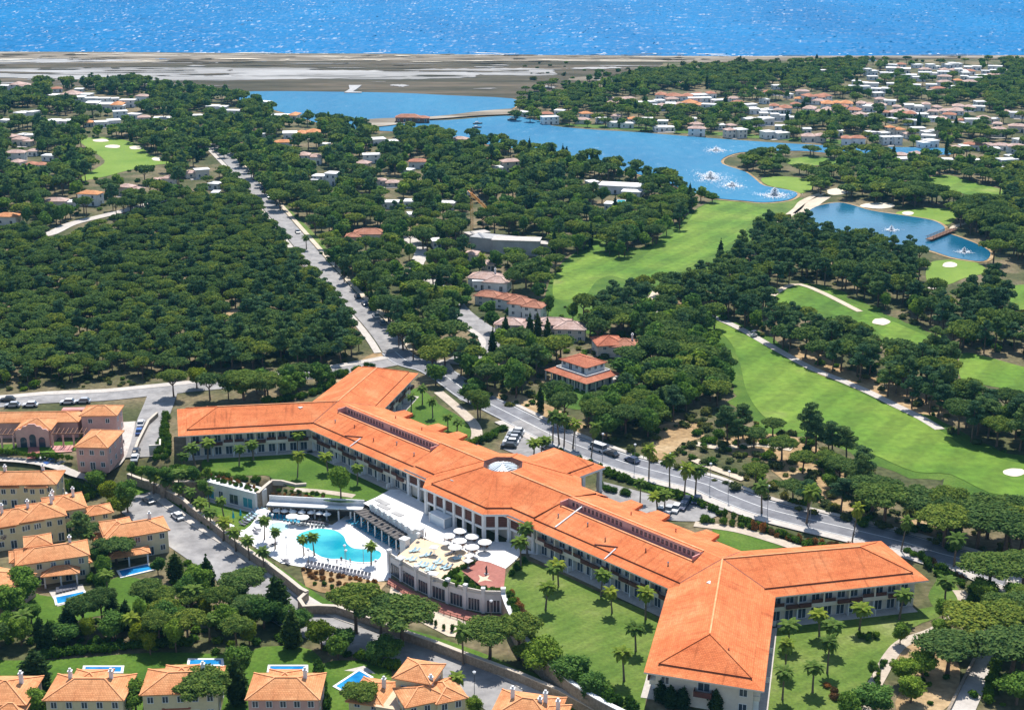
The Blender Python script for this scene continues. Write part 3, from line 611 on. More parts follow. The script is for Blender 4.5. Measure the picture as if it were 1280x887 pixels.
# ------------------------------------------------------------------ plants
def leaf_quads(C, N, S, rng, aspect=.75):
    n = len(C); r = rng.normal(size=(n, 3)); t = np.cross(N, r); t /= np.linalg.norm(t, axis=1)[:, None]+1e-9
    u = np.cross(N, t); S = np.asarray(S).reshape(-1, 1)
    a, b_ = t*S, u*S*aspect
    V = np.empty((n, 4, 3)); V[:, 0] = C-a-b_*.5; V[:, 1] = C+a*.2-b_; V[:, 2] = C+a+b_*.4; V[:, 3] = C-a*.3+b_
    return V.reshape(-1, 3), np.arange(4*n).reshape(-1, 4)
ICO_V = []; ICO_F = []
def _ico():
    t = (1+5**.5)/2
    v = [(-1,t,0),(1,t,0),(-1,-t,0),(1,-t,0),(0,-1,t),(0,1,t),(0,-1,-t),(0,1,-t),(t,0,-1),(t,0,1),(-t,0,-1),(-t,0,1)]
    f = [(0,11,5),(0,5,1),(0,1,7),(0,7,10),(0,10,11),(1,5,9),(5,11,4),(11,10,2),(10,7,6),(7,1,8),(3,9,4),(3,4,2),(3,2,6),(3,6,8),(3,8,9),(4,9,5),(2,4,11),(6,2,10),(8,6,7),(9,8,1)]
    v = np.array(v, float); return v/np.linalg.norm(v, axis=1)[:, None], f
ICO_V, ICO_F = _ico()
def foliage(name, puffs, n, size, mat, rng, up=.25, core=.72, flat=1.0, jit=.6):
    """puffs: (x,y,z,rx,rz); leaf-sized faces spread over every puff, with a dark core inside"""
    P = np.array(puffs, float); w = P[:, 3]**2; k = rng.choice(len(P), n, p=w/w.sum())
    d = rng.normal(size=(n, 3)); d[:, 2] += up; d /= np.linalg.norm(d, axis=1)[:, None]
    rad = (.76+.40*rng.random(n)**1.6)[:, None]
    R = np.stack([P[k, 3], P[k, 3], P[k, 4]], 1)
    C = P[k, :3]+d*R*rad
    N = d/R*R.mean(1)[:, None]+rng.normal(size=(n, 3))*jit; N /= np.linalg.norm(N, axis=1)[:, None]
    V, Fq = leaf_quads(C, N, size*(.6+.8*rng.random(n)), rng)
    V = V.tolist(); Fq = Fq.tolist()
    if core:
        for p in P:
            b_ = len(V); j = 1+rng.normal(size=(12, 1))*.08
            V += (p[:3]+ICO_V*j*np.array([p[3], p[3], p[4]])*core).tolist(); Fq += [[b_+i for i in f] for f in ICO_F]
    me = bpy.data.meshes.new(name); me.from_pydata(V, [], Fq); me.materials.append(mat); me.update(); return me
def trunkmesh(name, segs, mat):
    b_ = MB()
    for pts, rad in segs: b_.tube(pts, rad, 6)
    return b_.mesh(name, mat, True)
PROTO = {}
def stone_pine(i, lod):
    rng = np.random.default_rng(100+i); h = 9.0; R = 4.6; pf = []
    nP = 24 if lod == 0 else 14
    for k in range(nP):
        r = R*.80*math.sqrt((k+.4)/nP); a = k*2.399+rng.uniform(-.3, .3)
        z = 6.6+1.75*(1-(r/R)**2)+rng.uniform(-.3, .3); s = R*(.30 if lod == 0 else .40)*rng.uniform(.8, 1.2)
        pf.append((r*math.cos(a)*rng.uniform(.88, 1.12), r*math.sin(a), z, s, s*.62))
    cr = foliage('crown', pf, (5600, 1500, 320)[lod], (.22, .40, .85)[lod], MT['pineleaf'], rng, .45)
    segs = [([(0, 0, -.4), (.1, .05, 2.2), (.05, .15, 4.4), (0, 0, 6.2)], [.36, .28, .23, .16])]
    for k in range(6 if lod < 2 else 3):
        a = k*1.05+rng.uniform(-.2, .2); e = R*.62
        segs.append(([(.05, .1, 4.0+.2*k), (e*.5*math.cos(a), e*.5*math.sin(a), 5.6), (e*math.cos(a), e*math.sin(a), 6.9)], [.15, .11, .06]))
    return trunkmesh('trunk', segs, MT['bark']), cr
def tall_pine(i, lod):
    rng = np.random.default_rng(200+i); pf = []; lean = rng.uniform(-.6, .6, 2); segs = []
    top = np.array([lean[0], lean[1], 12.3])
    segs.append(([(0, 0, -.4), (lean[0]*.2, lean[1]*.2, 4), (lean[0]*.6, lean[1]*.6, 8), tuple(top)], [.30, .24, .17, .06]))
    n = 12 if lod == 0 else 8
    for k in range(n):
        t = (k+.3)/n; z = 6.3+6.2*t; a = k*2.4+rng.uniform(-.5, .5); r = (2.7*(1-t)**.6+.25)*rng.uniform(.55, 1.1)
        c = np.array([lean[0]*z/12.3+r*math.cos(a), lean[1]*z/12.3+r*math.sin(a), z+rng.uniform(-.3, .5)])
        s = rng.uniform(.95, 1.5)*(1.15-.35*t); pf.append((*c, s*1.15, s*.66))
        z0 = z-1.0; segs.append(([(lean[0]*z0/12.3, lean[1]*z0/12.3, z0), tuple(c-np.array([0, 0, .2]))], [.09, .04]))
    cr = foliage('crown', pf, (3600, 1100, 260)[lod], (.22, .38, .8)[lod], MT['tallleaf'], rng, .3, .62, jit=.8)
    if lod == 2: segs = segs[:1]
    return trunkmesh('trunk', segs, MT['bark']), cr
def broad(i, lod, mat='broadleaf'):
    rng = np.random.default_rng(300+i); pf = []; n = 18 if lod == 0 else 10
    for k in range(n):
        d = rng.normal(size=3); d /= np.linalg.norm(d); r = 2.1*rng.uniform(.5, 1.05)
        c = d*np.array([r, r, r*.95])+np.array([0, 0, 4.9]); s = rng.uniform(.95, 1.6); pf.append((*c, s, s*.85))
    pf.append((0, 0, 4.6, 1.9, 1.9))
    cr = foliage('crown', pf, (4400, 1200, 260)[lod], (.21, .38, .8)[lod], MT[mat], rng, .25)
    segs = [([(0, 0, -.4), (.1, 0, 1.6), (0, .1, 3.4), (0, 0, 5)], [.26, .2, .16, .07])]
    for k in range(5 if lod < 2 else 0):
        a = k*1.26; segs.append(([(0, 0, 2+.2*k), (1.3*math.cos(a), 1.3*math.sin(a), 4.3)], [.1, .05]))
    return trunkmesh('trunk', segs, MT['bark']), cr
def cypress(i, lod):
    rng = np.random.default_rng(400+i); pf = []
    for k in range(11):
        t = k/10; z = .9+8.1*t; s = 1.05*(math.sin(math.pi*min(1, .28+.74*t)))**.8+.12; pf.append((rng.uniform(-.12, .12), rng.uniform(-.12, .12), z, s, .85))
    cr = foliage('crown', pf, (1500, 600, 160)[lod], (.22, .34, .6)[lod], MT['cypressleaf'], rng, .3)
    return trunkmesh('trunk', [([(0, 0, -.4), (0, 0, 1.5), (0, 0, 6)], [.17, .14, .06])], MT['bark']), cr
def palm(i, lod):
    rng = np.random.default_rng(500+i); b_ = MB(); hh = 6.4; bend = rng.uniform(-.35, .35, 2)
    tp = Vector((bend[0], bend[1], hh))
    nf = (30, 22, 12)[lod]; ns = (7, 5, 3)[lod]
    for k in range(nf):
        a = k*2.399+rng.uniform(-.2, .2); el = 1.15-1.75*(k/nf)+rng.uniform(-.15, .15); L = rng.uniform(2.1, 2.7)
        p = tp.copy(); dirh = Vector((math.cos(a), math.sin(a), 0)); e = el; side = Vector((-math.sin(a), math.cos(a), 0)); prev = None
        for s in range(ns+1):
            t = s/ns; w = (.62 if lod == 2 else .56)*math.sin(math.pi*min(.97, .12+.86*t))
            drop = Vector((0, 0, -.28*w)); row = (p-side*w+drop, p.copy(), p+side*w+drop)
            if prev:
                gap = .0 if lod == 2 else .34
                q = [x.lerp(y, gap) for x, y in zip(prev, row)]
                b_.poly([prev[1], q[0].lerp(prev[0], .6) if lod < 2 else prev[0], row[0], row[1]]); b_.poly([prev[1], row[1], row[2], q[2].lerp(prev[2], .6) if lod < 2 else prev[2]])
            prev = row
            p = p+(dirh*math.cos(e)+Vector((0, 0, math.sin(e))))*(L/ns); e -= 1.5/ns
    cr = b_.mesh('crown', MT['palmleaf'])
    segs = [([(0, 0, -.3), (0, 0, .4), (bend[0]*.3, bend[1]*.3, 2.5), (bend[0]*.7, bend[1]*.7, 4.6), (bend[0], bend[1], hh+.15)], [.34, .24, .19, .18, .24])]
    return trunkmesh('trunk', segs, MT['palmbark']), cr
def shrub(i, lod, mat='hedgeleaf'):
    rng = np.random.default_rng(600+i); pf = []
    for k in range(7):
        a = k*2.4; r = .55*math.sqrt(k/7); s = rng.uniform(.38, .6); pf.append((r*math.cos(a), r*math.sin(a), .42+rng.uniform(-.1, .25), s, s*.85))
    return None, foliage('foliage', pf, (700, 240, 80)[lod], (.09, .16, .28)[lod], MT[mat], rng, .4)
def build_protos():
    for k, fn, nv in (('stone', stone_pine, 5), ('tall', tall_pine, 5), ('broad', broad, 5), ('cypress', cypress, 3), ('palm', palm, 4), ('shrub', shrub, 4)):
        for lod in (0, 1, 2): PROTO[k, lod] = [fn(i, lod) for i in range(nv if lod < 2 else max(3, nv-1))]
    for lod in (0, 1): PROTO['lime', lod] = [broad(20+i, lod, 'limeleaf') for i in range(2)]
    for lod in (0, 1): PROTO['lilac', lod] = [broad(30+i, lod, 'flowerleaf') for i in range(2)]
    for lod in (0, 1, 2): PROTO['scrub', lod] = [shrub(10+i, lod, 'scrubleaf') for i in range(3)]
    for lod in (0, 1): PROTO['redplant', lod] = [shrub(20+i, lod, 'redleaf') for i in range(3)]
build_protos()
TNAME = dict(stone='umbrella_pine', tall='tall_pine', broad='broadleaf_tree', cypress='cypress_tree', palm='palm_tree', shrub='shrub', lime='lime_green_tree', lilac='blossom_tree', scrub='scrub_bush', redplant='rust_coloured_shrub')
TCAT = dict(stone='pine tree', tall='pine tree', broad='tree', cypress='cypress', palm='palm tree', shrub='shrub', lime='tree', lilac='tree', scrub='bush', redplant='shrub')
TDESC = dict(stone='dark flat-topped umbrella pine', tall='loose-crowned pine with bare trunk', broad='rounded green broadleaf tree', cypress='slim dark cypress', palm='palm with arching fronds', shrub='rounded green shrub', lime='bright lime green leafy tree', lilac='lilac blossoming tree', scrub='low olive scrub bush', redplant='rusty leaved shrub')
PH = dict(stone=9.0, tall=13.0, broad=7.6, cypress=9.4, palm=7.4, shrub=1.1, lime=7.6, lilac=7.6, scrub=1.1, redplant=1.1)
PR = dict(stone=4.6, tall=3.2, broad=3.3, cypress=1.1, palm=2.4, shrub=1.0, lime=3.3, lilac=3.3, scrub=1., redplant=1.)
def tree(kind, x, y, z, hh, rr, lod, label, group=None, rz=None, v=None):
    pr = PROTO[kind, min(lod, 1) if (kind, lod) not in PROTO else lod]
    v = RNG.randrange(len(pr)) if v is None else v % len(pr)
    tr, cr = pr[v]; s = (rr/PR[kind], rr/PR[kind], hh/PH[kind]); rz = RNG.uniform(0, 6.28) if rz is None else rz
    if tr is None:
        o = mob(TNAME[kind], cr, None, (x, y, z), rz, s); return tag(o, label, TCAT[kind], group)
    e = empty(TNAME[kind], (x, y, z), rz, label, TCAT[kind], group, s)
    if kind in ('palm', 'tall'): e.rotation_euler = (RNG.uniform(-.07, .07), RNG.uniform(-.07, .07), rz)
    mob('trunk', tr, e); mob('crown', cr, e); return e
def tpx(kind, px, py, hh, rr, label, group=None, z=None, lod=0, **k):
    """a tree whose trunk foot is seen at this pixel"""
    if z is None: x, y, z = GP(px, py)
    else: x, y = G(px, py, z)
    return tree(kind, x, y, z, hh, rr, lod, label, group, **k)
POINTS = []   # everything scattered: kind,x,y,z,h,r,zone
def in_any(polys, x, y):
    for p, (x0, x1, y0, y1) in polys:
        if x0 <= x <= x1 and y0 <= y <= y1 and inpoly(p, x, y): return True
    return False
def boxed(polys): return [(p, (min(q[0] for q in p), max(q[0] for q in p), min(q[1] for q in p), max(q[1] for q in p))) for p in polys]
def scatter(px, spacing, mix, zone, seed, keep=1.0, z=0.0, minpy=70):
    r = random.Random(seed); op = boxed(OPEN); ob_ = boxed(OPENBASE)
    Wp = [G(p[0], p[1], z) for p in px]; x0, x1 = min(p[0] for p in Wp), max(p[0] for p in Wp); y0, y1 = min(p[1] for p in Wp), max(p[1] for p in Wp)
    kinds = [m[0] for m in mix]; wts = [m[1] for m in mix]; sz = {m[0]: m[2:] for m in mix}
    y = y0; row = 0
    while y < y1:
        x = x0+(row % 2)*spacing/2
        while x < x1:
            X = x+r.uniform(-.42, .42)*spacing; Y = y+r.uniform(-.42, .42)*spacing; x += spacing
            k = r.choices(kinds, wts)[0]; hh = r.uniform(*sz[k][0]); rr = r.uniform(*sz[k][1]); kp = r.random()
            if kp > keep: continue
            bx, by = PJ(X, Y, z)
            if by < minpy or bx < -260 or bx > 1540 or by > 980 or not inpoly(Wp, X, Y): continue
            if in_any(op, bx, by) or in_any(ob_, bx, by): continue
            cx, cy_ = PJ(X, Y, z+.78*hh); w_ = rr*ppm(by)*.55
            if any(in_any(op, *q) for q in ((cx, cy_), (cx-w_, cy_), (cx+w_, cy_), (cx, (cy_+by)/2))): continue
            POINTS.append((k, X, Y, z, hh, rr, zone, bx, by))
        y += spacing*.87; row += 1
# ------------------------------------------------------------------ hotel
def inset(poly, d):
    n = len(poly); out = []
    for i in range(n):
        p0, p1, p2 = poly[i-1], poly[i], poly[(i+1) % n]
        a = Vector((p1[0]-p0[0], p1[1]-p0[1])).normalized(); b_ = Vector((p2[0]-p1[0], p2[1]-p1[1])).normalized()
        na = Vector((-a.y, a.x)); nb = Vector((-b_.y, b_.x)); m = (na+nb); m /= max(.3, m.dot(na)) if m.length else 1
        out.append((p1[0]+m.x*d, p1[1]+m.y*d))
    return out
WIN = {}
def win_meshes(w, h, mframe='frame', mglass='glass', mull=True):
    k = (w, h, mframe, mglass, mull)
    if k not in WIN:
        a = MB(); t = .09
        a.box(-w/2, w/2, -.07, .0, 0, t); a.box(-w/2, w/2, -.07, .0, h-t, h); a.box(-w/2, -w/2+t, -.07, .0, t, h-t); a.box(w/2-t, w/2, -.07, .0, t, h-t)
        if mull: a.box(-t/2, t/2, -.06, .0, t, h-t)
        g = MB(); g.box(-w/2+t*.5, w/2-t*.5, -.035, -.005, t*.5, h-t*.5)
        WIN[k] = (a.mesh('window', MT[mframe]), g.mesh('pane', MT[mglass]))
    return WIN[k]
def window(parent, x, y, z, rz, w, h, name='window', **k):
    """a window whose outside looks along local -y turned by rz"""
    fm, pm = win_meshes(w, h, **k); o = mob(name, fm, parent, (x, y, z), rz); mob('pane', pm, o); return o
HC = G(386, 536, 6.5); HB = G(835, 735, 6.5)
HROT = math.atan2(HB[1]-HC[1], HB[0]-HC[0]); HCEN = ((HC[0]+HB[0])/2, (HC[1]+HB[1])/2)
hotel = empty('hotel_building', (HCEN[0], HCEN[1], 0), HROT, 'long low hotel with bright orange tiled roof and four splayed wings', 'hotel')
def HU(u, v):   # hotel plan to world
    c, s = math.cos(HROT), math.sin(HROT); return (HCEN[0]+u*c-v*s, HCEN[1]+u*s+v*c)
EZ = 6.5
RP = [(61.6,0),(80,-27.6),(98.5,-17.2),(78.4,12.7),(95,41.2),(78,50.2),(60.8,24.3)]
OUT = [(-p[0], p[1]) for p in RP[::-1]]; OUT = [OUT[-1]]+[]  # A_left first
OUT = [(-61.6,0)]+RP+[(-p[0], p[1]) for p in RP[::-1][:-1]]
Q = inset(OUT, 2.3); SK = .65
# eave skirt, fascia and soffit
for i in range(len(OUT)):
    j = (i+1) % len(OUT); b = MB()
    b.poly([(*OUT[i], EZ), (*OUT[j], EZ), (*Q[j], EZ+SK), (*Q[i], EZ+SK)])
    b.ob('eave_skirt', MT['hotelroof'], hotel)
    b = MB(); b.poly([(*OUT[i], EZ-.3), (*OUT[j], EZ-.3), (*OUT[j], EZ-.003), (*OUT[i], EZ-.003)]); b.ob('fascia', MT['cream'], hotel)
b = MB(); b.v = [(p[0], p[1], EZ-.28) for p in OUT]; b.f = [tuple(t) for t in tessellate(b.v)]; b.m = [0]*len(b.f); b.ob('soffit', MT['cream'], hotel)
UZ = EZ+SK+.28; RZ = 10.3
for i in range(len(Q)):
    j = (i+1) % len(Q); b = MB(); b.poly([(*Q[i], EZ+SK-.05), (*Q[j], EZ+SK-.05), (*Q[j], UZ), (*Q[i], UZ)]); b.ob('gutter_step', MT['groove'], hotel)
iA, iF1, iF2, iN, iE1, iE2, iB = 1, 2, 3, 4, 5, 6, 7
def ridge(a, b_, w=.3, h=.18, mat='ridge'):
    m = MB(); m.bar((a[0], a[1], a[2]+.05), (b_[0], b_[1], b_[2]+.05), w, h); m.ob('ridge_cap', MT[mat], hotel)
for s in (1, -1):
    def q(i):
        if s == 1: return (*Q[i], UZ)
        return (-Q[i][0], Q[i][1], UZ)
    J = (s*65.3, 12.2, RZ); R1 = (s*83.4, -13.7, RZ); R2 = (s*81, 37.4, RZ)
    for pts in ([q(iA), J, R1, q(iF1)], [q(iF1), R1, q(iF2)], [q(iF2), R1, J, q(iN)], [q(iN), J, R2, q(iE1)], [q(iE1), R2, q(iE2)], [q(iE2), R2, J, q(iB)]):
        m = MB(); m.poly(pts if s == -1 else pts[::-1]); m.ob('roof', MT['hotelroof'], hotel)
    for a, b_ in ((J, R1), (J, R2)): ridge(a, b_)
    for a, b_ in ((R1, q(iF1)), (R1, q(iF2)), (R2, q(iE1)), (R2, q(iE2))): ridge(a, b_, .3, .14, 'hotelroof')
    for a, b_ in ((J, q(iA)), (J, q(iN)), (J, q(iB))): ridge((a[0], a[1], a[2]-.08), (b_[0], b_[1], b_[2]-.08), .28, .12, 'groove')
    # main bar, front and back slopes with the clerestory slot between
    k = (RZ-UZ)/(12.2-Q[1][1]); zf = lambda v: UZ+k*(v-Q[1][1])
    U0, U1 = 22.5, 60.5; vc = 8.6; qa = q(iA)
    fr = [(s*18, Q[1][1], UZ), qa, J, (s*U1, 12.2, RZ), (s*U1, vc, zf(vc)), (s*U0, vc, zf(vc)), (s*U0, 12.2, RZ), (s*18, 12.2, RZ)]
    P = [Vector((p[0], p[1], 0)) for p in fr]; m = MB(); m.v = fr; m.f = [tuple(t) for t in tessellate(fr)]; m.m = [0]*len(m.f); m.ob('roof', MT['hotelroof'], hotel)
    kb = (RZ-UZ)/(q(iB)[1]-12.2); vr = 11.0; zr = RZ+kb*(12.2-vr)*.35
    bk = [(s*18, q(iB)[1], UZ), q(iB), J, (s*U1, 12.2, RZ), (s*U0, 12.2, RZ), (s*18, 12.2, RZ)]
    m = MB(); m.v = bk; m.f = [tuple(t) for t in tessellate(bk)]; m.m = [0]*len(m.f); m.ob('roof', MT['hotelroof'], hotel)
    m = MB(); m.poly([(s*U0, vr, zr), (s*U1, vr, zr), (s*U1, 12.21, RZ+.02), (s*U0, 12.21, RZ+.02)]); m.ob('roof', MT['hotelroof'], hotel)
    ridge((s*U0, vc, zf(vc)), (s*U1, vc, zf(vc)), .36, .2); ridge((s*18, 12.2, RZ), (s*U0, 12.2, RZ), .4, .18)
    ridge((s*U0, 12.2, RZ+.06), (s*U1, 12.2, RZ+.06), .45, .14)
    fz = zf(vc)-.75
    lo, hi = sorted((s*U0, s*U1))
    m = MB(); m.box(lo, hi, vc+.02, vr, fz-.3, fz); m.ob('clerestory_roof', MT['rose'], hotel)
    m = MB(); m.box(lo, hi, vr, vr+.3, fz-.3, zr-.02); m.ob('clerestory_wall', MT['pink'], hotel)
    m = MB(); m.box(lo+.3, hi-.3, vc-.12, vc+.02, fz-.3, zf(vc)-.05); m.ob('clerestory_kerb', MT['brown'], hotel)
    for u_ in (lo, hi):
        m = MB(); m.box(u_-.15, u_+.15, vc+.03, 12.2, fz-.3, RZ-.1); m.ob('clerestory_end', MT['rose'], hotel)
    n = 30
    for i in range(n):
        if i in (13, 14): continue
        window(hotel, lo+1.2+(hi-lo-2.4)*(i+.5)/n, vr-.02, fz+.42, 0, .62, .95, mframe='brown', mull=False)
    # white expansion strip and small dormer ribs
    if s == 1:
        m = MB(); m.bar((27.2, 2.4, zf(2.4)+.1), (27.2, 10.6, zf(10.6)+.1), .32, .2); m.ob('expansion_strip', MT['white'], hotel)
    m = MB(); m.bar((s*44, .2, EZ+.12), (s*44, 3.6, zf(3.6)+.1), .26, .2); m.ob('expansion_strip', MT['white'], hotel)
    m = MB(); m.bar((s*44, 4.2, zf(4.2)+.12), (s*44-5, 2.4, zf(2.4)+.12), .22, .2); m.ob('dormer_rib', MT['groove'], hotel)
    m = MB(); m.box(s*70-.9, s*70+.9, 2.6, 3.6, 8.7, 9.75); m.ob('roof_vent', MT['white'], hotel)
    # back valley boxes
    for u_ in (30, 38, 52):
        m = MB(); m.prism([(s*u_-2.6, 21.2), (s*u_+2.6, 21.2), (s*u_+1.8, 25.6), (s*u_-1.8, 25.6)][::1], EZ+.3, EZ+1.05); m.ob('roof_projection', MT['hotelroof'], hotel)
# central hall
HE = EZ+.45
front = [(22.5,.4),(14.2,.4),(10.4,-3.8),(-10.4,-3.8),(-14.2,.4),(-22.5,.4)]
back = [(-22.5,24),(-14,24),(-10.5,27.5),(10.5,27.5),(14,24),(22.5,24)]
HO = front[::-1]+back[::-1]            # counter-clockwise
HQ = inset(HO, 1.9)
for i in range(len(HO)):
    j = (i+1) % len(HO)
    if i in (5, 11): continue
    m = MB(); m.poly([(*HO[i], HE), (*HO[j], HE), (*HQ[j], HE+.55), (*HQ[i], HE+.55)]); m.ob('eave_skirt', MT['hotelroof'], hotel)
    m = MB(); m.poly([(*HO[i], HE-.5), (*HO[j], HE-.5), (*HO[j], HE-.003), (*HO[i], HE-.003)]); m.ob('fascia', MT['white'], hotel)
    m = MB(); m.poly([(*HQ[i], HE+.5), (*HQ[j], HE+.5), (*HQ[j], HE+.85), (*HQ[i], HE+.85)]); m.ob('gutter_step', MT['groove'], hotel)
m = MB(); m.v = [(p[0], p[1], HE-.45) for p in HO]; m.f = [tuple(t) for t in tessellate(m.v)]; m.m = [0]*len(m.f); m.ob('soffit', MT['white'], hotel)
OZ = 11.6; OC = (0, 12.0); OR = 4.9
oc = [(OC[0]+OR*math.cos(math.pi/8+k*math.pi/4), OC[1]+OR*math.sin(math.pi/8+k*math.pi/4), OZ) for k in range(8)]   # 0 right-upper ... ccw
hq = [(p[0], p[1], HE+.85) for p in HQ]
# hq: 0 (-22.5,f) 1 (-14.2,f) 2 (-10.4,f) 3 (10.4,f) 4 (14.2,f) 5 (22.5,f) 6.. back right to left
zs = (22.6, 12.2, RZ+.12); zw = (-22.6, 12.2, RZ+.12)
faces = [[hq[2], hq[3], oc[6], oc[5]], [hq[3], hq[4], oc[7], oc[6]], [hq[4], hq[5], zs, oc[7]], [oc[7], zs, oc[0]], [zs, hq[6], hq[7], oc[0]], [hq[7], hq[8], oc[1], oc[0]],
         [hq[8], hq[9], oc[2], oc[1]], [hq[9], hq[10], oc[3], oc[2]], [hq[10], hq[11], zw, oc[3]], [oc[3], zw, oc[4]], [zw, hq[0], hq[1], oc[4]], [hq[1], hq[2], oc[5], oc[4]]]
for fpts in faces:
    m = MB(); m.poly(fpts); m.ob('roof', MT['hotelroof'], hotel)
for a, b_ in ((hq[3], oc[6]), (hq[4], oc[7]), (hq[2], oc[5]), (hq[1], oc[4]), (hq[8], oc[1]), (hq[9], oc[2])): ridge(a, b_, .26, .14, 'hotelroof')
ridge(oc[7], zs, .34, .16); ridge(oc[4], zw, .34, .16)
oi = [(OC[0]+(p[0]-OC[0])*.80, OC[1]+(p[1]-OC[1])*.80) for p in oc]
for k in range(8):
    a, b_ = oc[k], oc[(k+1) % 8]; c, d = oi[k], oi[(k+1) % 8]
    m = MB(); m.poly([a, b_, (*d, OZ-1.0), (*c, OZ-1.0)]); m.ob('skylight_kerb', MT['brown'], hotel)
m = MB(); m.poly([(*p, OZ-.98) for p in oi]); m.ob('skylight_floor', MT['slate'], hotel)
m = MB(); r8 = OR*.72
pts = [(OC[0]+r8*math.cos(math.pi/8+k*math.pi/4), OC[1]+r8*math.sin(math.pi/8+k*math.pi/4)) for k in range(8)]
for k in range(8): m.poly([(*pts[k], OZ-.75), (*pts[(k+1) % 8], OZ-.75), (OC[0], OC[1], OZ+.25)])
sk = m.ob('skylight', MT['skyglass'], hotel)
for k in range(9):
    x = -2.9+k*.72; yy = math.sqrt(max(.1, 3.2**2-x*x)); m = MB(); t_ = 1-abs(x)/3.4
    m.bar((OC[0]+x, OC[1]-yy, OZ-.62), (OC[0]+x, OC[1], OZ-.62+t_*.95), .2, .12); m.bar((OC[0]+x, OC[1], OZ-.62+t_*.95), (OC[0]+x, OC[1]+yy, OZ-.62), .2, .12); m.ob('glazing_bar', MT['white'], sk)
for x, y in ((-5.5, 1.2),):
    m = MB(); m.box(x-.5, x+.5, y-.4, y+.4, 8.0, 9.0); m.ob('roof_hatch', MT['metal'], hotel)
for s in (1, -1):
    for u_, v_ in ((25, 5.5), (33, 6.5), (40, 4.6), (50, 6.2), (57, 5.2), (36, 17), (48, 18), (74, -3), (79, -8), (76, 29), (72, 24), (88, -14)):
        if abs(u_) < 64: zz = UZ+(RZ-UZ)*(1-abs(v_-12.2)/10)
        else: zz = 8.7
        m = MB(); m.tube([(s*u_, v_, zz-1.2), (s*u_, v_, zz+.55)], [.13, .13], 8); m.cone((s*u_, v_), .24, .05, zz+.55, zz+.75, 8); m.ob('vent_pipe', MT['metal'] if u_ % 2 else MT['redroof'], hotel)
# entrance canopy
can = [(-8.8,25.5),(9,25.5),(9,37.4),(-8.8,37.4)]; cq = inset(can, 2.0)
for i in range(1, 4):
    j = (i+1) % 4; m = MB(); m.poly([(*can[i], EZ), (*can[j], EZ), (*cq[j], EZ+.7), (*cq[i], EZ+.7)]); m.ob('eave_skirt', MT['hotelroof'], hotel)
    m = MB(); m.poly([(*can[i], EZ-.5), (*can[j], EZ-.5), (*can[j], EZ-.003), (*can[i], EZ-.003)]); m.ob('fascia', MT['white'], hotel)
m = MB(); m.poly([(*p, EZ-.48) for p in can[::-1]]); m.ob('soffit', MT['white'], hotel)
cr_ = ((.1, 22, 9.6), (.1, 31.8, 9.6)); cz = EZ+.95
C4 = [(*p, cz) for p in cq]
for pts in ([(C4[1][0], 18, cz), C4[2], cr_[1], (.1, 18, 9.6)], [C4[2], C4[3], cr_[1]], [C4[3], (C4[0][0], 18, cz), (.1, 18, 9.6), cr_[1]]):
    m = MB(); m.poly(pts); m.ob('roof', MT['hotelroof'], hotel)
for i in (1, 2, 3):
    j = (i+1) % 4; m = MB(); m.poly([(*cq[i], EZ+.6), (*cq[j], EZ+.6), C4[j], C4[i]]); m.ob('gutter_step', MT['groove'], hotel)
for u_, v_ in ((8.0, 36.4), (-7.8, 36.4), (8.0, 30.5), (-7.8, 30.5)):
    m = MB(); m.box(u_-.5, u_+.5, v_-.5, v_+.5, -.2, EZ-.49); m.box(u_-.62, u_+.62, v_-.62, v_+.62, -.2, .5); m.ob('column', MT['white'], hotel)
# walls
WQ = inset(OUT, 1.9); m = MB(); m.prism(WQ, -.6, EZ-.28, top=False, bottom=False); m.ob('wall', MT['cream'], hotel)
def facade(A, B, bay=2.75, band=True, skip=()):
    ax, ay = A; bx, by = B; L = math.hypot(bx-ax, by-ay); rz = math.atan2(by-ay, bx-ax); ux, uy = (bx-ax)/L, (by-ay)/L; nx, ny = uy, -ux
    n = max(1, int((L-1.5)/bay)); st = (L-n*bay)/2
    def at(t, o): return (ax+ux*t+nx*o, ay+uy*t+ny*o)
    def slab(name, t0, t1, o0, o1, z0, z1, mat):
        m = MB(); c = at(0, 0); m.box(t0, t1, -o1, -o0, z0, z1); return m.ob(name, MT[mat], hotel, (c[0], c[1], 0), rz)
    if band: slab('balcony_parapet', .6, L-.6, .02, 1.15, 2.85, 3.72, 'cream')
    slab('terrace_step', .3, L-.3, .01, 2.6, -.3, .14, 'pave')
    for i in range(n):
        t = st+(i+.5)*bay
        p = at(t, .02)
        window(hotel, p[0], p[1], .15, rz, 1.75, 2.25); window(hotel, p[0], p[1], 3.75, rz, 1.75, 2.0)
        if i % 2 == 0: slab('pier', t-bay/2-.17, t-bay/2+.17, .02, 1.1, 3.724, EZ-.29, 'cream'); slab('pier', t-bay/2-.13, t-bay/2+.13, .02, 1.0, .145, 2.845, 'frame')
        if i % 4 in (1, 2) and band: slab('planter', t-1.28, t+1.28, 1.155, 1.6, 3.25, 4.05, 'brown')
        elif band: slab('railing', t-1.2, t+1.2, 1.0, 1.06, 3.73, 4.5, 'brown')
        if i % 4 == 3: slab('hedge_divider', t+1.1, t+1.3, 1.2, 2.3, .145, 1.3, 'white')
W_ = WQ
hs = 22.0
facade((W_[13][0], W_[13][1]), (W_[0][0], W_[0][1])) if False else None
idx = {i: p for i, p in enumerate(W_)}
facade(idx[13], idx[0]); facade(idx[0], (-hs, idx[0][1])); facade((hs, idx[1][1]), idx[1]); facade(idx[1], idx[2]); facade(idx[4], idx[5]); facade(idx[8], idx[9]); facade(idx[3], idx[4])
a, b_ = idx[2], idx[3]                 # closed end wall of the near wing
rz = math.atan2(b_[1]-a[1], b_[0]-a[0]); L = math.hypot(b_[0]-a[0], b_[1]-a[1])
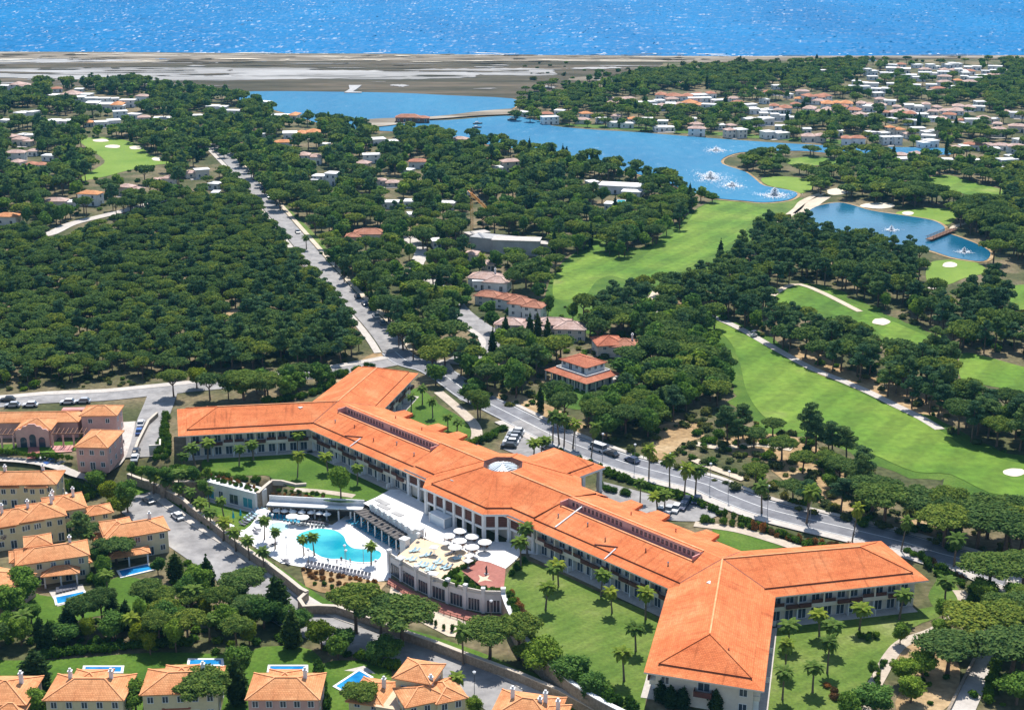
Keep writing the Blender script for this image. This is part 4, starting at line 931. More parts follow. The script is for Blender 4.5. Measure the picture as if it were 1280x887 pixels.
for t, z_ in ((.1, .3), (.1, 3.7), (.9, .3), (.9, 3.7)):
    window(hotel, a[0]+(b_[0]-a[0])*t, a[1]+(b_[1]-a[1])*t, z_, rz, 1.5, 2.0)
def onwall(t, o): return (a[0]+(b_[0]-a[0])*t+math.sin(rz)*o, a[1]+(b_[1]-a[1])*t-math.cos(rz)*o)
c = onwall(.5, .02); window(hotel, c[0], c[1], 3.5, rz, 2.2, 2.3)
m = MB(); m.box(-1.6, 1.6, -1.5, -.03, 3.0, 3.15); m.box(-1.6, 1.6, -1.5, -1.42, 3.15, 4.1); m.box(-1.6, -1.52, -1.42, -.03, 3.15, 4.1); m.box(1.52, 1.6, -1.42, -.03, 3.15, 4.1); m.ob('balcony', MT['brown'], hotel, (c[0], c[1], 0), rz)
# hall front: columns, upper dark-red screens, glazing
HW = inset(HO, .75); fr = [HW[i] for i in range(0, 6)]
m = MB(); m.box(-16, 16, 2.6, 3.0, -.2, EZ-.3); m.ob('glazed_wall', MT['glass'], hotel)
segs = [(fr[1], fr[2], 2), (fr[2], fr[3], 6), (fr[3], fr[4], 2), (fr[0], fr[1], 2), (fr[4], fr[5], 2)]
for A, B, n in segs:
    L = math.hypot(B[0]-A[0], B[1]-A[1]); rz = math.atan2(B[1]-A[1], B[0]-A[0])
    for i in range(n+1):
        x, y = A[0]+(B[0]-A[0])*i/n, A[1]+(B[1]-A[1])*i/n
        m = MB(); m.box(-.36, .36, -.36, .36, -.3, HE-.5); m.box(-.46, .46, -.46, .46, -.3, .35); m.ob('column', MT['white'], hotel, (x, y, 0), rz)
    for i in range(n):
        x, y = A[0]+(B[0]-A[0])*(i+.5)/n, A[1]+(B[1]-A[1])*(i+.5)/n; w_ = L/n-.74
        m = MB(); m.box(-w_/2, w_/2, -.18, .18, 3.0, 3.55); m.ob('beam', MT['white'], hotel, (x, y, 0), rz)
        m = MB(); m.box(-w_/2, w_/2, .0, .1, 3.56, HE-.9)
        m.ob('screen_panel', MT['brown'], hotel, (x, y, 0), rz)
        m = MB()
        for k in range(4): m.box(-w_/2, w_/2, -.04, -.002, 3.8+k*.55, 3.86+k*.55)
        m.ob('screen_slat', MT['timber'], hotel, (x, y, 0), rz)
        m = MB(); m.box(-w_/2, w_/2, .1, .2, HE-.85, HE-.5); m.ob('lintel', MT['white'], hotel, (x, y, 0), rz)
opn([PJ(*HU(*p), EZ) for p in OUT]); opn([PJ(*HU(*p), 0) for p in WQ])
for A, B in ((WQ[13], WQ[0]), (WQ[0], WQ[1]), (WQ[1], WQ[2]), (WQ[2], WQ[3]), (WQ[4], WQ[5])):
    opn([PJ(*HU(*A), 0), PJ(*HU(*B), 0), PJ(*HU(*B), EZ), PJ(*HU(*A), EZ)])
# ------------------------------------------------------------------ walls, terraces, pool garden
def wline(name, pts, z0, z1, th, mat, label, cat='wall', cop=None, sm=0, copz=.16):
    if sm: pts = smooth(pts, sm, False)
    n = len(pts); L_ = []; R_ = []
    for i, p in enumerate(pts):
        a, c = pts[max(i-1, 0)], pts[min(i+1, n-1)]; dx, dy = c[0]-a[0], c[1]-a[1]; l = math.hypot(dx, dy) or 1
        L_.append((p[0]-dy/l*th/2, p[1]+dx/l*th/2)); R_.append((p[0]+dy/l*th/2, p[1]-dx/l*th/2))
    b = MB(); b.prism(L_[::-1]+R_ if True else [], z0, z1, top=False, bottom=False)
    o = b.ob(name, mat); tag(o, label, cat)
    c = MB(); k = (th/2+.09)/(th/2)
    Lc = [(p[0]+(l[0]-p[0])*k, p[1]+(l[1]-p[1])*k) for p, l in zip(pts, L_)]; Rc = [(p[0]+(l[0]-p[0])*k, p[1]+(l[1]-p[1])*k) for p, l in zip(pts, R_)]
    for i in range(n-1):
        c.poly([(*Rc[i], z1+copz), (*Rc[i+1], z1+copz), (*Lc[i+1], z1+copz), (*Lc[i], z1+copz)])
        c.poly([(*Rc[i], z1-.01), (*Rc[i+1], z1-.01), (*Rc[i+1], z1+copz), (*Rc[i], z1+copz)]); c.poly([(*Lc[i], z1-.01), (*Lc[i], z1+copz), (*Lc[i+1], z1+copz), (*Lc[i+1], z1-.01)])
    for q in (0, n-1): c.poly([(*Lc[q], z1-.01), (*Rc[q], z1-.01), (*Rc[q], z1+copz), (*Lc[q], z1+copz)])
    c.ob('coping', cop or mat, o); return o
def gl(px, z): return [G(p[0], p[1], z) for p in px]
SW = gl([(160,592),(170,596),(190,603),(213,614),(227,622),(242,635),(268,654),(296,676),(315,690),(339,706),(360,722),(376,735),(384,739)], LOW+2.3)
wline('stone_wall', SW, LOW-.3, LOW+2.3, .7, MT['stone'], 'long stone wall between the pool garden and the lower street', cop=MT['coping'])
wline('stone_wall', gl([(384,739),(374,748),(380,757),(398,756),(420,757),(445,765),(480,778),(510,790),(542,801),(576,814),(612,827),(650,841),(700,862),(760,895)], LOW+2.0), LOW-.3, LOW+2.0, .7, MT['stone'], 'stepped stone wall under the umbrella pines', cop=MT['coping'])
# retaining walls
wline('retaining_wall', gl([(322,617.5),(331,609),(339,602.5)], .2), LOW-.3, .5, .7, MT['stone'], 'stone retaining wall beside the pool pavilion', cop=MT['coping'])
wline('garden_wall', gl([(339,602),(352,602.5),(370,607),(383,606)], .2), -.6, .6, .5, MT['coping'], 'low cream wall at the end of the west lawn')
wline('retaining_wall', gl([(200,603),(230,602),(257,602)], .2), LOW-.3, .3, .7, MT['stone'], 'stone retaining wall below the west palms', cop=MT['coping'])
wline('retaining_wall', gl([(629,743),(634,757),(640,770),(648,785),(662,804),(700,842),(746,873),(800,900)], .3), LOW-.3, .5, .8, MT['stone'], 'curving retaining wall below the front lawn', cop=MT['white'], sm=3)
# pool pavilion
A, B = G(258, 602, 0), G(322, 618, 0); L = math.hypot(B[0]-A[0], B[1]-A[1]); rz = math.atan2(B[1]-A[1], B[0]-A[0])
pav = empty('pool_pavilion', (A[0], A[1], LOW), rz, 'white pool pavilion with turquoise windows and planted roof', 'pavilion')
m = MB(); m.box(0, L, -.9, 3.5, -.3, 4.35); m.ob('wall', MT['white'], pav)
for i, (t, w_, mg) in enumerate(((.12, 2.4, 'blueglass'), (.33, 1.4, 'glass'), (.58, 2.8, 'glass'), (.85, 3.0, 'blueglass'))): window(pav, L*t, -.92, .4, 0, w_, 2.6, mglass=mg)
m = MB(); m.box(-.2, L+.2, -1.0, -.7, 4.36, 4.7); m.ob('parapet', MT['white'], pav)
m = MB(); m.box(0, L, -2.4, -.93, -.2, .12); m.ob('terrace_step', MT['pave'], pav)
for k in range(2):
    x, y = G(292+k*9, 651-k*3, LOW); s_ = empty('folded_parasol', (x, y, LOW), 0, 'closed turquoise parasol on the lawn below the pavilion', 'parasol', 'closed turquoise parasols')
    m = MB(); m.tube([(0, 0, 0), (0, 0, 2.8)], [.05, .05], 6); m.ob('pole', MT['metal'], s_); m = MB(); m.tube([(0, 0, .9), (0, 0, 1.4), (0, 0, 2.7)], [.34, .26, .05], 8); m.ob('canopy', MT['teal'], s_)
# pool bar under the lawn terrace
A, B = G(336, 622, 0), G(455, 628, 0); L = math.hypot(B[0]-A[0], B[1]-A[1]); rz = math.atan2(B[1]-A[1], B[0]-A[0])
bar = empty('pool_bar', (A[0], A[1], LOW), rz, 'long white pool bar with shaded recess under the planted terrace', 'bar')
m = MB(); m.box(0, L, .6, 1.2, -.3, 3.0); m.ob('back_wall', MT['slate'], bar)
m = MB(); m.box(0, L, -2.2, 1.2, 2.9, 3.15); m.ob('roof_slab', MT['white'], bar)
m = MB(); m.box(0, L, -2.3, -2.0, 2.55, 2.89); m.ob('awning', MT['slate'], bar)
m = MB(); m.box(0, L, .3, .58, 3.16, 4.5); m.ob('parapet', MT['white'], bar)
m = MB(); m.box(.6, L*.62, -.6, -.1, -.2, 1.1); m.ob('counter', MT['brown'], bar)
for i in range(9): m = MB(); m.box(L*i/8-.18, L*i/8+.18, -2.0, -1.64, -.2, 2.54); m.ob('column', MT['white'], bar)
for i in range(6): window(bar, 1.5+i*2.3, .58, .8, 0, 1.5, 1.4)
# pergola with dark roof
PG = gl([(442,638),(461,634),(511,666),(496,674)], -.7)
perg = empty('pergola', (*PG[0], LOW), 0, 'dark flat-roofed shelter over the blue loungers', 'pergola')
o = PG[0]; R_ = [(p[0]-o[0], p[1]-o[1]) for p in PG]
m = MB(); m.prism(R_[::-1], 3.05, 3.3); m.ob('roof', MT['slate'], perg)
for k in range(14):
    t = (k+.5)/14; a = [R_[0][i]+(R_[3][i]-R_[0][i])*t for i in (0, 1)]; c = [R_[1][i]+(R_[2][i]-R_[1][i])*t for i in (0, 1)]
    m = MB(); m.bar((*a, 3.36), (*c, 3.36), .5, .1); m.ob('roof_batten', MT['slate'], perg)
for k in range(7):
    t = .02+.96*k/6; x, y = [R_[0][i]+(R_[3][i]-R_[0][i])*t for i in (0, 1)]
    m = MB(); m.box(x-.13, x+.13, y-.13, y+.13, -.1, 3.04); m.ob('post', MT['white'], perg)
# sheets
sheet('pool_deck', [(285,656),(300,646),(322,632),(345,641),(415,656),(436,642),(470,662),(500,688),(492,702),(488,725),(465,727),(420,717),(381,709),(352,704),(322,686),(297,669)], LOW, .06, MT['deck'], 'white paved deck round the curvy pool', 'deck', 0)
Z7 = lambda pts: [(280+x/6.335, 600+y/6.335) for x, y in pts]
POOLP = smooth(Z7([(573,460),(600,428),(660,404),(740,388),(830,392),(900,410),(950,450),(970,500),(1020,540),(1100,550),(1180,553),(1232,568),(1245,600),(1220,632),(1160,650),(1080,652),(1000,642),(930,626),(850,626),(780,612),(740,592),(690,560),(640,535),(590,500)]), 3)
PW = gl(POOLP, LOW); cx = sum(p[0] for p in PW)/len(PW); cy_ = sum(p[1] for p in PW)/len(PW)
pool = empty('swimming_pool', (cx, cy_, LOW), 0, 'large curvy turquoise pool on the white deck', 'swimming pool')
def pool_parts(e, loc, pts, mat, z=.13, rim=1.06, rimw=.45):
    cx, cy_ = loc
    Pl = [(p[0]-cx, p[1]-cy_) for p in pts]
    sheet_world('water', Pl, z, mat, None, None, None, parent=e)
    m = MB(); n = len(Pl)
    ar = sum(Pl[i][0]*Pl[(i+1) % n][1]-Pl[(i+1) % n][0]*Pl[i][1] for i in range(n)); Q_ = Pl if ar > 0 else Pl[::-1]
    O_ = inset(Q_, -rimw)
    for i in range(n):
        j = (i+1) % n; m.poly([(*Q_[i], z+.05), (*O_[i], z+.05), (*O_[j], z+.05), (*Q_[j], z+.05)][::-1]); m.poly([(*O_[i], -.05), (*O_[j], -.05), (*O_[j], z+.05), (*O_[i], z+.05)])
    m.ob('coping', MT['white'], e)
pool_parts(pool, (cx, cy_), PW, MT['pool'])
KP = gl(smooth(Z7([(355,375),(380,350),(430,340),(490,350),(512,378),(480,402),(420,410),(370,400)]), 3), LOW); c = (sum(p[0] for p in KP)/len(KP), sum(p[1] for p in KP)/len(KP))
e = empty('paddling_pool', (*c, LOW), 0, 'small pale paddling pool beside the large curvy pool', 'swimming pool'); pool_parts(e, c, KP, MT['kidpool'])
sheet('planted_sand', [(376,712),(400,712),(440,720),(470,727),(484,728),(470,745),(430,744),(400,740),(382,733)], LOW, .09, MT['soil'], 'sandy planting bed with rusty shrubs below the pool deck', 'soil', 0)
sheet('planted_sand', [(490,728),(520,745),(560,768),(600,785),(632,780),(640,790),(600,800),(560,795),(520,775),(486,745)], LOW, .09, MT['track'], 'sandy slope below the curved restaurant', 'soil', 0)
sheet('restaurant_path', [(486,722),(520,741),(560,757),(604,769),(634,768),(630,778),(600,780),(555,768),(515,750),(484,730)], LOW, .14, MT['redtile'], 'red paved walk at the foot of the curved restaurant', 'path', 0)
hb = [HU(-26, 1.5), HU(-14, .5), HU(-10.6, -2.6), HU(10.6, -2.6), HU(14, .5), HU(24, 1.5)]
sheet_world('terrace', gl([(454,629),(463,634),(523,670)], 0)+gl([(540,677),(580,688),(596,700),(612,703),(632,711),(644,701),(652,692)], 0)+hb[::-1]+gl([(488,612),(470,622)], 0), .12, MT['deck'], 'white hotel terrace with round parasols', 'terrace')
sheet('sun_deck', [(497,695),(506,688),(523,672),(540,677.3),(580,688.3),(596,700.3),(575,711),(547,727),(520,716)], 0, .16, MT['sundeck'], 'beige sun deck on the roof of the curved restaurant', 'deck', 0)
sheet('red_terrace', [(577,714),(598,701),(612,703.5),(632,711.5),(630,735),(604,735)], 0, .2, MT['redtile'], 'red tiled terrace with a star inlay', 'terrace', 0)
sheet('star_inlay', [(598,719),(604,722),(612,719.5),(609,724),(616,727),(606,726),(597,729),(600,724)], 0, .21, MT['sundeck'], 'pale star set into the red terrace', 'paving', 0)
sheet('planting_bed', [(546,728),(577,712),(590,702),(600,706),(578,718),(596,733),(630,735.5),(629,742),(604,742),(560,730)], 0, .18, MT['lawn'], 'planted border along the restaurant roof edge', 'planting', 0)
# curved restaurant
RF = [(487,695),(502,704.5),(521,715.5),(538,723.5),(560,731.5),(582,738.5),(604,743),(629,743.5)]
RW = gl(RF, 0); ox, oy = RW[3]
rest = empty('curved_restaurant', (ox, oy, LOW), 0, 'curved white restaurant front with tall dark windows below the sun deck', 'restaurant')
for i in range(7):
    a = (RW[i][0]-ox, RW[i][1]-oy); c = (RW[i+1][0]-ox, RW[i+1][1]-oy); L = math.hypot(c[0]-a[0], c[1]-a[1]); rz = math.atan2(c[1]-a[1], c[0]-a[0])
    m = MB(); m.box(0, L, -.2, .9, -.4, 4.2); m.ob('wall', MT['white'], rest, (*a, 0), rz)
    m = MB(); m.box(0, L, -.34, .1, 4.21, 4.36); m.ob('cornice', MT['cream'], rest, (*a, 0), rz)
    m = MB(); m.box(0, L, -.2, .06, 4.37, 5.0); m.ob('parapet', MT['cream'], rest, (*a, 0), rz)
    m = MB(); m.box(-.34, .34, -.5, .3, -.3, 5.05); m.box(-.42, .42, -.58, .38, 5.05, 5.7); m.ob('pier', MT['white'], rest, (*a, 0), rz)
    nw = 4
    for k in range(nw):
        t = .7+(L-1.4)*(k+.5)/nw; x, y = a[0]+math.cos(rz)*t+math.sin(rz)*.22, a[1]+math.sin(rz)*t-math.cos(rz)*.22
        window(rest, x, y, .25 if i < 5 else .25, rz, (L-1.8)/nw-.1, 2.6, mframe='darkmetal', mull=False)
a = RW[7]; m = MB(); m.box(-.5, .5, -.5, .5, -.3, 5.7); m.ob('pier', MT['white'], rest, (a[0]-ox, a[1]-oy, 0))
for p in ((506,682),(524,669)):
    x, y = G(*p, 0); m = MB(); m.box(-.8, .8, -.8, .8, -.4, 5.6); m.box(-.95, .95, -.95, .95, 5.6, 5.9); m.ob('gate_pier', MT['white'], rest, (x-ox, y-oy, 0), -.6)
wline('terrace_wall', gl([(463,633.5),(485,647),(505,659.5),(523,670.5)], .1), LOW-.3, 1.0, .35, MT['white'], 'white parapet wall of the terrace above the pergola')
for k in range(9):
    t = k/8; p = (464+59*t, 634+36.5*t); x, y = G(*p, 1.1); b = MB(); b.box(-.3, .3, -.3, .3, -.05, .75); b.box(-.38, .38, -.38, .38, .75, .9)
    tag(b.ob('pedestal', MT['white'], None, (x, y, 1.12), -.6), 'white pedestal on the terrace parapet above the pergola', 'pedestal', 'pedestals on the terrace parapet')
# wooden rail fence
rf = smooth(gl([(484,731),(505,742),(530,754),(555,768),(585,778)], LOW), 4, False)
e = empty('rail_fence', (*rf[0], LOW), 0, 'brown wooden rail fence below the curved restaurant', 'fence')
for i in range(len(rf)-1):
    a = (rf[i][0]-rf[0][0], rf[i][1]-rf[0][1]); c = (rf[i+1][0]-rf[0][0], rf[i+1][1]-rf[0][1])
    m = MB(); m.box(a[0]-.07, a[0]+.07, a[1]-.07, a[1]+.07, -.2, 1.15); m.ob('post', MT['timber'], e)
    for z_ in (.45, 1.0): m = MB(); m.bar((*a, z_), (*c, z_), .06, .12); m.ob('rail', MT['timber'], e)
# glass kiosk and planters on the terrace
x, y = G(553, 655, 0); e = empty('glass_kiosk', (x, y, .12), HROT, 'white framed glass kiosk on the hotel terrace', 'kiosk')
m = MB(); m.box(-2.6, 2.6, -1.6, 1.6, 0, 2.4); m.ob('glass_box', MT['skyglass'], e)
m = MB(); m.box(-2.8, 2.8, -1.8, 1.8, 2.4, 2.6); m.ob('roof', MT['white'], e)
for sx in (-2.65, 2.65):
    for sy in (-1.65, 1.65): m = MB(); m.box(sx-.1, sx+.1, sy-.1, sy+.1, 0, 2.39); m.ob('post', MT['white'], e)
for nm, px, w_ in (('skylight_panel', (480, 634), 2), ('skylight_panel', (497, 643), 1.6), ('skylight_panel', (478, 628), 2.2)):
    x, y = G(*px, 0); m = MB(); m.box(-w_, w_, -.7, .7, 0, .16); tag(m.ob(nm, MT['concrete'], None, (x, y, .13), HROT), 'flat grey rooflight set in the white terrace', 'rooflight', 'rooflights in the white terrace')
# parasols
def parasol(px, py, z, r, hh, label, group, n=8):
    x, y = G(px, py, z+hh)
    e = empty('parasol', (x, y, z), RNG.uniform(0, 1), label, 'parasol', group)
    m = MB(); m.cone((0, 0), r, .05, hh-.38, hh+.1, n); m.cone((0, 0), r, r, hh-.5, hh-.378, n, top=False); m.ob('canopy', MT['canvas'], e)
    m = MB(); m.tube([(0, 0, 0), (0, 0, hh)], [.05, .05], 6); m.ob('pole', MT['metal'], e); m = MB(); m.cone((0, 0), .42, .4, 0, .12, 8); m.ob('base', MT['concrete'], e)
Z6 = lambda p: (460+p[0]/6.335, 640+p[1]/6.335)
for p in ((635,172),(730,133),(825,178),(727,212),(925,222),(825,262),(690,262)): parasol(*Z6(p), .12, 1.55, 2.7, 'round white parasol with tables on the hotel terrace', 'round parasols on the hotel terrace', 12)
for p in ((522,262),(792,368),(522,470),(257,345),(800,330)): parasol(*Z6(p), .17, 1.25, 2.2, 'square cream parasol on the beige sun deck', 'square parasols on the sun deck', 4)
for p in ((540,272),(622,280),(300,235)): parasol(*Z7([p])[0], LOW+.1, 1.6, 2.4, 'white parasol above loungers by the paddling pool', 'parasols by the paddling pool')
for p in ((415,225),(480,228),(545,232),(615,238),(690,240),(755,246),(815,255)): parasol(*Z7([p])[0], LOW+.1, 1.0, 2.1, 'small white parasol lined up before the pool bar', 'parasols along the pool bar')
# tables and chairs under the round parasols
tb = MB(); tb.cone((0, 0), .55, .55, .68, .74, 10); tb.cone((0, 0), .06, .06, 0, .68, 6); tb.cone((0, 0), .3, .25, 0, .05, 8); TBL = tb.mesh('table', MT['timber'])
ch = MB(); ch.box(-.24, .24, -.24, .24, .4, .48); ch.box(-.24, .24, .2, .26, .48, .9)
for sx in (-.2, .2):
    for sy in (-.2, .2): ch.box(sx-.03, sx+.03, sy-.03, sy+.03, 0, .4)
CHR = ch.mesh('chair', MT['timber'])
for p in ((640,215),(735,180),(830,222),(732,262),(925,272),(830,310)):
    x, y = G(*Z6(p), .12); tag(mob('table', TBL, None, (x, y, .12)), 'round brown table under a white terrace parasol', 'table', 'tables on the hotel terrace')
    for k in range(4):
        a = k*1.57+.5; tag(mob('chair', CHR, None, (x+.95*math.cos(a), y+.95*math.sin(a), .12), a-1.57), 'brown chair drawn up to a terrace table', 'chair', 'chairs on the hotel terrace')
# sun loungers
def lounger_mesh(mat):
    m = MB(); m.box(-.32, .32, -.95, .35, .28, .36, 0); m.poly([(-.32, .35, .36), (.32, .35, .36), (.32, .9, .82), (-.32, .9, .82)], 0); m.poly([(-.32, .9, .76), (.32, .9, .76), (.32, .35, .28), (-.32, .35, .28)], 0)
    for sx in (-.28, .28):
        for sy in (-.85, .3): m.box(sx-.03, sx+.03, sy-.03, sy+.03, 0, .28, 1)
    return m.mesh('sun_lounger', [MT[mat], MT['frame']])
LM = {k: lounger_mesh(k) for k in ('lblue', 'lpale', 'lgrey', 'canvas')}
def lounger(px, py, z, rz, k, label, group):
    x, y = G(px, py, z); tag(mob('sun_lounger', LM[k], None, (x, y, z), rz), label, 'sun lounger', group)
for k in range(19):
    t = k/18; lounger(437+59*t, 651.5+33*t, LOW+.08, math.radians(-62), 'lblue', 'blue sun lounger in the row before the dark shelter', 'blue loungers before the dark shelter')
for k in range(16):
    t = k/15; lounger(443+54*t, 648+29*t, LOW+.08, math.radians(-62), 'lblue', 'blue sun lounger shaded by the dark shelter', 'blue loungers under the dark shelter')
for k in range(9): lounger(338+k*4.4, 645.5+k*.9, LOW+.08, math.radians(10), 'lblue', 'teal lounger between paddling pool and pool bar', 'teal loungers by the pool bar')
for k in range(10): lounger(376+k*3.7, 651+k*.6, LOW+.08, math.radians(200), 'lgrey', 'grey lounger on the deck before the pool bar', 'grey loungers before the pool bar')
for k in range(8): lounger(372+k*4.6, 656+k*.25, LOW+.08, math.radians(190), 'canvas', 'white lounger beside the curvy pool', 'white loungers by the curvy pool')
for k in range(7): lounger(309+k*3.2, 650-k*2.3, LOW+.08, math.radians(60), 'lpale', 'pale blue lounger at the corner of the white deck', 'pale loungers at the deck corner')
for k in range(5): lounger(303+k*3.4, 656-k*2.3, LOW+.08, math.radians(60), 'lgrey', 'grey lounger at the corner of the white deck', 'grey loungers at the deck corner')
for k in range(18):
    t = k/17; lounger(384+77*t, 706+15.5*t, LOW+.08, math.radians(-12), 'lgrey', 'grey lounger along the low edge of the white deck', 'grey loungers along the deck edge')
for p in ((355,310),(385,310),(330,375),(360,385),(440,350),(480,345),(400,415),(430,425),(455,430),(490,445),(545,395),(565,410),(700,365),(715,375),(600,440),(630,450),(480,465),(515,455)):
    lounger(*Z6(p), .17, math.radians(-60+RNG.uniform(-12, 12)), 'lpale', 'pale blue lounger on the beige sun deck', 'pale loungers on the sun deck')
for p in ((640,335),(665,325),(610,430),(645,440)): lounger(*Z6(p), .17, math.radians(-60), 'lgrey', 'dark lounger on the beige sun deck', 'dark loungers on the sun deck')
for p in Z7([(265,395),(250,420),(400,510),(370,520),(500,660),(480,640)]): lounger(*p, LOW+.08, math.radians(RNG.uniform(0, 180)), 'lgrey', 'grey lounger under the deck palms', 'grey loungers under the deck palms')
# lamp posts round the pool
def lamp_post(px, py, z, hh, label, group, mat='metal'):
    x, y = G(px, py, z); e = empty('lamp_post', (x, y, z), 0, label, 'lamp post', group)
    m = MB(); m.tube([(0, 0, 0), (0, 0, hh)], [.07, .05], 6); m.ob('pole', MT[mat], e)
    m = MB(); m.cone((0, 0), .24, .3, hh, hh+.35, 8); m.cone((0, 0), .36, .08, hh+.35, hh+.55, 8); m.ob('lantern', MT['frame'], e)
for p in Z7([(390,410),(498,590),(672,690),(960,660),(970,700),(1205,780),(1105,655)]): lamp_post(*p, LOW+.08, 4.2, 'slim pale lamp post on the white pool deck', 'lamp posts on the pool deck')
lamp_post(364, 790, LOW, 4.5, 'dark lamp post on the lower street near the stone wall', None, 'darkmetal'); lamp_post(593, 868, LOW, 4.5, 'dark lamp post beside the villa with stacked roofs', None, 'darkmetal')
lamp_post(614, 774, LOW, 4.0, 'pale lamp post at the foot of the curved restaurant', None)
for t in range(9):
    p = MAIN[7+t]; x, y = G(*p); lamp_post(p[0]+7, p[1]+9, 0, 7.0, 'tall grey lamp post along the road behind the hotel', 'road lamp posts')
opn([(285,656),(322,632),(415,656),(440,640),(500,675),(500,690),(488,722),(465,724),(420,714),(381,706),(352,700),(322,684)]); opn([(455,630),(500,615),(530,620),(670,690),(640,712),(628,742),(630,770),(560,755),(488,722)])
# ------------------------------------------------------------------ villas and houses
def hiproof(w, d, pitch, oh, z, thick=.18):
    X, Y = w/2+oh, d/2+oh; r = min(X, Y); rh = r*pitch; m = MB()
    if X >= Y: a, b_ = (-(X-Y), 0, z+rh), ((X-Y), 0, z+rh)
    else: a, b_ = (0, -(Y-X), z+rh), (0, (Y-X), z+rh)
    c = [(-X, -Y, z), (X, -Y, z), (X, Y, z), (-X, Y, z)]
    if X >= Y: fs = [[c[0], c[1], b_, a], [c[1], c[2], b_], [c[2], c[3], a, b_], [c[3], c[0], a]]
    else: fs = [[c[0], c[1], a], [c[1], c[2], b_, a], [c[2], c[3], b_], [c[3], c[0], a, b_]]
    for f in fs: m.poly(f)
    for i in range(4):
        j = (i+1) % 4; m.poly([(c[i][0], c[i][1], z-thick), (c[j][0], c[j][1], z-thick), c[j], c[i]])
    m.poly([(p[0], p[1], z-thick) for p in c[::-1]])
    lines = [(a, b_)]+([(c[0], a), (c[3], a), (c[1], b_), (c[2], b_)] if X >= Y else [(c[0], a), (c[1], a), (c[2], b_), (c[3], b_)])
    return m, lines, rh
def block(e, x, y, w, d, z0, h, rz=0., roof='hip', pitch=.38, oh=.5, wall='yellow', rm='villaroof', nf=3, ns=2, floors=2, chim=0, det=2, cols=False, rng=RNG):
    cx_, sx_ = math.cos(rz), math.sin(rz)
    def loc(u, v): return (x+u*cx_-v*sx_, y+u*sx_+v*cx_)
    if cols:
        for u in np.linspace(-w/2+.2, w/2-.2, max(2, int(w/3)+1)):
            m = MB(); m.box(-.17, .17, -.17, .17, z0-.3, z0+h-.17); p = loc(u, -d/2+.2); m.ob('column', MT['white'], e, (*p, 0), rz)
    else:
        m = MB(); m.box(-w/2, w/2, -d/2, d/2, z0-.6, z0+h-(.0 if roof == 'flat' else .17)); m.ob('wall', MT[wall], e, (x, y, 0), rz)
    if roof == 'hip':
        m, lines, rh = hiproof(w, d, pitch, oh, z0+h); ro = m.ob('roof', MT[rm], e, (x, y, 0), rz)
        if det >= 2:
            for a, b_ in lines:
                if a == b_: continue
                m = MB(); m.bar((a[0], a[1], a[2]+.04), (b_[0], b_[1], b_[2]+.04), .26, .14); m.ob('ridge_cap', MT['ridge' if rm == 'villaroof' else rm], ro)
        for k in range(chim):
            u = (-1 if k % 2 else 1)*w*.27; m = MB(); m.box(u-.32, u+.32, .5, 1.1, z0+h, z0+h+rh+1.0); m.box(u-.42, u+.42, .4, 1.2, z0+h+rh+1.0, z0+h+rh+1.15); m.box(u-.2, u+.2, .6, 1.0, z0+h+rh+1.15, z0+h+rh+1.6); m.ob('chimney', MT['white'], ro)
    elif roof == 'flat':
        m = MB(); m.box(-w/2-oh, w/2+oh, -d/2-oh, d/2+oh, z0+h+.003, z0+h+.35); m.ob('roof', MT[rm], e, (x, y, 0), rz)
    if det and not cols:
        fh = h/floors
        for fl in range(floors):
            zz = z0+fl*fh+(.9 if fh > 2.2 else .5); wh = min(1.35, fh*.5)
            for i in range(nf):
                u = -w/2+w*(i+.5)/nf; p = loc(u, -d/2-.01); tall = fl == 0 and i % 2 == 1
                window(e, p[0], p[1], z0+.1 if tall else zz, rz, 1.15 if not tall else 1.4, 2.1 if tall else wh, 'door' if tall else 'window', mull=det > 1)
            for s in (-1, 1):
                for i in range(ns):
                    v = -d/2+d*(i+.5)/ns; p = loc(s*(w/2+.01), v); window(e, p[0], p[1], zz, rz+s*math.pi/2, 1.1, wh, mull=det > 1)
def villa(px, py, zb, label, cat='villa', name='villa'):
    """root under the given eave-level pixel: (px, py, eave height above base)"""
    x, y = px, py; return empty(name, (x, y, zb), 0, label, cat)
def VG(px, py, z): return G(px, py, z)
def multi(name, label, zb, blocks, cat='villa', group=None):
    """blocks: dict(px,py = centre of the roof at its eave, w,d,h,...)"""
    b0 = blocks[0]; ox, oy = G(b0['px'], b0['py'], zb+b0['h']+b0.get('z0', 0))
    e = empty(name, (ox, oy, zb), 0, label, cat, group)
    for b_ in blocks:
        k = {q: v for q, v in b_.items() if q not in ('px', 'py', 'w', 'd', 'h', 'z0')}; z0 = b_.get('z0', 0)
        x, y = G(b_['px'], b_['py'], zb+b_['h']+z0); block(e, x-ox, y-oy, b_['w'], b_['d'], z0, b_['h'], **k)
        P = [PJ(x+u*math.cos(k.get('rz', 0))-v*math.sin(k.get('rz', 0)), y+u*math.sin(k.get('rz', 0))+v*math.cos(k.get('rz', 0)), zb+z0+b_['h']) for u, v in ((-b_['w']/2, -b_['d']/2), (b_['w']/2, -b_['d']/2), (b_['w']/2, b_['d']/2), (-b_['w']/2, b_['d']/2))]
        opn(P); Bq = [PJ(*G(*q, zb+z0+b_['h']), zb) for q in P]; OPENBASE.append(Bq); opn([P[0], P[1], ((P[1][0]+Bq[1][0])/2, P[1][1]*.35+Bq[1][1]*.65), ((P[0][0]+Bq[0][0])/2, P[0][1]*.35+Bq[0][1]*.65)])
    return e
R = math.radians
D = dict
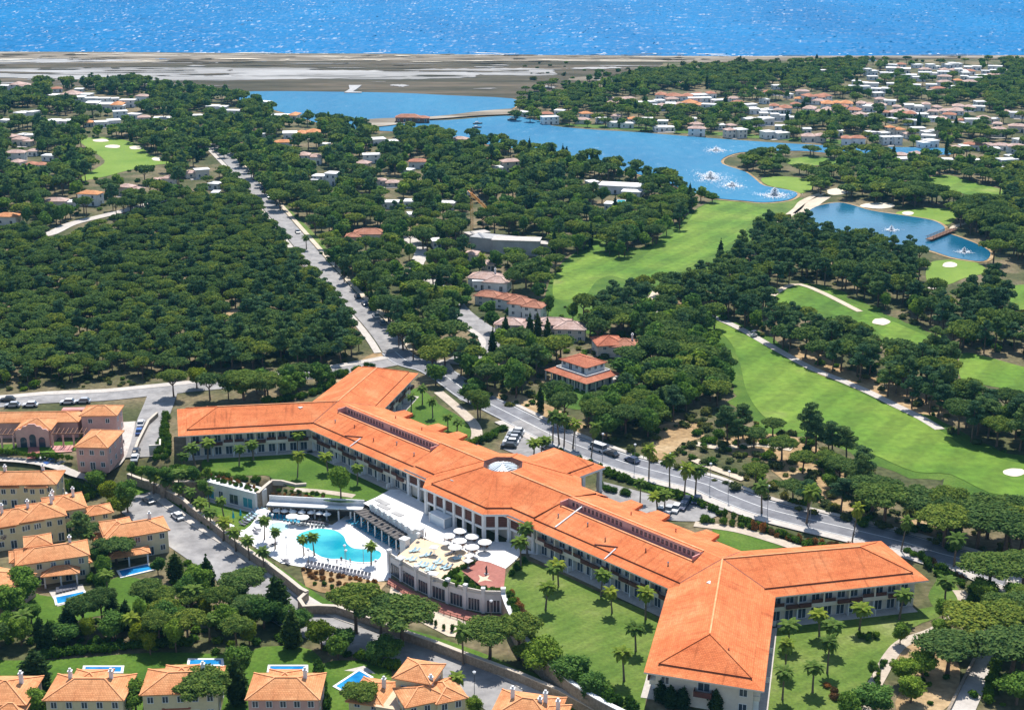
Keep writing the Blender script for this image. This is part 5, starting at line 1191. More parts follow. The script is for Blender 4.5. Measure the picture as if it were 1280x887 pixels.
multi('villa', 'ochre villa with square roof tower and tiled porch by a sunlit pool', LOW, [D(px=65,py=690,w=14.5,d=7.5,h=5.6,rz=R(20),nf=5,chim=1), D(px=47,py=675,w=5,d=5,h=7.0,rz=R(20),nf=2,ns=1), D(px=26,py=694,w=4,d=5,h=4.8,rz=R(20),nf=1), D(px=76,py=712,w=7,d=4.2,h=3.0,rz=R(14),cols=True,oh=.5), D(px=104,py=698,w=2.5,d=4,h=3,rz=R(20),nf=1,ns=1)])
multi('villa', 'ochre villa with long porch beside the lower street', LOW, [D(px=168,py=660,w=13.5,d=7.5,h=5.6,rz=R(24),nf=5,chim=1), D(px=146,py=657,w=6,d=7,h=5.9,rz=R(24),nf=2), D(px=160,py=690,w=8.5,d=3,h=2.8,rz=R(20),cols=True,pitch=.25), D(px=125,py=670,w=3,d=3.4,h=3,rz=R(24),nf=1,ns=1)])
multi('townhouse', 'yellow townhouse with bay roof at the open end of its terrace', LOW, [D(px=20,py=645,w=10.5,d=9,h=6,rz=R(24),nf=4,chim=2), D(px=-8,py=652,w=8,d=8,h=5.6,rz=R(24))], 'house')
multi('townhouse', 'yellow middle townhouse between its terrace neighbours', LOW, [D(px=51,py=638,w=9.5,d=9.5,h=6.3,rz=R(24),nf=4,chim=1)], 'house')
multi('townhouse', 'yellow townhouse with a low annexe near the hedge', LOW, [D(px=80,py=628,w=8.5,d=9,h=6.1,rz=R(24),nf=3,chim=2), D(px=121,py=637,w=6,d=5,h=4.6,rz=R(24),nf=2)], 'house')
multi('townhouse', 'apricot roofed terrace with dormers below the pink complex', h1(*G(32,605)), [D(px=30,py=597,w=17,d=8,h=6.2,rz=R(3),nf=6,chim=2), D(px=12,py=605,w=4.5,d=3.2,h=5.6,rz=R(3),nf=2), D(px=48,py=605,w=4.5,d=3.2,h=5.6,rz=R(3),nf=2)], 'house')
multi('villa', 'pink-walled villa partly hidden behind garden trees', LOW, [D(px=-6,py=728,w=10,d=12,h=5.2,rz=R(-20),wall='pink',nf=3)])
multi('villa', 'pink villa with chimney in the row of back gardens', LOW, [D(px=8,py=862,w=9.5,d=9,h=5.4,wall='pink',nf=3,chim=1), D(px=14,py=884,w=5,d=4,h=4.6,wall='pink',nf=1)])
multi('villa', 'yellow villa with shuttered pink doorway and back pool', LOW, [D(px=113,py=858,w=13.6,d=8.2,h=5.6,nf=5,chim=2), D(px=113,py=848,w=6,d=6,h=5.7,nf=0,ns=0)])
multi('villa', 'yellow villa with dark porch awning and back pool', LOW, [D(px=229,py=850,w=13.2,d=8.2,h=5.8,rz=R(4),nf=5,chim=1), D(px=228,py=842,w=6,d=6,h=5.9,rz=R(4),nf=0,ns=0), D(px=222,py=880,w=4,d=2,h=2.6,rz=R(4),cols=True,rm='redroof',pitch=.2)])
multi('villa', 'pink-walled villa with symmetrical hipped roof and back pool', LOW, [D(px=358,py=857,w=12.4,d=8.4,h=5.4,wall='pink',nf=5,chim=1), D(px=357,py=848,w=6,d=6,h=5.5,wall='pink',nf=0,ns=0)])
multi('villa', 'cream villa of stacked orange pyramid roofs with roof terrace', LOW, [D(px=524,py=838,w=6.6,d=6.6,h=7.4,rz=R(-18),nf=2,ns=2,wall='yellow'), D(px=527,py=866,w=7.6,d=6.2,h=5.6,rz=R(22),nf=3,chim=1), D(px=556,py=862,w=5.2,d=7,h=5.4,rz=R(22),nf=2), D(px=467,py=864,w=6.5,d=8,h=3.2,rz=R(-16),chim=1,nf=2), D(px=494,py=872,w=4.4,d=8,h=3.0,rz=R(-16),roof='flat',rm='sundeck',oh=.12,nf=1)])
multi('villa', 'orange roofed villa with four white chimneys by the stone wall', LOW, [D(px=660,py=884,w=11,d=9,h=5.0,rz=R(-14),nf=3,chim=2), D(px=685,py=892,w=6,d=7,h=4.6,rz=R(-14),nf=2,chim=2)])
def rpool(corners, z, label, mat='poolblue', deck=None):
    P = gl(corners, z); c = (sum(p[0] for p in P)/4, sum(p[1] for p in P)/4); e = empty('swimming_pool', (*c, z), 0, label, 'swimming pool'); pool_parts(e, c, P, MT[mat], .16, rimw=.5)
    if deck: sheet('pool_terrace', deck, z, .1, MT['pave'], 'paved surround of '+label, 'paving', 0)
    opn(corners)
rpool([(70,747),(72,755),(108,747),(104,740)], LOW, 'blue pool with a row of loungers on cream paving', deck=[(61,739),(103,730),(110,747),(72,758)])
rpool([(149,714),(153,721),(191,712),(184,706)], LOW, 'blue rectangular pool by the porch of the ochre villa')
rpool([(107,834),(106,840),(151,840),(152,834)], LOW, 'narrow blue pool behind the yellow villa with the pink doorway')
rpool([(238,825),(237,831),(277,831),(276,825)], LOW, 'narrow blue pool behind the villa with the dark awning')
rpool([(338,833),(337,839),(382,839),(382,833)], LOW, 'narrow blue pool behind the pink villa')
rpool([(420,858),(435,866),(463,847),(449,839)], LOW, 'tilted blue pool beside the villa of stacked roofs', deck=[(430,838),(455,832),(470,842),(450,840)])
rpool([(71,616.5),(75,618.6),(82,617),(78,615)], h1(*G(76,617)), 'tiny round-edged blue pool behind the townhouses')
for k in range(6): lounger(72+k*4.2, 739.5-k*1.0, LOW+.12, R(15), 'lgrey', 'dark lounger on the cream paving of the villa pool', 'loungers at the villa pool')
# pink complex
pc = multi('clubhouse', 'pink arcaded clubhouse with scalloped gable by the back road', 0, [D(px=38,py=521,w=27,d=7.5,h=4.6,rz=R(2),wall='pink',nf=0,ns=0,pitch=.34), D(px=47,py=530,w=8.6,d=8,h=4.8,rz=R(2),wall='pink',nf=0,ns=0), D(px=127,py=513,w=9.2,d=7.2,h=6.4,rz=R(2),wall='pink',nf=2), D(px=124,py=548,w=8.0,d=11.5,h=6.3,rz=R(-4),wall='pink',nf=3,ns=3), D(px=92,py=512,w=6,d=2.2,h=5.1,rz=R(2),wall='rose',roof='flat',rm='rose',oh=0,nf=0,ns=0)], 'clubhouse')
ox, oy = pc.location[:2]
gx, gy = G(47, 530, 4.8); gx -= ox; gy -= oy
m = MB(); pts = [(-4.3, 0), (4.3, 0), (4.3, 4.9), (3.6, 5.5), (2.9, 5.4), (2.3, 6.2), (1.4, 6.3), (.8, 6.9), (-.8, 6.9), (-1.4, 6.3), (-2.3, 6.2), (-2.9, 5.4), (-3.6, 5.5), (-4.3, 4.9)]
b0 = len(pts); m.v = [(p[0], -.25, p[1]-.3) for p in pts]+[(p[0], .25, p[1]-.3) for p in pts]; m.f = [tuple(range(b0)), tuple(range(2*b0-1, b0-1, -1))]+[(i, b0+i, b0+(i+1) % b0, (i+1) % b0) for i in range(b0)]; m.m = [0]*len(m.f)
m.ob('gable', MT['pink'], pc, (gx, gy-4.6, 0), R(2))
for u, hh in ((-2.4, 2.9), (0, 3.7), (2.4, 2.9)):
    m = MB(); r_ = .85; pts = [(-r_, 0), (r_, 0)]+[(r_*math.cos(a), hh-r_+r_*math.sin(a)) for a in np.linspace(0, math.pi, 9)]; m.poly([(p[0], 0, p[1]) for p in pts]); m.ob('arch_opening', MT['glass'], pc, (gx+u, gy-4.87+u*.03, .1), R(2))
for s0, s1 in ((-14, -5), (5.2, 13.5)):
    for k in range(8):
        u = s0+(s1-s0)*k/7; m = MB(); m.bar((u, -1.2, 3.9), (u, 2.6, 4.2), .18, .24); m.ob('pergola_beam', MT['timber'], pc, (gx, gy-4.2, 0), R(2))
    for k in range(4):
        u = s0+(s1-s0)*k/3; m = MB(); m.box(u-.2, u+.2, -1.1, -.7, -.2, 3.8); m.ob('pergola_post', MT['pink'], pc, (gx, gy-4.2, 0), R(2))
    m = MB(); m.box(s0, s1, -1.0, -.8, 3.81, 4.05); m.ob('pergola_beam', MT['timber'], pc, (gx, gy-4.2, 0), R(2))
sheet('clubhouse_lawn', [(0,556),(60,553),(95,552),(100,562),(80,566),(30,566),(0,566)], 0, .15, MT['lawn'], 'small lawn in front of the pink clubhouse', 'lawn', 0)
sheet('brick_path', [(36,556),(49,556),(50,572),(34,574)], 0, .2, MT['redtile'], 'red brick path up to the pink clubhouse arches', 'path', 0)
sheet('brick_terrace', [(62,558),(92,557),(90,565),(70,566)], 0, .21, MT['rose'], 'rose paved terrace on the clubhouse lawn', 'paving', 0)
wline('stone_wall', gl([(168,570),(173,556),(186,530),(197,520)], .3), -.5, 1.4, .5, MT['stone'], 'stone wall edging the driveway near the west wing', cop=MT['coping'])
wline('service_block', gl([(186,557),(200,556),(200,549)], 2.2), -.5, 2.2, .3, MT['cream'], 'low cream enclosure wall at the end of the driveway')
# two-tier white house
z = 3.1; L_, Fc, Rr = G(680,462,z), G(733,480,z), G(770,461,z); w = math.hypot(Fc[0]-L_[0], Fc[1]-L_[1]); rz = math.atan2(Fc[1]-L_[1], Fc[0]-L_[0]); d = 15.0
cx = L_[0]+(w/2)*math.cos(rz)-d/2*math.sin(rz); cy_ = L_[1]+(w/2)*math.sin(rz)+d/2*math.cos(rz)
e = empty('white_house', (cx, cy_, 0), rz, 'white two-tier house with red tile skirts on a lawn', 'house')
m = MB(); m.box(-w/2+2, w/2-2, -d/2+2, d/2-2, -.4, z-.2); m.ob('wall', MT['white'], e)
m = MB(); o_ = [(-w/2, -d/2), (w/2, -d/2), (w/2, d/2), (-w/2, d/2)]; i_ = inset(o_, 2.6)
for k in range(4): j = (k+1) % 4; m.poly([(*o_[k], z), (*o_[j], z), (*i_[j], z+.95), (*i_[k], z+.95)])
m.ob('skirt_roof', MT['redroof'], e)
m = MB(); m.poly([(*p, z-.1) for p in o_[::-1]]); m.ob('soffit', MT['white'], e)
m = MB(); m.poly([(*p, z+.88) for p in i_]); m.ob('roof_terrace', MT['pave'], e)
for k in range(4):
    j = (k+1) % 4; m = MB(); m.bar((*i_[k], z+1.05), (*i_[j], z+1.05), .25, .5); m.ob('parapet', MT['white'], e)
block(e, -.6, .6, w-7.6, d-7.2, z+.9, 2.3, wall='white', rm='redroof', nf=4, ns=3, floors=1, oh=.6, pitch=.34)
for u in np.linspace(-w/2+2.6, w/2-2.6, 7): window(e, u, -d/2+1.98, .1, 0, 1.5, 2.5)
for v in np.linspace(-d/2+3, d/2-3, 4): window(e, w/2-1.98, v, .1, math.pi/2, 1.5, 2.5)
for u in np.linspace(-w/2+.4, w/2-.4, 8): m = MB(); m.box(u-.15, u+.15, -d/2+.25, -d/2+.55, -.3, z-.11); m.ob('column', MT['white'], e)
for v in np.linspace(-d/2+.8, d/2-.4, 5): m = MB(); m.box(w/2-.55, w/2-.25, v-.15, v+.15, -.3, z-.11); m.ob('column', MT['white'], e)
sheet('villa_terrace', [(752,484),(770,470),(790,473),(785,485),(768,490)], 0, .2, MT['pave'], 'pale paved terrace beside the two-tier white house', 'paving', 0)
opn([(678,464),(720,444),(772,462),(772,475),(735,494),(680,482)])
# mid-distance villas
multi('villa', 'white villa with curved bay window and tiled roof', 0, [D(px=608,py=345,w=12,d=8,h=4.2,rz=R(-15),wall='white',rm='palerroof',nf=3,floors=1,chim=1), D(px=622,py=350,w=9,d=7,h=3.6,rz=R(-15),wall='white',rm='palerroof',nf=2,floors=1), D(px=599,py=350,w=5,d=5,h=3.4,wall='white',roof='flat',rm='white',nf=2,floors=1,oh=.1)])
for i, (px, py, w, d, h) in enumerate(((612,368,9,6,3.4), (633,371,6,6,3.8), (644,373,6,6,4), (652,377,7,7,4.8), (668,381,7,6,4.6))):
    multi('terraced_house', ('brown tiled villa with the widest roof of its stepped row', 'brown tiled narrow villa next to the widest of its row', 'brown tiled villa in the middle of its stepped row', 'brown tiled villa with tall pale blue wall', 'brown tiled end villa beside the garden lawn')[i], 0, [D(px=px,py=py,w=w,d=d,h=h,rz=R(-22),wall='white' if i else 'cream',rm='oldroof',nf=2,ns=1,pitch=.45)], 'house')
for i, (px, py, w, d, h) in enumerate(((637,402,9,7,4.6), (660,407,9,7,3.6), (675,408,6,7,3.4), (692,402,11,7,4.6), (713,407,10,8,4.2))):
    multi('terraced_house', ('pink tiled villa at the bend of the curving road', 'low pink tiled villa next to the road bend villa', 'smallest pink tiled villa of the row', 'tall pink tiled villa with flat-hipped roof', 'pink tiled corner villa by the bright lawn')[i], 0, [D(px=px,py=py,w=w,d=d,h=h,rz=R(-6),wall='cream',rm='palerroof',nf=3,ns=1)], 'house')
multi('villa', 'red tiled villa with two hipped roofs among trees', 0, [D(px=760,py=426,w=8.5,d=9,h=4,rz=R(10),wall='cream',rm='redroof',nf=2), D(px=781,py=429,w=8.5,d=8,h=3.6,rz=R(-8),wall='cream',rm='oldroof',nf=2,chim=1)])
multi('building_site', 'unfinished grey concrete building beside the crane', 0, [D(px=622,py=297,w=21,d=8,h=5.5,rz=R(-24),wall='concrete',roof='flat',rm='concrete',oh=.3,nf=0,ns=0), D(px=646,py=299,w=19,d=7,h=6,rz=R(-8),wall='concrete',roof='flat',rm='pave',oh=.5,nf=0,ns=0), D(px=668,py=303,w=16,d=5,h=3.4,rz=R(-20),wall='concrete',roof='flat',rm='pave',oh=.3,nf=0,ns=0), D(px=596,py=291,w=10,d=5,h=3,rz=R(30),wall='concrete',roof='flat',rm='pave',oh=.3,nf=0,ns=0)], 'building')
multi('villa', 'flat roofed white villa near the lake bend', 0, [D(px=778,py=231,w=22,d=10,h=4,rz=R(-14),wall='white',roof='flat',rm='white',nf=4,det=1,floors=1), D(px=790,py=239,w=9,d=6,h=3,rz=R(-14),wall='white',roof='flat',rm='white',nf=2,det=1,floors=1)])
rpool([(772,250),(771,253),(781,253.6),(782,250.6)], 0, 'turquoise pool below the flat roofed white villa', 'pool')
multi('villa', 'tan roofed villa hidden in trees by the avenue', 0, [D(px=462,py=290,w=13,d=8,h=4.2,wall='cream',rm='oldroof',nf=4,floors=1), D(px=442,py=294,w=6,d=6,h=3.6,wall='pink',rm='oldroof',nf=1,floors=1)])
# crane
zb = 17.0; bx, by = G(590, 291, 0); tx, ty = G(608, 261, zb); e = empty('tower_crane', (bx, by, 0), 0, 'orange lattice tower crane over the concrete building', 'crane')
m = MB()
for sx, sy in ((-.5, -.5), (.5, -.5), (.5, .5), (-.5, .5)): m.bar((sx, sy, -.3), (sx, sy, zb+3), .14)
for k in range(14):
    z_ = k*1.25
    for a, b_ in (((-.5, -.5), (.5, -.5)), ((.5, -.5), (.5, .5)), ((.5, .5), (-.5, .5)), ((-.5, .5), (-.5, -.5))): m.bar((*a, z_), (*b_, z_+1.25), .09)
m.ob('mast', MT['crane'], e)
dv = Vector((tx-bx, ty-by, 0)); L = dv.length; dv.normalize(); L = max(18, min(L, 30)); sd = Vector((-dv.y, dv.x, 0)); m = MB()
def pt(t, s, z_): q = dv*t+sd*s; return (q.x, q.y, z_)
for s, z_ in ((-.45, zb), (.45, zb), (0, zb+.9)): m.bar(pt(-1, s, z_), pt(L, s, z_), .14)
for k in range(int(L/1.5)):
    for s in (-.45, .45): m.bar(pt(k*1.5, s, zb), pt(k*1.5+.75, 0, zb+.9), .08); m.bar(pt(k*1.5+.75, 0, zb+.9), pt(k*1.5+1.5, s, zb), .08)
m.ob('jib', MT['crane'], e)
m = MB(); m.bar(pt(0, 0, zb+.2), pt(-8, 0, zb+.2), .5, .3); m.ob('counter_jib', MT['crane'], e)
m = MB(); q = pt(-7, 0, zb-.4); m.box(q[0]-.7, q[0]+.7, q[1]-.7, q[1]+.7, zb-1.6, zb+.1); m.ob('counterweight', MT['concrete'], e)
m = MB(); m.bar(pt(0, 0, zb+3), pt(L*.8, 0, zb+.9), .07); m.bar(pt(0, 0, zb+3), pt(-7, 0, zb+.3), .07); m.ob('tie_bar', MT['darkmetal'], e)
opn([(586,240),(612,258),(612,264),(594,258),(594,292),(586,292)])
# far houses: (px, py, width in pixels, kind)
FARH = dict(
 village=('by the salt marsh', [(20,104,40,'t'),(88,117,52,'n'),(131,128,44,'r'),(33,139,32,'w'),(75,148,32,'w'),(134,150,30,'w'),(28,174,26,'n'),(20,190,22,'t'),(46,201,25,'t'),(108,121,24,'w'),(6,150,16,'w'),(160,125,18,'w'),(150,139,16,'w')]),
 woodhouse=('in the pines left of the avenue', [(246,212,26,'n'),(203,222,32,'n'),(164,233,30,'n'),(113,241,26,'t'),(70,250,26,'n'),(88,252,14,'w'),(10,269,26,'r'),(269,229,14,'w'),(200,147,14,'w'),(247,144,14,'w'),(212,147,12,'w'),(272,132,24,'w'),(292,138,18,'w'),(331,127,14,'w'),(180,146,14,'n'),(270,240,8,'w')]),
 grovehouse=('in the groves above the lake', [(357,142,34,'r'),(377,163,44,'t'),(354,177,20,'t'),(387,192,28,'t'),(407,217,30,'w'),(406,180,14,'w'),(325,168,10,'w'),(454,203,16,'n'),(523,201,22,'t'),(510,212,12,'w'),(484,224,28,'n'),(464,193,20,'w'),(480,173,30,'g'),(488,252,20,'w'),(513,251,14,'w'),(515,267,9,'w'),(575,173,18,'n'),(621,209,12,'w'),(638,201,22,'n'),(740,227,12,'w'),(763,254,12,'w'),(560,253,18,'w'),(395,224,8,'w'),(545,300,10,'w'),(610,328,9,'n'),(590,316,14,'n')]),
 lakehouse=('on the far shore of the lake', [(687,146,20,'w'),(728,149,16,'n'),(768,153,16,'w'),(784,154,16,'w'),(830,156,26,'g'),(871,160,20,'t'),(918,161,24,'n'),(968,163,30,'g'),(809,148,14,'w'),(863,148,14,'w'),(1017,167,28,'n'),(1067,171,28,'t'),(1114,171,24,'w'),(1158,176,26,'w'),(1118,157,22,'r'),(1163,163,22,'g'),(700,138,12,'w'),(655,140,10,'w')]),
 hillhouse=('on the hillside beyond the lake', [(843,117,44,'t'),(878,116,32,'t'),(838,129,30,'t'),(866,128,28,'t'),(819,125,20,'w'),(785,123,18,'n'),(968,113,25,'t'),(950,135,32,'w'),(976,131,26,'t'),(947,147,36,'w'),(975,143,22,'w'),(899,125,18,'w'),(1022,119,34,'t'),(1022,135,34,'t'),(1046,127,36,'t'),(1062,134,26,'t'),(1089,128,34,'t'),(1083,142,24,'t'),(1128,137,30,'t'),(1145,142,26,'t'),(1147,130,30,'t'),(1168,145,28,'t'),(1190,136,28,'t'),(1205,132,26,'t'),(1216,149,18,'w'),(1235,145,26,'n'),(1245,160,24,'n'),(1275,140,22,'t'),(1272,157,20,'n'),(1123,85,28,'n'),(1110,91,18,'w'),(1136,92,18,'w'),(1060,106,18,'w'),(1075,101,18,'w'),(1102,110,24,'w'),(1097,116,14,'w'),(1174,89,22,'w'),(1186,86,22,'t'),(1206,86,24,'t'),(1216,82,20,'w'),(1190,79,24,'w'),(1219,97,16,'w'),(1228,92,16,'w'),(1236,87,16,'w'),(1244,82,16,'w'),(1180,102,16,'t'),(1172,110,16,'t'),(1146,106,9,'w'),(1166,113,10,'n'),(984,85,7,'w'),(1030,88,7,'w'),(1191,108,10,'w')]),
 golfhouse=('behind the golf course pines', [(1126,193,16,'t'),(1216,180,20,'t'),(1235,181,18,'t'),(1252,181,18,'t'),(1270,182,20,'t'),(1205,182,10,'w'),(1221,200,18,'w'),(1259,199,22,'w'),(1184,199,12,'w'),(1250,208,12,'w')]))
FW = dict(t='white', w='white', n='cream', r='cream', g='white'); FR = dict(t='palerroof', w='white', n='palerroof', r='villaroof', g='white')
FD = dict(t='white house with tiled roof', w='flat roofed white house', n='cream house with pale tan roof', r='cream house with bright orange tiled roof', g='modern glassy white house')
rq = random.Random(77)
for zn, n_ in (('hillhouse', 5), ('lakehouse', 2), ('village', 3), ('golfhouse', 2)):
    ext = []
    for (px, py, wp, kd) in FARH[zn][1]:
        for q in range(n_):
            if wp < 15: continue
            X, Y = px+rq.uniform(-24, 24), py+rq.uniform(-7, 5)
            if zn == 'lakehouse': Y = py-rq.uniform(3, 9)
            if Y < 80 or any(abs(X-a[0]) < (a[2]+9)*.5 and abs(Y-a[1]) < 4 for a in FARH[zn][1]+ext): continue
            ext.append((X, Y, rq.uniform(8, 16), rq.choice('wwwttn')))
    FARH[zn][1].extend(ext)
for zn, (ph, lst) in FARH.items():
    for (px, py, wp, kd) in lst:
        r = random.Random(int(px*31+py)); s = ppm(py); w = wp/s; d = max(6, min(11, w*.55)); h = r.uniform(3.2, 5.8) if w > 9 else 3.0
        x, y = G(px, py, h); rz = R(r.uniform(-24, 24)); lab = ('little ' if w < 8 else 'wide ' if w > 19 else '')+('single-storey ' if h <= 4.6 else 'two-storey ')+FD[kd]+' '+ph; e = empty('house', (x, y, 0), rz, lab, 'house', 'houses '+ph)
        rf = 'flat' if kd in 'wg' else 'hip'; fl = 2 if h > 4.6 else 1; nf = max(2, min(5, int(w/3.6))); k = D(wall=FW[kd], rm=r.choice(('palerroof', 'palerroof', 'oldroof', 'villaroof')) if kd == 't' else FR[kd], roof=rf, det=1, ns=1, oh=.35 if rf == 'flat' else .5)
        if w > 11:
            nb = 2 if w < 17 else 3; cuts = sorted([0, 1]+[(q+r.uniform(.75, 1.25))/nb for q in range(nb-1)])
            for q in range(nb):
                a_, b_ = cuts[q]*w-w/2, cuts[q+1]*w-w/2; hh = h*r.uniform(.6, 1.05); rf2 = rf if r.random() < .75 else 'flat'
                block(e, (a_+b_)/2, r.uniform(-2.2, 2.2), b_-a_-.02, d*r.uniform(.75, 1.1), 0, hh, nf=max(1, int((b_-a_)/3)), floors=fl if hh > 4.4 else 1, **{**k, 'roof': rf2, 'rm': 'white' if rf2 == 'flat' else k['rm']})
            if r.random() < .4: block(e, r.uniform(-.2, .2)*w, d*.62, w*.4, d*.5, 0, h*.62, nf=2, floors=1, **k)
            m = MB(); m.box(-w*.4, w*.4, -d/2-3.5, -d/2-.8, -.2, .25); m.ob('patio', MT['pave'], e)
        else: block(e, 0, 0, w, d, 0, h, nf=nf, floors=fl, **k)
        hp = h*s*.9; kx, ky = (.4, .42) if zn in ('hillhouse', 'lakehouse', 'golfhouse') else (.54, .8); opn([(px-wp*kx, py-d*s*.2), (px+wp*kx, py-d*s*.2), (px+wp*kx, py+hp*ky), (px-wp*kx, py+hp*ky)]); OPENBASE.append([(px-wp*.5, py-4), (px+wp*.5, py-4), (px+wp*.5, py+hp), (px-wp*.5, py+hp)])
# beach bar on the sandbar, pond bridge, fountains
multi('beach_bar', 'wooden beach bar on the sandy spit', 0.9, [D(px=510,py=146,w=16,d=7,h=3.2,wall='timber',rm='oldroof',nf=4,floors=1,det=1,pitch=.5), D(px=528,py=147,w=9,d=6,h=2.8,wall='timber',rm='oldroof',nf=2,floors=1,det=1)], 'beach bar')
A, B = G(1163, 298, 1.2), G(1190, 287, 1.2); L = math.hypot(B[0]-A[0], B[1]-A[1]); rz = math.atan2(B[1]-A[1], B[0]-A[0]); e = empty('footbridge', (*A, 0), rz, 'long dark timber footbridge across the golf pond', 'bridge')
m = MB(); m.box(-2, L+2, -1.4, 1.4, 1.0, 1.25); m.ob('deck', MT['timber'], e)
for s in (-1.35, 1.35):
    m = MB(); m.box(-2, L+2, s-.05, s+.05, 2.15, 2.3); m.ob('handrail', MT['timber'], e)
    for k in range(16): m = MB(); u = L*k/15; m.box(u-.08, u+.08, s-.08, s+.08, -1, 2.15); m.ob('post', MT['timber'], e)
def fountain(px, py, z, rx, hh, n, label, ry=None):
    x, y = G(px, py, z); rng = np.random.default_rng(int(px+py)); e = empty('fountain', (x, y, z), 0, label, 'fountain'); ry = ry or rx
    for nm, nn, top, sp in (('foam', n*3, .5, 1.0), ('spray', n*2, hh, .3)):
        a = rng.uniform(0, 6.283, nn); q = np.minimum(np.abs(rng.normal(size=nn))*.42, 1.2); zz = rng.random(nn)*top*(1-q**1.5*.8) if nm == 'spray' else rng.random(nn)*.12+.05
        C = np.stack([np.cos(a)*q*rx*sp*(1+.25*np.sin(3*a+px)), np.sin(a)*q*ry*sp*(1+.25*np.sin(2*a+py)), zz], 1); Nn = rng.normal(size=(nn, 3))*.5; Nn[:, 2] += 2.0; Nn /= np.linalg.norm(Nn, axis=1)[:, None]
        V, Fq = leaf_quads(C, Nn, min(.22, rx*.03)*(.5+rng.random(nn)), rng); me = bpy.data.meshes.new(nm); me.from_pydata(V.tolist(), [], Fq.tolist()); me.materials.append(MT['foam']); me.update(); mob(nm, me, e)
fountain(1114, 287.5, .4, 4.2, 2.2, 420, 'round white fountain in the wide part of the golf pond'); fountain(1205, 315, .4, 4.2, 2.2, 420, 'round white fountain beyond the timber footbridge')
fountain(895, 188, .5, 9, 2.0, 420, 'white churned patch near the lake point', 13); fountain(888, 222, .5, 12, 3.5, 900, 'broad white fountain spray by the wooded shore', 24); fountain(915, 232, .5, 9, 2, 420, 'trail of white foam below the broad fountain', 14); fountain(968, 244, .5, 10, 4.0, 800, 'tall white fountain in the corner bay of the lake', 9)
for p in ((596,160),(597,155),(640,150)):
    x, y = G(*p, .5); e = empty('moored_boat', (x, y, .5), .4, 'small dark boat moored by the lake spit', 'boat', 'boats by the lake spit')
    m = MB(); m.prism([(-3, -.9), (2, -.9), (3.4, 0), (2, .9), (-3, .9)], -.2, .7); m.ob('hull', MT['darkmetal'], e); m = MB(); m.box(-1.6, .6, -.6, .6, .7, 1.6); m.ob('cabin', MT['white'], e); m = MB(); m.tube([(.2, 0, 1.6), (.2, 0, 7)], [.06, .04], 5); m.ob('mast', MT['metal'], e)
# ------------------------------------------------------------------ placed trees, palms and shrubs
PALMS = [('street palm on the verge between the stone wall and the lower street', 'palms along the lower street', LOW, (5.6, 6.6), [(192,618),(206.6,623),(224,631),(238,641),(251,651.6),(264,663),(279,677),(295,690),(312,701),(330,715)]),
 ('palm on the sunlit lawn before the main wing', 'palms on the front lawn', 0, (5.6, 7.6), [(794.6,813.6),(780,851),(807,774),(765,766),(692,737),(698,733),(751,745),(651,710),(659,692),(682,762)]),
 ('slender palm on the lawn before the east wing', 'palms on the east lawn', 0, (5.4, 7.6), [(985.6,810),(981.7,841),(978,874),(1015.7,865),(1034,841),(1040.7,813),(1024,795),(1074,787),(1124,774),(1181,752)]),
 ('palm on the shaded lawn before the west wing', 'palms on the west lawn', 0, (5, 7), [(372,596),(410,591),(299,582),(260,577),(244,583),(317,575),(447,605),(372,567),(232,590)]),
 ('tall palm beside the road behind the hotel', 'palms along the main road', 0, (8, 10.5), [(691,553),(699,556),(705,558),(716,561),(739,572),(811,599),(837,609),(855,624),(869,621),(952,642),(1008,655),(1065,678),(1126,690),(1192,709)]),
 ('palm growing out of the white pool deck', 'palms on the pool deck', LOW, (5, 6), [(330.5,674),(344,686),(464,706)]),
 ('palm leaning over the curvy pool', 'palms at the pool edge', LOW, (4.8, 5.6), [(380,694),(393,694)]),
 ('palm in the villa gardens', 'palms in the villa gardens', LOW, (5, 7), [(135,745),(98,790),(30,800),(240,770),(262,800),(168,800),(110,690),(574,880),(562,884)]),
 ('palm below the pool garden wall', 'palms below the west lawn', LOW, (4.5, 6), [(215,612),(228,610),(240,617),(252,626),(262,636),(280,647)]),
 ('bushy palm on the north lawn', 'palms on the north lawn', 0, (4.5, 6), [(514,516),(528,506),(541,522),(560,538),(571,545)]),
 ('palm in the car park behind the hotel', 'palms in the car park', 0, (4.5, 6), [(676,572),(682,573),(667,575),(800,628),(822,640),(830,642)])]
for lab, grp, z, (h0, h1_), pts in PALMS:
    for p in pts:
        x, y = G(p[0], p[1], z); hh = RNG.uniform(h0, h1_); tree('palm', x, y, z, hh, RNG.uniform(1.7, 2.1) if 'pool' in lab else RNG.uniform(1.9, 2.7), 0 if p[1] > 560 else 1, lab, grp)
tpx('palm', 579, 830, 8.5, 2.4, 'tall lone palm on the lower street by the stone wall', z=LOW)
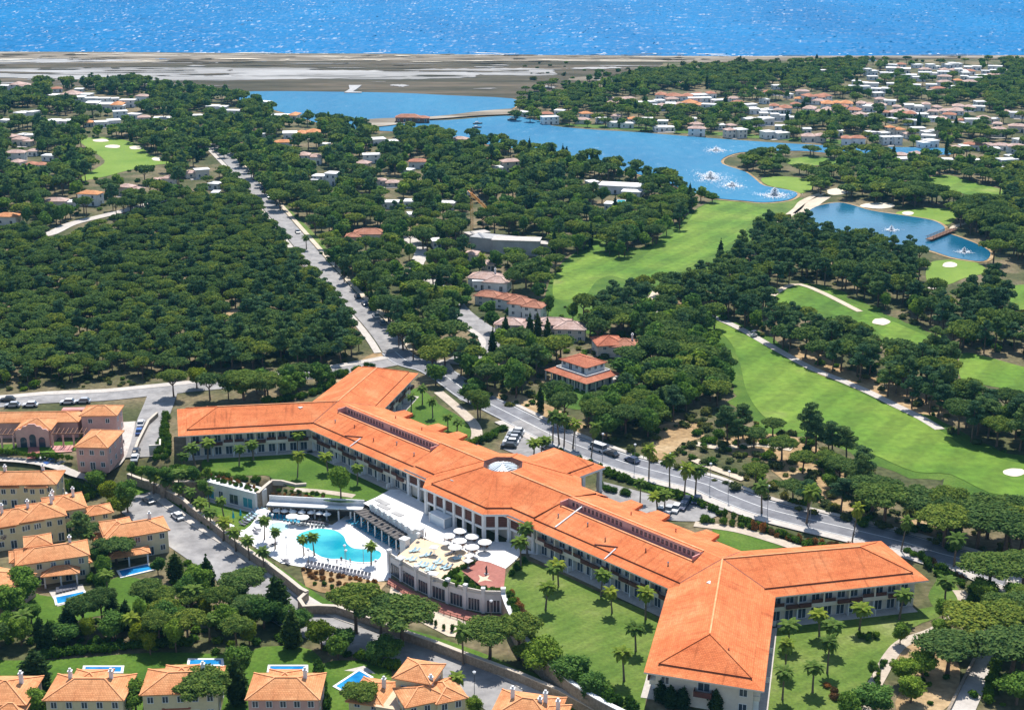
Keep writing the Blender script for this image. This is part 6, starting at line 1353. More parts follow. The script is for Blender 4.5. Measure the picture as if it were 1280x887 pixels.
PT = [('stone', 445, 792, 10.0, 5.6, LOW, 'broad umbrella pine over the grass patch by the stone wall'), ('stone', 502, 806, 9.2, 7.2, LOW, 'widest umbrella pine spreading over the stone wall'), ('stone', 476, 800, 9.0, 5.2, LOW, 'umbrella pine squeezed between two wider pines by the stone wall'),
 ('stone', 612, 826, 8.2, 5.2, LOW, 'umbrella pine by the tall lone street palm'), ('stone', 648, 824, 8.8, 4.8, LOW, 'umbrella pine near the end of the curved restaurant'), ('broad', 680, 848, 8.0, 4.2, LOW, 'dense tree below the front lawn retaining wall'), ('broad', 715, 866, 8.0, 4.0, LOW, 'dense tree at the foot of the retaining wall'), ('broad', 742, 885, 7.0, 3.6, LOW, 'bushy tree at the corner of the near wing'),
 ('stone', 306, 754, 7.0, 5.0, LOW, 'flat umbrella pine overhanging the lower street'), ('cypress', 347, 775, 10.5, 2.4, LOW, 'dark conical cedar beside the lower street'), ('broad', 330, 785, 7, 3.8, LOW, 'rounded tree below the lower street'),
 ('tall', 104, 684, 9.5, 3.0, LOW, 'pine standing against the yellow townhouses'), ('stone', 146, 704, 6.0, 4.6, LOW, 'umbrella pine between the two ochre villas'), ('lilac', 8, 682, 5.2, 2.8, LOW, 'lilac blossoming tree before the yellow townhouse'),
 ('stone', 258, 893, 8.0, 5.2, LOW, 'umbrella pine before the villa with the dark awning'), ('broad', 170, 893, 6.6, 3.4, LOW, 'bushy tree between two yellow villas'), ('cypress', 297, 880, 10, 1.8, LOW, 'dark cypress beside the villa with the dark awning'), ('cypress', 46, 862, 8.6, 2.6, LOW, 'dark cypress on the back lawn'), ('broad', 45, 896, 6, 3.4, LOW, 'bushy tree at the villa corner'), ('broad', 300, 850, 7, 3.2, LOW, 'dark leafy tree between two back lawns'), ('stone', 452, 892, 5.6, 3.6, LOW, 'round pine before the tilted blue pool'),
 ('lime', 402, 812, 6.4, 3.2, LOW, 'yellow-green tree beside the lower street'), ('lime', 312, 806, 5.0, 2.4, LOW, 'yellow-green bushy tree above the back lawns'), ('lime', 188, 818, 4.8, 1.9, LOW, 'slim yellow-green tree by the back lawns'), ('lime', 138, 628, 5.4, 3.0, h1(*G(138,628)), 'lime green tree beside the small street lawn'), ('lime', 152, 645, 5.4, 3.0, LOW, 'lime green tree behind the ochre villa roof'), ('broad', 160, 640, 8, 3.4, LOW, 'tall dense tree at the corner of the lower street'), ('broad', 122, 615, 6, 3, h1(*G(122,615)), 'grey-green tree below the stepped path'),
 ('broad', 30, 752, 7.5, 4.2, LOW, 'spreading tree beside the pink-walled villa'), ('broad', 14, 770, 6.5, 3.6, LOW, 'tree on the lawn below the pink-walled villa'),
 ('stone', 217.5, 497, 8.2, 4.2, 0, 'lone umbrella pine at the top of the driveway'), ('lime', 246, 486, 6.5, 3.6, 0, 'lime green tree by the road behind the west wing'), ('stone', 305, 500, 8.4, 6.0, 0, 'wide umbrella pine behind the west wing roof'), ('stone', 335, 498, 7.4, 4.8, 0, 'umbrella pine beside the wide pine behind the west wing'), ('broad', 426, 623, 8.6, 3.2, 0, 'dark bushy conifer at the edge of the white terrace'),
 ('stone', 942, 560, 5.4, 3.6, 0, 'small umbrella pine at the top of the scrub'), ('stone', 966, 546, 5.0, 3.4, 0, 'rounded pine at the scrub edge of the fairway'), ('stone', 977, 576, 6.4, 4.0, 0, 'neat umbrella pine in the middle of the scrub'), ('stone', 1003, 592, 5.6, 3.6, 0, 'umbrella pine between two neat pines in the scrub'), ('stone', 1049, 608, 7.2, 4.4, 0, 'umbrella pine with bare trunk above orange earth'), ('tall', 909, 556, 11, 2.8, 0, 'tall pine at the left edge of the scrub'), ('tall', 1006, 562, 13, 3.0, 0, 'leaning tall pine at the fairway edge'), ('tall', 1020, 566, 11, 3, 0, 'tall pine next to the leaning pine'), ('tall', 1040, 574, 10.5, 3, 0, 'tall pine in the fairway edge clump'), ('tall', 1058, 578, 9.6, 3, 0, 'tall pine at the end of the fairway clump'), ('tall', 1076, 606, 10, 3.2, 0, 'tall pine near the orange earth'), ('tall', 1010, 640, 8, 2.8, 0, 'pine by the road lamp in the scrub'),
 ('stone', 1104, 658, 9.6, 6.6, 0, 'massive umbrella pine by the fairway corner'), ('stone', 1148, 660, 9.0, 6.2, 0, 'massive umbrella pine beside the roadside gap'), ('stone', 1180, 684, 9.2, 7.0, 0, 'massive umbrella pine shading the road'), ('stone', 1222, 684, 9.0, 7.2, 0, 'massive umbrella pine behind the road pine'), ('stone', 1255, 692, 10.0, 8.2, 0, 'huge umbrella pine over the road bend'), ('stone', 1190, 668, 8.5, 6.4, 0, 'umbrella pine at the fairway end'), ('stone', 1292, 700, 9.6, 7.2, 0, 'huge umbrella pine beyond the road bend'), ('stone', 1262, 682, 8.2, 6.6, 0, 'umbrella pine near the pale bunker'),
 ('stone', 1184, 842, 7.4, 6.0, 0, 'wide umbrella pine in the stony garden'), ('stone', 1212, 806, 7.4, 6.6, 0, 'wide umbrella pine over the garden path bend'), ('stone', 1264, 850, 9.0, 7.0, 0, 'wide umbrella pine beyond the paved lane'), ('stone', 1262, 806, 8.4, 6.0, 0, 'umbrella pine at the lane forecourt'), ('stone', 1236, 742, 8.0, 6.6, 0, 'umbrella pine between the road and the forecourt'), ('stone', 1278, 738, 8.0, 5.8, 0, 'umbrella pine beside the forecourt edge'), ('broad', 1128, 856, 5.2, 2.8, 0, 'rounded tree in the stony garden'), ('broad', 1153, 848, 5.4, 3.0, 0, 'rounded tree beside the wide garden pine'), ('broad', 1138, 878, 5.0, 2.9, 0, 'rounded tree at the lower stony garden'), ('broad', 1092, 893, 5.6, 4.2, 0, 'broad leafy tree at the end of the garden path'), ('broad', 1060, 900, 5.6, 3.0, 0, 'leafy tree at the low edge of the east lawn'), ('broad', 1090, 846, 3.4, 1.2, 0, 'little round tree on the east lawn'), ('broad', 1125, 806, 4.6, 1.9, 0, 'thin grey tree on the east lawn beside the path'), ('broad', 1178, 775, 4.6, 2.0, 0, 'light green tree by the east wing corner'), ('broad', 1175, 797, 4.0, 2.4, 0, 'dark round tree at the bend of the garden path'), ('broad', 1270, 880, 6, 4, 0, 'dense tree beyond the lane hedge'), ('stone', 1295, 800, 9, 6.5, 0, 'wide umbrella pine by the lane hedge')]
for k, px, py, hh, rr, z, lab in PT: tpx(k, px, py, hh, rr, lab, z=z)
for i, (px, py) in enumerate(((838,884),(826,876),(894,889),(905,884),(853,886))): tpx('cypress', px, py, 4.6, 1.2, 'slim young cypress against the end wall of the near wing', 'cypresses at the near wing end wall', z=0)
for px, py in ((545,395),(549,372),(662,432),(672,428),(616,452),(684,440),(632,432),(900,330),(1148,160),(1092,166)): tpx('cypress', px, py, RNG.uniform(10, 13), 1.3, 'tall dark cypress rising above the villa gardens', 'tall cypresses among the villas', z=0, lod=1)
# shrub borders: (line, spacing, radius, height, kind, z, phrase)
BED = [([(1158,708),(1175,722),(1188,738)], 1.2, (.8,1.3), (1.2,2.4), 'shrub', 0, 'between the east wing end and the road'), ([(262,594),(300,599),(330,603)], 1.2, (.8,1.2), (.9,1.7), 'shrub', 0, 'at the low edge of the west lawn'), ([(208,520),(206,540),(212,560),(208,575)], 1.5, (.9,1.4), (1.2,2.4), 'shrub', 0, 'beside the west wing end wall'),([(203,545),(200,562),(195,578)], 1.5, (.9,1.4), (1.2,2.6), 'shrub', 0, 'between the driveway and the west wing'),
 ([(690,563),(740,584),(790,604),(850,622),(905,645),(960,664),(1010,682),(1060,694),(1110,704)], 1.7, (.8,1.4), (1.1,2.2), 'shrub', 0, 'in the hedge along the pavement of the main road'),
 ([(715,580),(760,596),(820,615)], 1.9, (.8,1.3), (1,1.8), 'shrub', 0, 'in the planted strip beside the hotel drive'),
 ([(940,662),(985,674),(1040,686),(1085,692)], 1.6, (.7,1.2), (1.2,2.6), 'redplant', 0, 'in the rusty border behind the east wing'),
 ([(1130,690),(1160,704),(1190,722),(1215,740),(1228,760)], 1.7, (.8,1.4), (1,2.4), 'shrub', 0, 'in the bushes round the end of the east wing'),
 ([(1150,698),(1180,712),(1205,725)], 1.5, (.6,1.), (.8,1.8), 'redplant', 0, 'in the yellow-brown border near the road'),
 ([(260,598.5),(290,607),(321,615)], 1.0, (.5,.9), (.8,1.5), 'shrub', 0, 'on the planted roof of the pool pavilion'),
 ([(262,596),(292,604),(320,611)], 1.3, (.5,.8), (.8,1.4), 'redplant', 0, 'on the planted roof of the pool pavilion'),
 ([(342,613),(380,617),(405,620)], 1.2, (.5,.8), (.6,1.1), 'shrub', 0, 'on the terrace above the pool bar'), ([(340,618),(372,620.5),(404,623)], 1.2, (.4,.7), (.5,.9), 'redplant', 0, 'on the terrace above the pool bar'),
 ([(552,727),(566,718),(590,704)], .9, (.6,1.0), (.7,1.4), 'shrub', 0, 'in the border between sun deck and red terrace'), ([(556,731),(580,735),(604,739),(627,740)], .95, (.6,.95), (.8,1.6), 'shrub', 0, 'in the border behind the restaurant parapet'), ([(570,722),(582,728),(596,733)], 1., (.6,.95), (.8,1.6), 'shrub', 0, 'in the corner border of the red terrace'),
 ([(637,722),(645,712),(655,702)], 1.1, (.7,1.1), (.9,1.6), 'shrub', 0, 'at the corner of the front lawn'), ([(636,748),(645,768),(656,788),(668,806)], 1.4, (.8,1.3), (1,2), 'shrub', 0, 'along the retaining wall of the front lawn'), ([(640,742),(650,762),(662,782)], 1.6, (.8,1.2), (.9,1.7), 'redplant', 0, 'along the retaining wall of the front lawn'),
 ([(672,812),(700,836),(735,860),(770,880),(800,886)], 1.3, (1,1.6), (1.2,2.4), 'shrub', 0, 'in the hedge at the low edge of the front lawn'),
 ([(376,712),(400,717),(440,724),(470,730)], 1.4, (.5,.9), (.6,1.2), 'redplant', LOW, 'in the sandy bed below the pool deck'), ([(384,720),(410,726),(440,733),(465,738)], 1.3, (.6,.9), (.6,1.2), 'redplant', LOW, 'in the sandy bed below the pool deck'), ([(390,729),(420,736),(450,742)], 1.6, (.5,.9), (.6,1.1), 'shrub', LOW, 'in the sandy bed below the pool deck'),
 ([(505,762),(530,775),(560,787),(590,795)], 1.5, (.4,.7), (.8,1.8), 'shrub', LOW, 'on the sandy slope below the restaurant'),
 ([(168,590),(185,592),(205,596),(225,598),(250,597)], 1.4, (.9,1.5), (1,2.2), 'shrub', 0, 'on the planted slope below the west wing'), ([(215,585),(232,592),(250,590)], 1.5, (.9,1.5), (1,2), 'shrub', 0, 'beside the end of the west wing'), ([(222,608),(245,614),(262,622)], 1.3, (.9,1.4), (1,2), 'shrub', LOW, 'below the retaining wall of the west palms'),
 ([(225,632),(250,650),(280,672),(310,693),(345,715)], 1.7, (.6,1.), (.8,1.5), 'shrub', LOW, 'behind the stone wall of the pool garden'),
 ([(70,607),(95,612),(115,618)], 1.0, (1.2,1.7), (1.8,2.8), 'shrub', LOW, 'in the tall hedge behind the townhouses'), ([(92,632),(112,622),(125,618)], 1.0, (.9,1.3), (1.4,2.), 'shrub', LOW, 'in the hedge by the tiny pool'), ([(0,566),(40,571),(90,574)], 1.0, (.7,1), (1,1.6), 'shrub', 0, 'in the clipped hedge before the clubhouse'),
 ([(55,822),(100,817),(150,812),(200,808),(240,805)], 1.0, (.9,1.4), (1.4,2.2), 'shrub', LOW, 'in the long hedge behind the back pools'), ([(398,835),(402,860),(410,887)], .9, (.8,1.1), (1.6,2.4), 'shrub', LOW, 'in the hedge between two back lawns'), ([(445,822),(470,830),(500,838)], 1.0, (1,1.4), (1.4,2.2), 'shrub', LOW, 'in the hedge above the tilted pool'), ([(110,720),(125,735),(140,750)], 1.2, (.9,1.4), (1.2,2), 'shrub', LOW, 'in the border between the two villa pools'),
 ([(1232,880),(1240,850),(1247,828)], .9, (.9,1.2), (1.4,2.2), 'shrub', 0, 'in the clipped hedge beside the paved lane'), ([(1210,770),(1225,775),(1238,765)], 1.2, (.7,1.2), (1,2), 'redplant', 0, 'in the golden border by the forecourt'),
 ([(1105,826),(1098,846),(1090,866)], 1.2, (.5,.9), (.6,1.2), 'shrub', 0, 'on the stony edge of the garden path'), ([(1135,825),(1150,835),(1160,860)], 1.5, (.6,1), (.7,1.3), 'shrub', 0, 'in the stony garden'), ([(1070,796),(1085,800),(1095,795)], .9, (.6,1.1), (1,2), 'shrub', 0, 'in the island bed of the east lawn'), ([(1030,858),(1040,866),(1045,876)], .9, (.6,1), (.8,1.6), 'redplant', 0, 'in the dark island bed of the east lawn'),
 ([(400,478),(440,466),(470,458)], 2., (1.2,2), (1.4,2.6), 'shrub', 0, 'in the garden beyond the north wing'), ([(330,505),(380,498),(420,480)], 1.8, (1.2,2), (1.4,2.6), 'shrub', 0, 'behind the west wing'), ([(560,560),(590,556),(615,548),(630,535)], 1.6, (1,1.6), (1.2,2.4), 'shrub', 0, 'beside the entrance car park'), ([(870,650),(900,655),(940,662)], 1.6, (.9,1.4), (1,2), 'shrub', 0, 'behind the main wing'), ([(745,605),(765,615),(790,622)], 1.8, (.9,1.4), (1,2), 'shrub', 0, 'in the drive island behind the hall')]
def hedge(Wl, sp, rr, hh, k, z, ph):
    V = []; Fq = []; pr = PROTO[k, 1]; c0 = Wl[0]
    for i in range(len(Wl)-1):
        L = math.hypot(Wl[i+1][0]-Wl[i][0], Wl[i+1][1]-Wl[i][1]); n = max(1, int(L/sp))
        for j in range(n):
            t = (j+RNG.uniform(.2, .8))/n; x = Wl[i][0]+(Wl[i+1][0]-Wl[i][0])*t+RNG.uniform(-.3, .3)-c0[0]; y = Wl[i][1]+(Wl[i+1][1]-Wl[i][1])*t+RNG.uniform(-.3, .3)-c0[1]
            me = RNG.choice(pr)[1]; r_ = RNG.uniform(*rr); h_ = RNG.uniform(*hh)/1.1; a = RNG.uniform(0, 6.28); ca, sa = math.cos(a)*r_, math.sin(a)*r_; b0 = len(V)
            V += [(x+v.co.x*ca-v.co.y*sa, y+v.co.x*sa+v.co.y*ca, v.co.z*h_) for v in me.vertices]; Fq += [[b0+q for q in p.vertices] for p in me.polygons]
    me = bpy.data.meshes.new('hedge'); me.from_pydata(V, [], Fq); me.materials.append(pr[0][1].materials[0]); me.update()
    tag(mob('hedge', me, None, (*c0, z)), 'leafy green hedge '+ph, 'hedge')
for pl, sp, rr, hh, k, z, ph in BED:
    Wl = gl(pl, z)
    if 'hedge' in ph:
        hedge(Wl, sp, rr, hh, k, z, ph.split('hedge ', 1)[1]); continue
    for i in range(len(Wl)-1):
        L = math.hypot(Wl[i+1][0]-Wl[i][0], Wl[i+1][1]-Wl[i][1]); n = max(1, int(L/sp))
        for j in range(n):
            t = (j+RNG.uniform(.2, .8))/n; x = Wl[i][0]+(Wl[i+1][0]-Wl[i][0])*t+RNG.uniform(-.5, .5); y = Wl[i][1]+(Wl[i+1][1]-Wl[i][1])*t+RNG.uniform(-.5, .5)
            tree(k, x, y, z, RNG.uniform(*hh), RNG.uniform(*rr), 0, TDESC[k]+' '+ph, TNAME[k].replace('_', ' ')+'s '+ph)
# ------------------------------------------------------------------ scattered woods
ST = lambda a, b_, c, d: ((a, b_), (c, d))
avenue = [(-260,305),(120,290),(230,262),(280,215),(302,235),(345,290),(398,350),(432,395),(455,440),(400,464),(250,472),(120,482),(-260,492)]
OPENBASE.append([(-100,488),(250,470),(450,452),(450,470),(250,490),(-100,508)])
scatter(avenue, 5.0, [('stone', .76, (4.0, 7.0), (2.1, 3.8)), ('tall', .16, (6, 10), (1.8, 2.7)), ('broad', .08, (3, 5.5), (1.6, 2.6))], 'in the dense wood beside the straight avenue', 1, .94)
scatter([(320,330),(400,340),(440,400),(455,445),(420,470),(250,478),(200,470),(300,420)], 8, [('tall', 1, (8, 11), (2.4, 3.2))], 'in the dense wood beside the straight avenue', 2, .8)
coast = [(-260,112),(0,110),(110,106),(170,106),(250,118),(300,127),(340,139),(400,152),(470,162),(520,170),(600,180),(700,196),(800,218),(850,232),(905,255),(860,285),(830,306),(790,322),(770,345),(720,330),(700,345),(690,380),(720,415),(640,440),(500,440),(470,400),(400,320),(300,218),(262,180),(230,262),(100,285),(-260,302)]
scatter(coast, 7.2, [('stone', .42, (6, 9.5), (3.2, 5.2)), ('broad', .40, (4.5, 9), (2.6, 4.4)), ('tall', .14, (9, 13), (2.5, 3.4)), ('cypress', .04, (8, 12), (1., 1.5))], 'among the villas above the lake', 3, .95)
golf = [(690,400),(700,380),(760,392),(800,360),(850,348),(900,325),(930,303),(948,275),(992,266),(1012,288),(1060,300),(1130,312),(1150,325),(1150,355),(1170,362),(1220,362),(1540,355),(1540,450),(1270,452),(1200,440),(1168,415),(1100,388),(1050,362),(1000,352),(955,370),(990,392),(1060,408),(1110,435),(1180,450),(1195,478),(1540,510),(1540,590),(1280,578),(1205,552),(1122,506),(1000,450),(930,412),(885,392),(820,398),(760,425)]
scatter(golf, 6.4, [('tall', .66, (9, 13), (2.6, 3.6)), ('stone', .28, (7, 10), (3.4, 5)), ('broad', .06, (6, 8), (2.6, 3.4))], 'in the pine wood between the fairways', 4, .93)
scatter([(560,462),(600,446),(640,440),(690,422),(760,405),(880,398),(918,430),(928,480),(915,505),(870,512),(850,530),(800,555),(770,556),(735,545),(650,508),(600,488)], 6.0, [('broad', .42, (6.5, 10), (3, 4.6)), ('stone', .45, (6.5, 9), (3.6, 5)), ('tall', .10, (9, 12), (2.5, 3.2)), ('cypress', .03, (8, 11), (1, 1.4))], 'round the two-tier white house', 5, .97)
scatter([(790,566),(870,520),(935,508),(1000,545),(1060,580),(1120,640),(1080,655),(950,626),(880,602)], 9, [('stone', .4, (4.5, 6.5), (2.6, 3.8)), ('tall', .5, (7, 11), (2.2, 3)), ('broad', .1, (4, 6), (2, 3))], 'in the scrub above the main road', 6, .42)
scatter([(1080,640),(1180,650),(1280,672),(1540,690),(1540,740),(1290,715),(1215,696),(1150,680)], 7.5, [('stone', .85, (7.5, 10), (5, 7)), ('broad', .15, (6, 8), (3, 4))], 'in the massive pine grove by the road bend', 7, .7)
far = [(640,152),(650,136),(700,120),(760,106),(800,94),(900,87),(1000,82),(1040,80),(1100,80),(1540,80),(1540,250),(1280,300),(1240,306),(1195,284),(1195,262),(1062,252),(1010,240),(1018,226),(985,218),(950,224),(930,212),(908,204),(960,193),(1130,196),(1200,190),(1190,184),(1060,181),(950,174),(860,168),(740,160),(690,156)]
scatter(far, 7.4, [('stone', .58, (5, 7.6), (3.2, 4.8)), ('broad', .38, (4, 7.5), (2.6, 4)), ('cypress', .04, (8, 12), (1.1, 1.5))], 'on the hillside beyond the lake', 8, .96)
scatter([(1000,258),(1062,252),(1195,264),(1200,286),(1240,308),(1240,332),(1540,360),(1540,250),(1200,240)], 8, [('stone', .8, (7, 10), (4.2, 5.8)), ('tall', .2, (9, 12), (2.6, 3.2))], 'round the golf pond', 9, .92)
scatter([(235,490),(290,480),(440,462),(470,450),(450,460),(385,500),(300,505),(240,500)], 5.5, [('broad', .6, (5.5, 8.5), (2.6, 3.8)), ('stone', .4, (6, 8), (3, 4))], 'behind the west wing', 10, .85)
scatter([(505,440),(560,430),(580,452),(566,468),(600,495),(640,520),(625,550),(600,560),(590,530),(560,500),(535,478),(530,462)], 6, [('broad', .5, (5, 8), (2.6, 3.6)), ('stone', .4, (6, 8.5), (3.2, 4.6)), ('tall', .1, (9, 12), (2.4, 3))], 'between the hotel and the road junction', 11, .72)
low1 = [(-260,775),(60,778),(120,772),(205,748),(215,700),(240,705),(290,748),(330,768),(375,790),(430,810),(440,832),(395,815),(330,806),(285,820),(180,812),(60,818),(-260,828)]
scatter(low1, 4.6, [('broad', .66, (4.5, 8), (2.2, 3.6)), ('stone', .18, (5.5, 8), (3, 4.2)), ('cypress', .1, (6, 9), (1, 1.8)), ('lime', .06, (4, 6), (1.8, 2.6))], 'in the leafy belt below the ochre villas', 12, .74, LOW)
scatter([(100,690),(140,700),(205,700),(215,740),(140,745),(110,735)], 4.5, [('broad', .9, (3.5, 6), (1.6, 2.8)), ('lime', .1, (3, 4), (1.5, 2))], 'between the two ochre villas', 13, .6, LOW)
scatter([(410,800),(470,812),(545,838),(560,850),(500,836),(440,826)], 4.5, [('broad', 1, (4, 6.5), (2.2, 3.4))], 'along the low side of the lower street', 14, .8, LOW)
scatter([(560,855),(600,862),(640,895),(590,900),(560,890)], 4, [('broad', 1, (2.5, 4.5), (1.6, 2.4))], 'beside the villa of stacked roofs', 15, .8, LOW)
scatter([(650,828),(700,850),(760,890),(690,885)], 4.4, [('broad', .8, (4.5, 7), (2.2, 3.2)), ('stone', .2, (5, 7), (3, 4))], 'at the foot of the retaining wall', 16, .8, LOW)
scatter([(1215,745),(1290,755),(1300,830),(1250,830),(1240,800)], 5.5, [('stone', .6, (6, 8), (3.6, 5)), ('broad', .4, (4, 6), (2.4, 3.4))], 'beyond the paved lane', 17, .5)
scatter([(1245,830),(1300,800),(1330,905),(1240,905)], 6, [('broad', .6, (4, 7), (2.6, 3.6)), ('stone', .4, (6, 8), (3.6, 5))], 'beyond the lane hedge', 18, .5)
scatter([(150,590),(260,598),(262,622),(225,618),(190,604),(165,596)], 3.6, [('broad', .8, (2.6, 4.5), (1.4, 2.2)), ('palm', .2, (4, 5.5), (1.8, 2.4))], 'on the planted slope below the west wing', 19, .7)
scatter([(640,118),(700,106),(745,97),(760,93),(720,113),(690,130),(650,140)], 10, [('stone', .5, (4, 7), (3, 4.5)), ('broad', .5, (3, 6), (2.5, 4))], 'at the edge of the salt marsh', 20, .5)
for i in range(26): POINTS.append(('palm', *G(300+RNG.uniform(0, 420), 200+RNG.uniform(0, 190)), 0, RNG.uniform(6, 9), 2.4, 'among the villas above the lake', 0, 300))
LMK = [((590,285),'near the orange tower crane'),((720,470),'near the two-tier white house'),((640,372),'near the brown tiled stepped villas'),((680,408),'near the pink tiled villa row'),((768,430),'near the red tiled villa'),((612,350),'near the white villa with the bay window'),((462,292),'near the tan roofed villa by the avenue'),((640,300),'near the unfinished concrete building'),((778,234),'near the flat roofed white villa'),((1175,295),'near the timber footbridge'),((1114,290),'near the round pond fountain'),((1187,335),'near the white pond bunker'),((1101,403),'near the kidney shaped bunker'),((1268,592),'near the pale bunker of the broad fairway'),((940,422),'near the golf buggy'),((1070,489),'near the middle of the cart path'),((1175,537),'near the end of the cart path'),((965,371),'near the tip of the curved fairway'),((850,392),'near the sandy opening in the wood'),((900,255),'near the lake end of the fairway'),((695,360),'near the low end of the lake fairway'),((294,392),'near the larger bare clearing'),((218,412),'near the smaller bare clearing'),((494,446),'near the junction of the avenue'),((602,430),'near the bend of the villa road'),((60,294),'near the pale road beyond the wood'),((150,200),'near the green with four bunkers'),((1046,240),'near the lake dam'),((217,497),'near the top of the driveway'),((525,318),'near the pale winding lane'),((100,478),'near the back road opposite the clubhouse'),((360,320),'near the middle of the straight avenue'),((430,400),'near the low end of the straight avenue')]
LMW = [(G(*p), t) for p, t in LMK]
def treelabel(k, p):
    d, t = min((math.hypot(p[1]-q[0], p[2]-q[1]), t) for q, t in LMW)
    ph = t if d < 34 else p[6]; lo, hi = {'stone': (6.4, 8.6), 'tall': (9, 11.4), 'broad': (5.5, 8)}.get(k, (0, 99))
    sz = 'short ' if p[4] < lo else 'tall ' if p[4] > hi else 'middling '
    return sz+TDESC[k]+' '+ph, TNAME[k].replace('_', ' ')+'s '+ph
bykind = {}
for p in POINTS: bykind.setdefault(p[0], []).append(p)
REST = []; LIM = dict(stone=238, tall=285, broad=262, cypress=80, palm=60, lime=20)
for k, lst in bykind.items():
    lst.sort(key=lambda p: p[2]); vis = [p for p in lst if -20 < p[7] < 1300 and p[8] < 960]; inv = [p for p in lst if p not in set(vis)] if len(lst) < 3000 else []
    for p in vis[:LIM.get(k, 100)]:
        tree(k, p[1], p[2], p[3], p[4], p[5], 0 if p[8] > 520 else 1, *treelabel(k, p))
    REST += vis[LIM.get(k, 100):]
    REST += inv
# understorey bushes
def under(px, sp, keep, seed, z=0., r=(.7, 2.0), kinds=('scrub', 'shrub'), w=(.7, .3)):
    rr = random.Random(seed); ob_ = boxed(OPEN); Wp = gl(px, z); x0, x1 = min(p[0] for p in Wp), max(p[0] for p in Wp); y0, y1 = min(p[1] for p in Wp), max(p[1] for p in Wp); out = []
    y = y0
    while y < y1:
        x = x0
        while x < x1:
            X, Y = x+rr.uniform(-.5, .5)*sp, y+rr.uniform(-.5, .5)*sp; x += sp; q = rr.uniform(*r); kk = rr.choices(kinds, w)[0]
            if rr.random() > keep or not inpoly(Wp, X, Y): continue
            bx, by = PJ(X, Y, z)
            if -40 < bx < 1320 and not in_any(ob_, bx, by): out.append((kk, X, Y, z, q*rr.uniform(.7, 1.2), q, '', bx, by))
        y += sp
    return out
UND = under(avenue, 5, .5, 31)+under(golf, 5, .5, 32)+under([(780,566),(870,515),(935,508),(1000,545),(1090,590),(1180,660),(1200,690),(1090,662),(950,628),(880,600)], 3.2, .75, 33, r=(.6, 2.1))+under(low1, 2.6, .6, 34, LOW, (.6, 1.4), w=(.1, .9))+under([(560,462),(640,440),(880,400),(925,480),(850,535),(770,560),(600,495)], 4, .6, 35)+under([(1100,600),(1540,650),(1540,740),(1180,690)], 4.5, .5, 36)+under([(0,470),(240,462),(440,448),(440,462),(240,478),(0,490)], 4, .7, 37, r=(.5, 1.4))+under([(1200,745),(1300,755),(1330,905),(1130,905),(1110,850),(1150,800)], 3.5, .45, 38, r=(.5, 1.2), w=(.4, .6))+under(coast, 9, .4, 39, r=(.9, 2.2), w=(.3, .7))+under([(700,112),(760,88),(900,76),(1280,72),(1280,76),(900,84),(760,104)], 14, .5, 40, r=(1.5, 4))
UND += [q for q in under([(640,80),(800,78),(820,90),(640,110)], 16, .25, 41, r=(1, 3))]
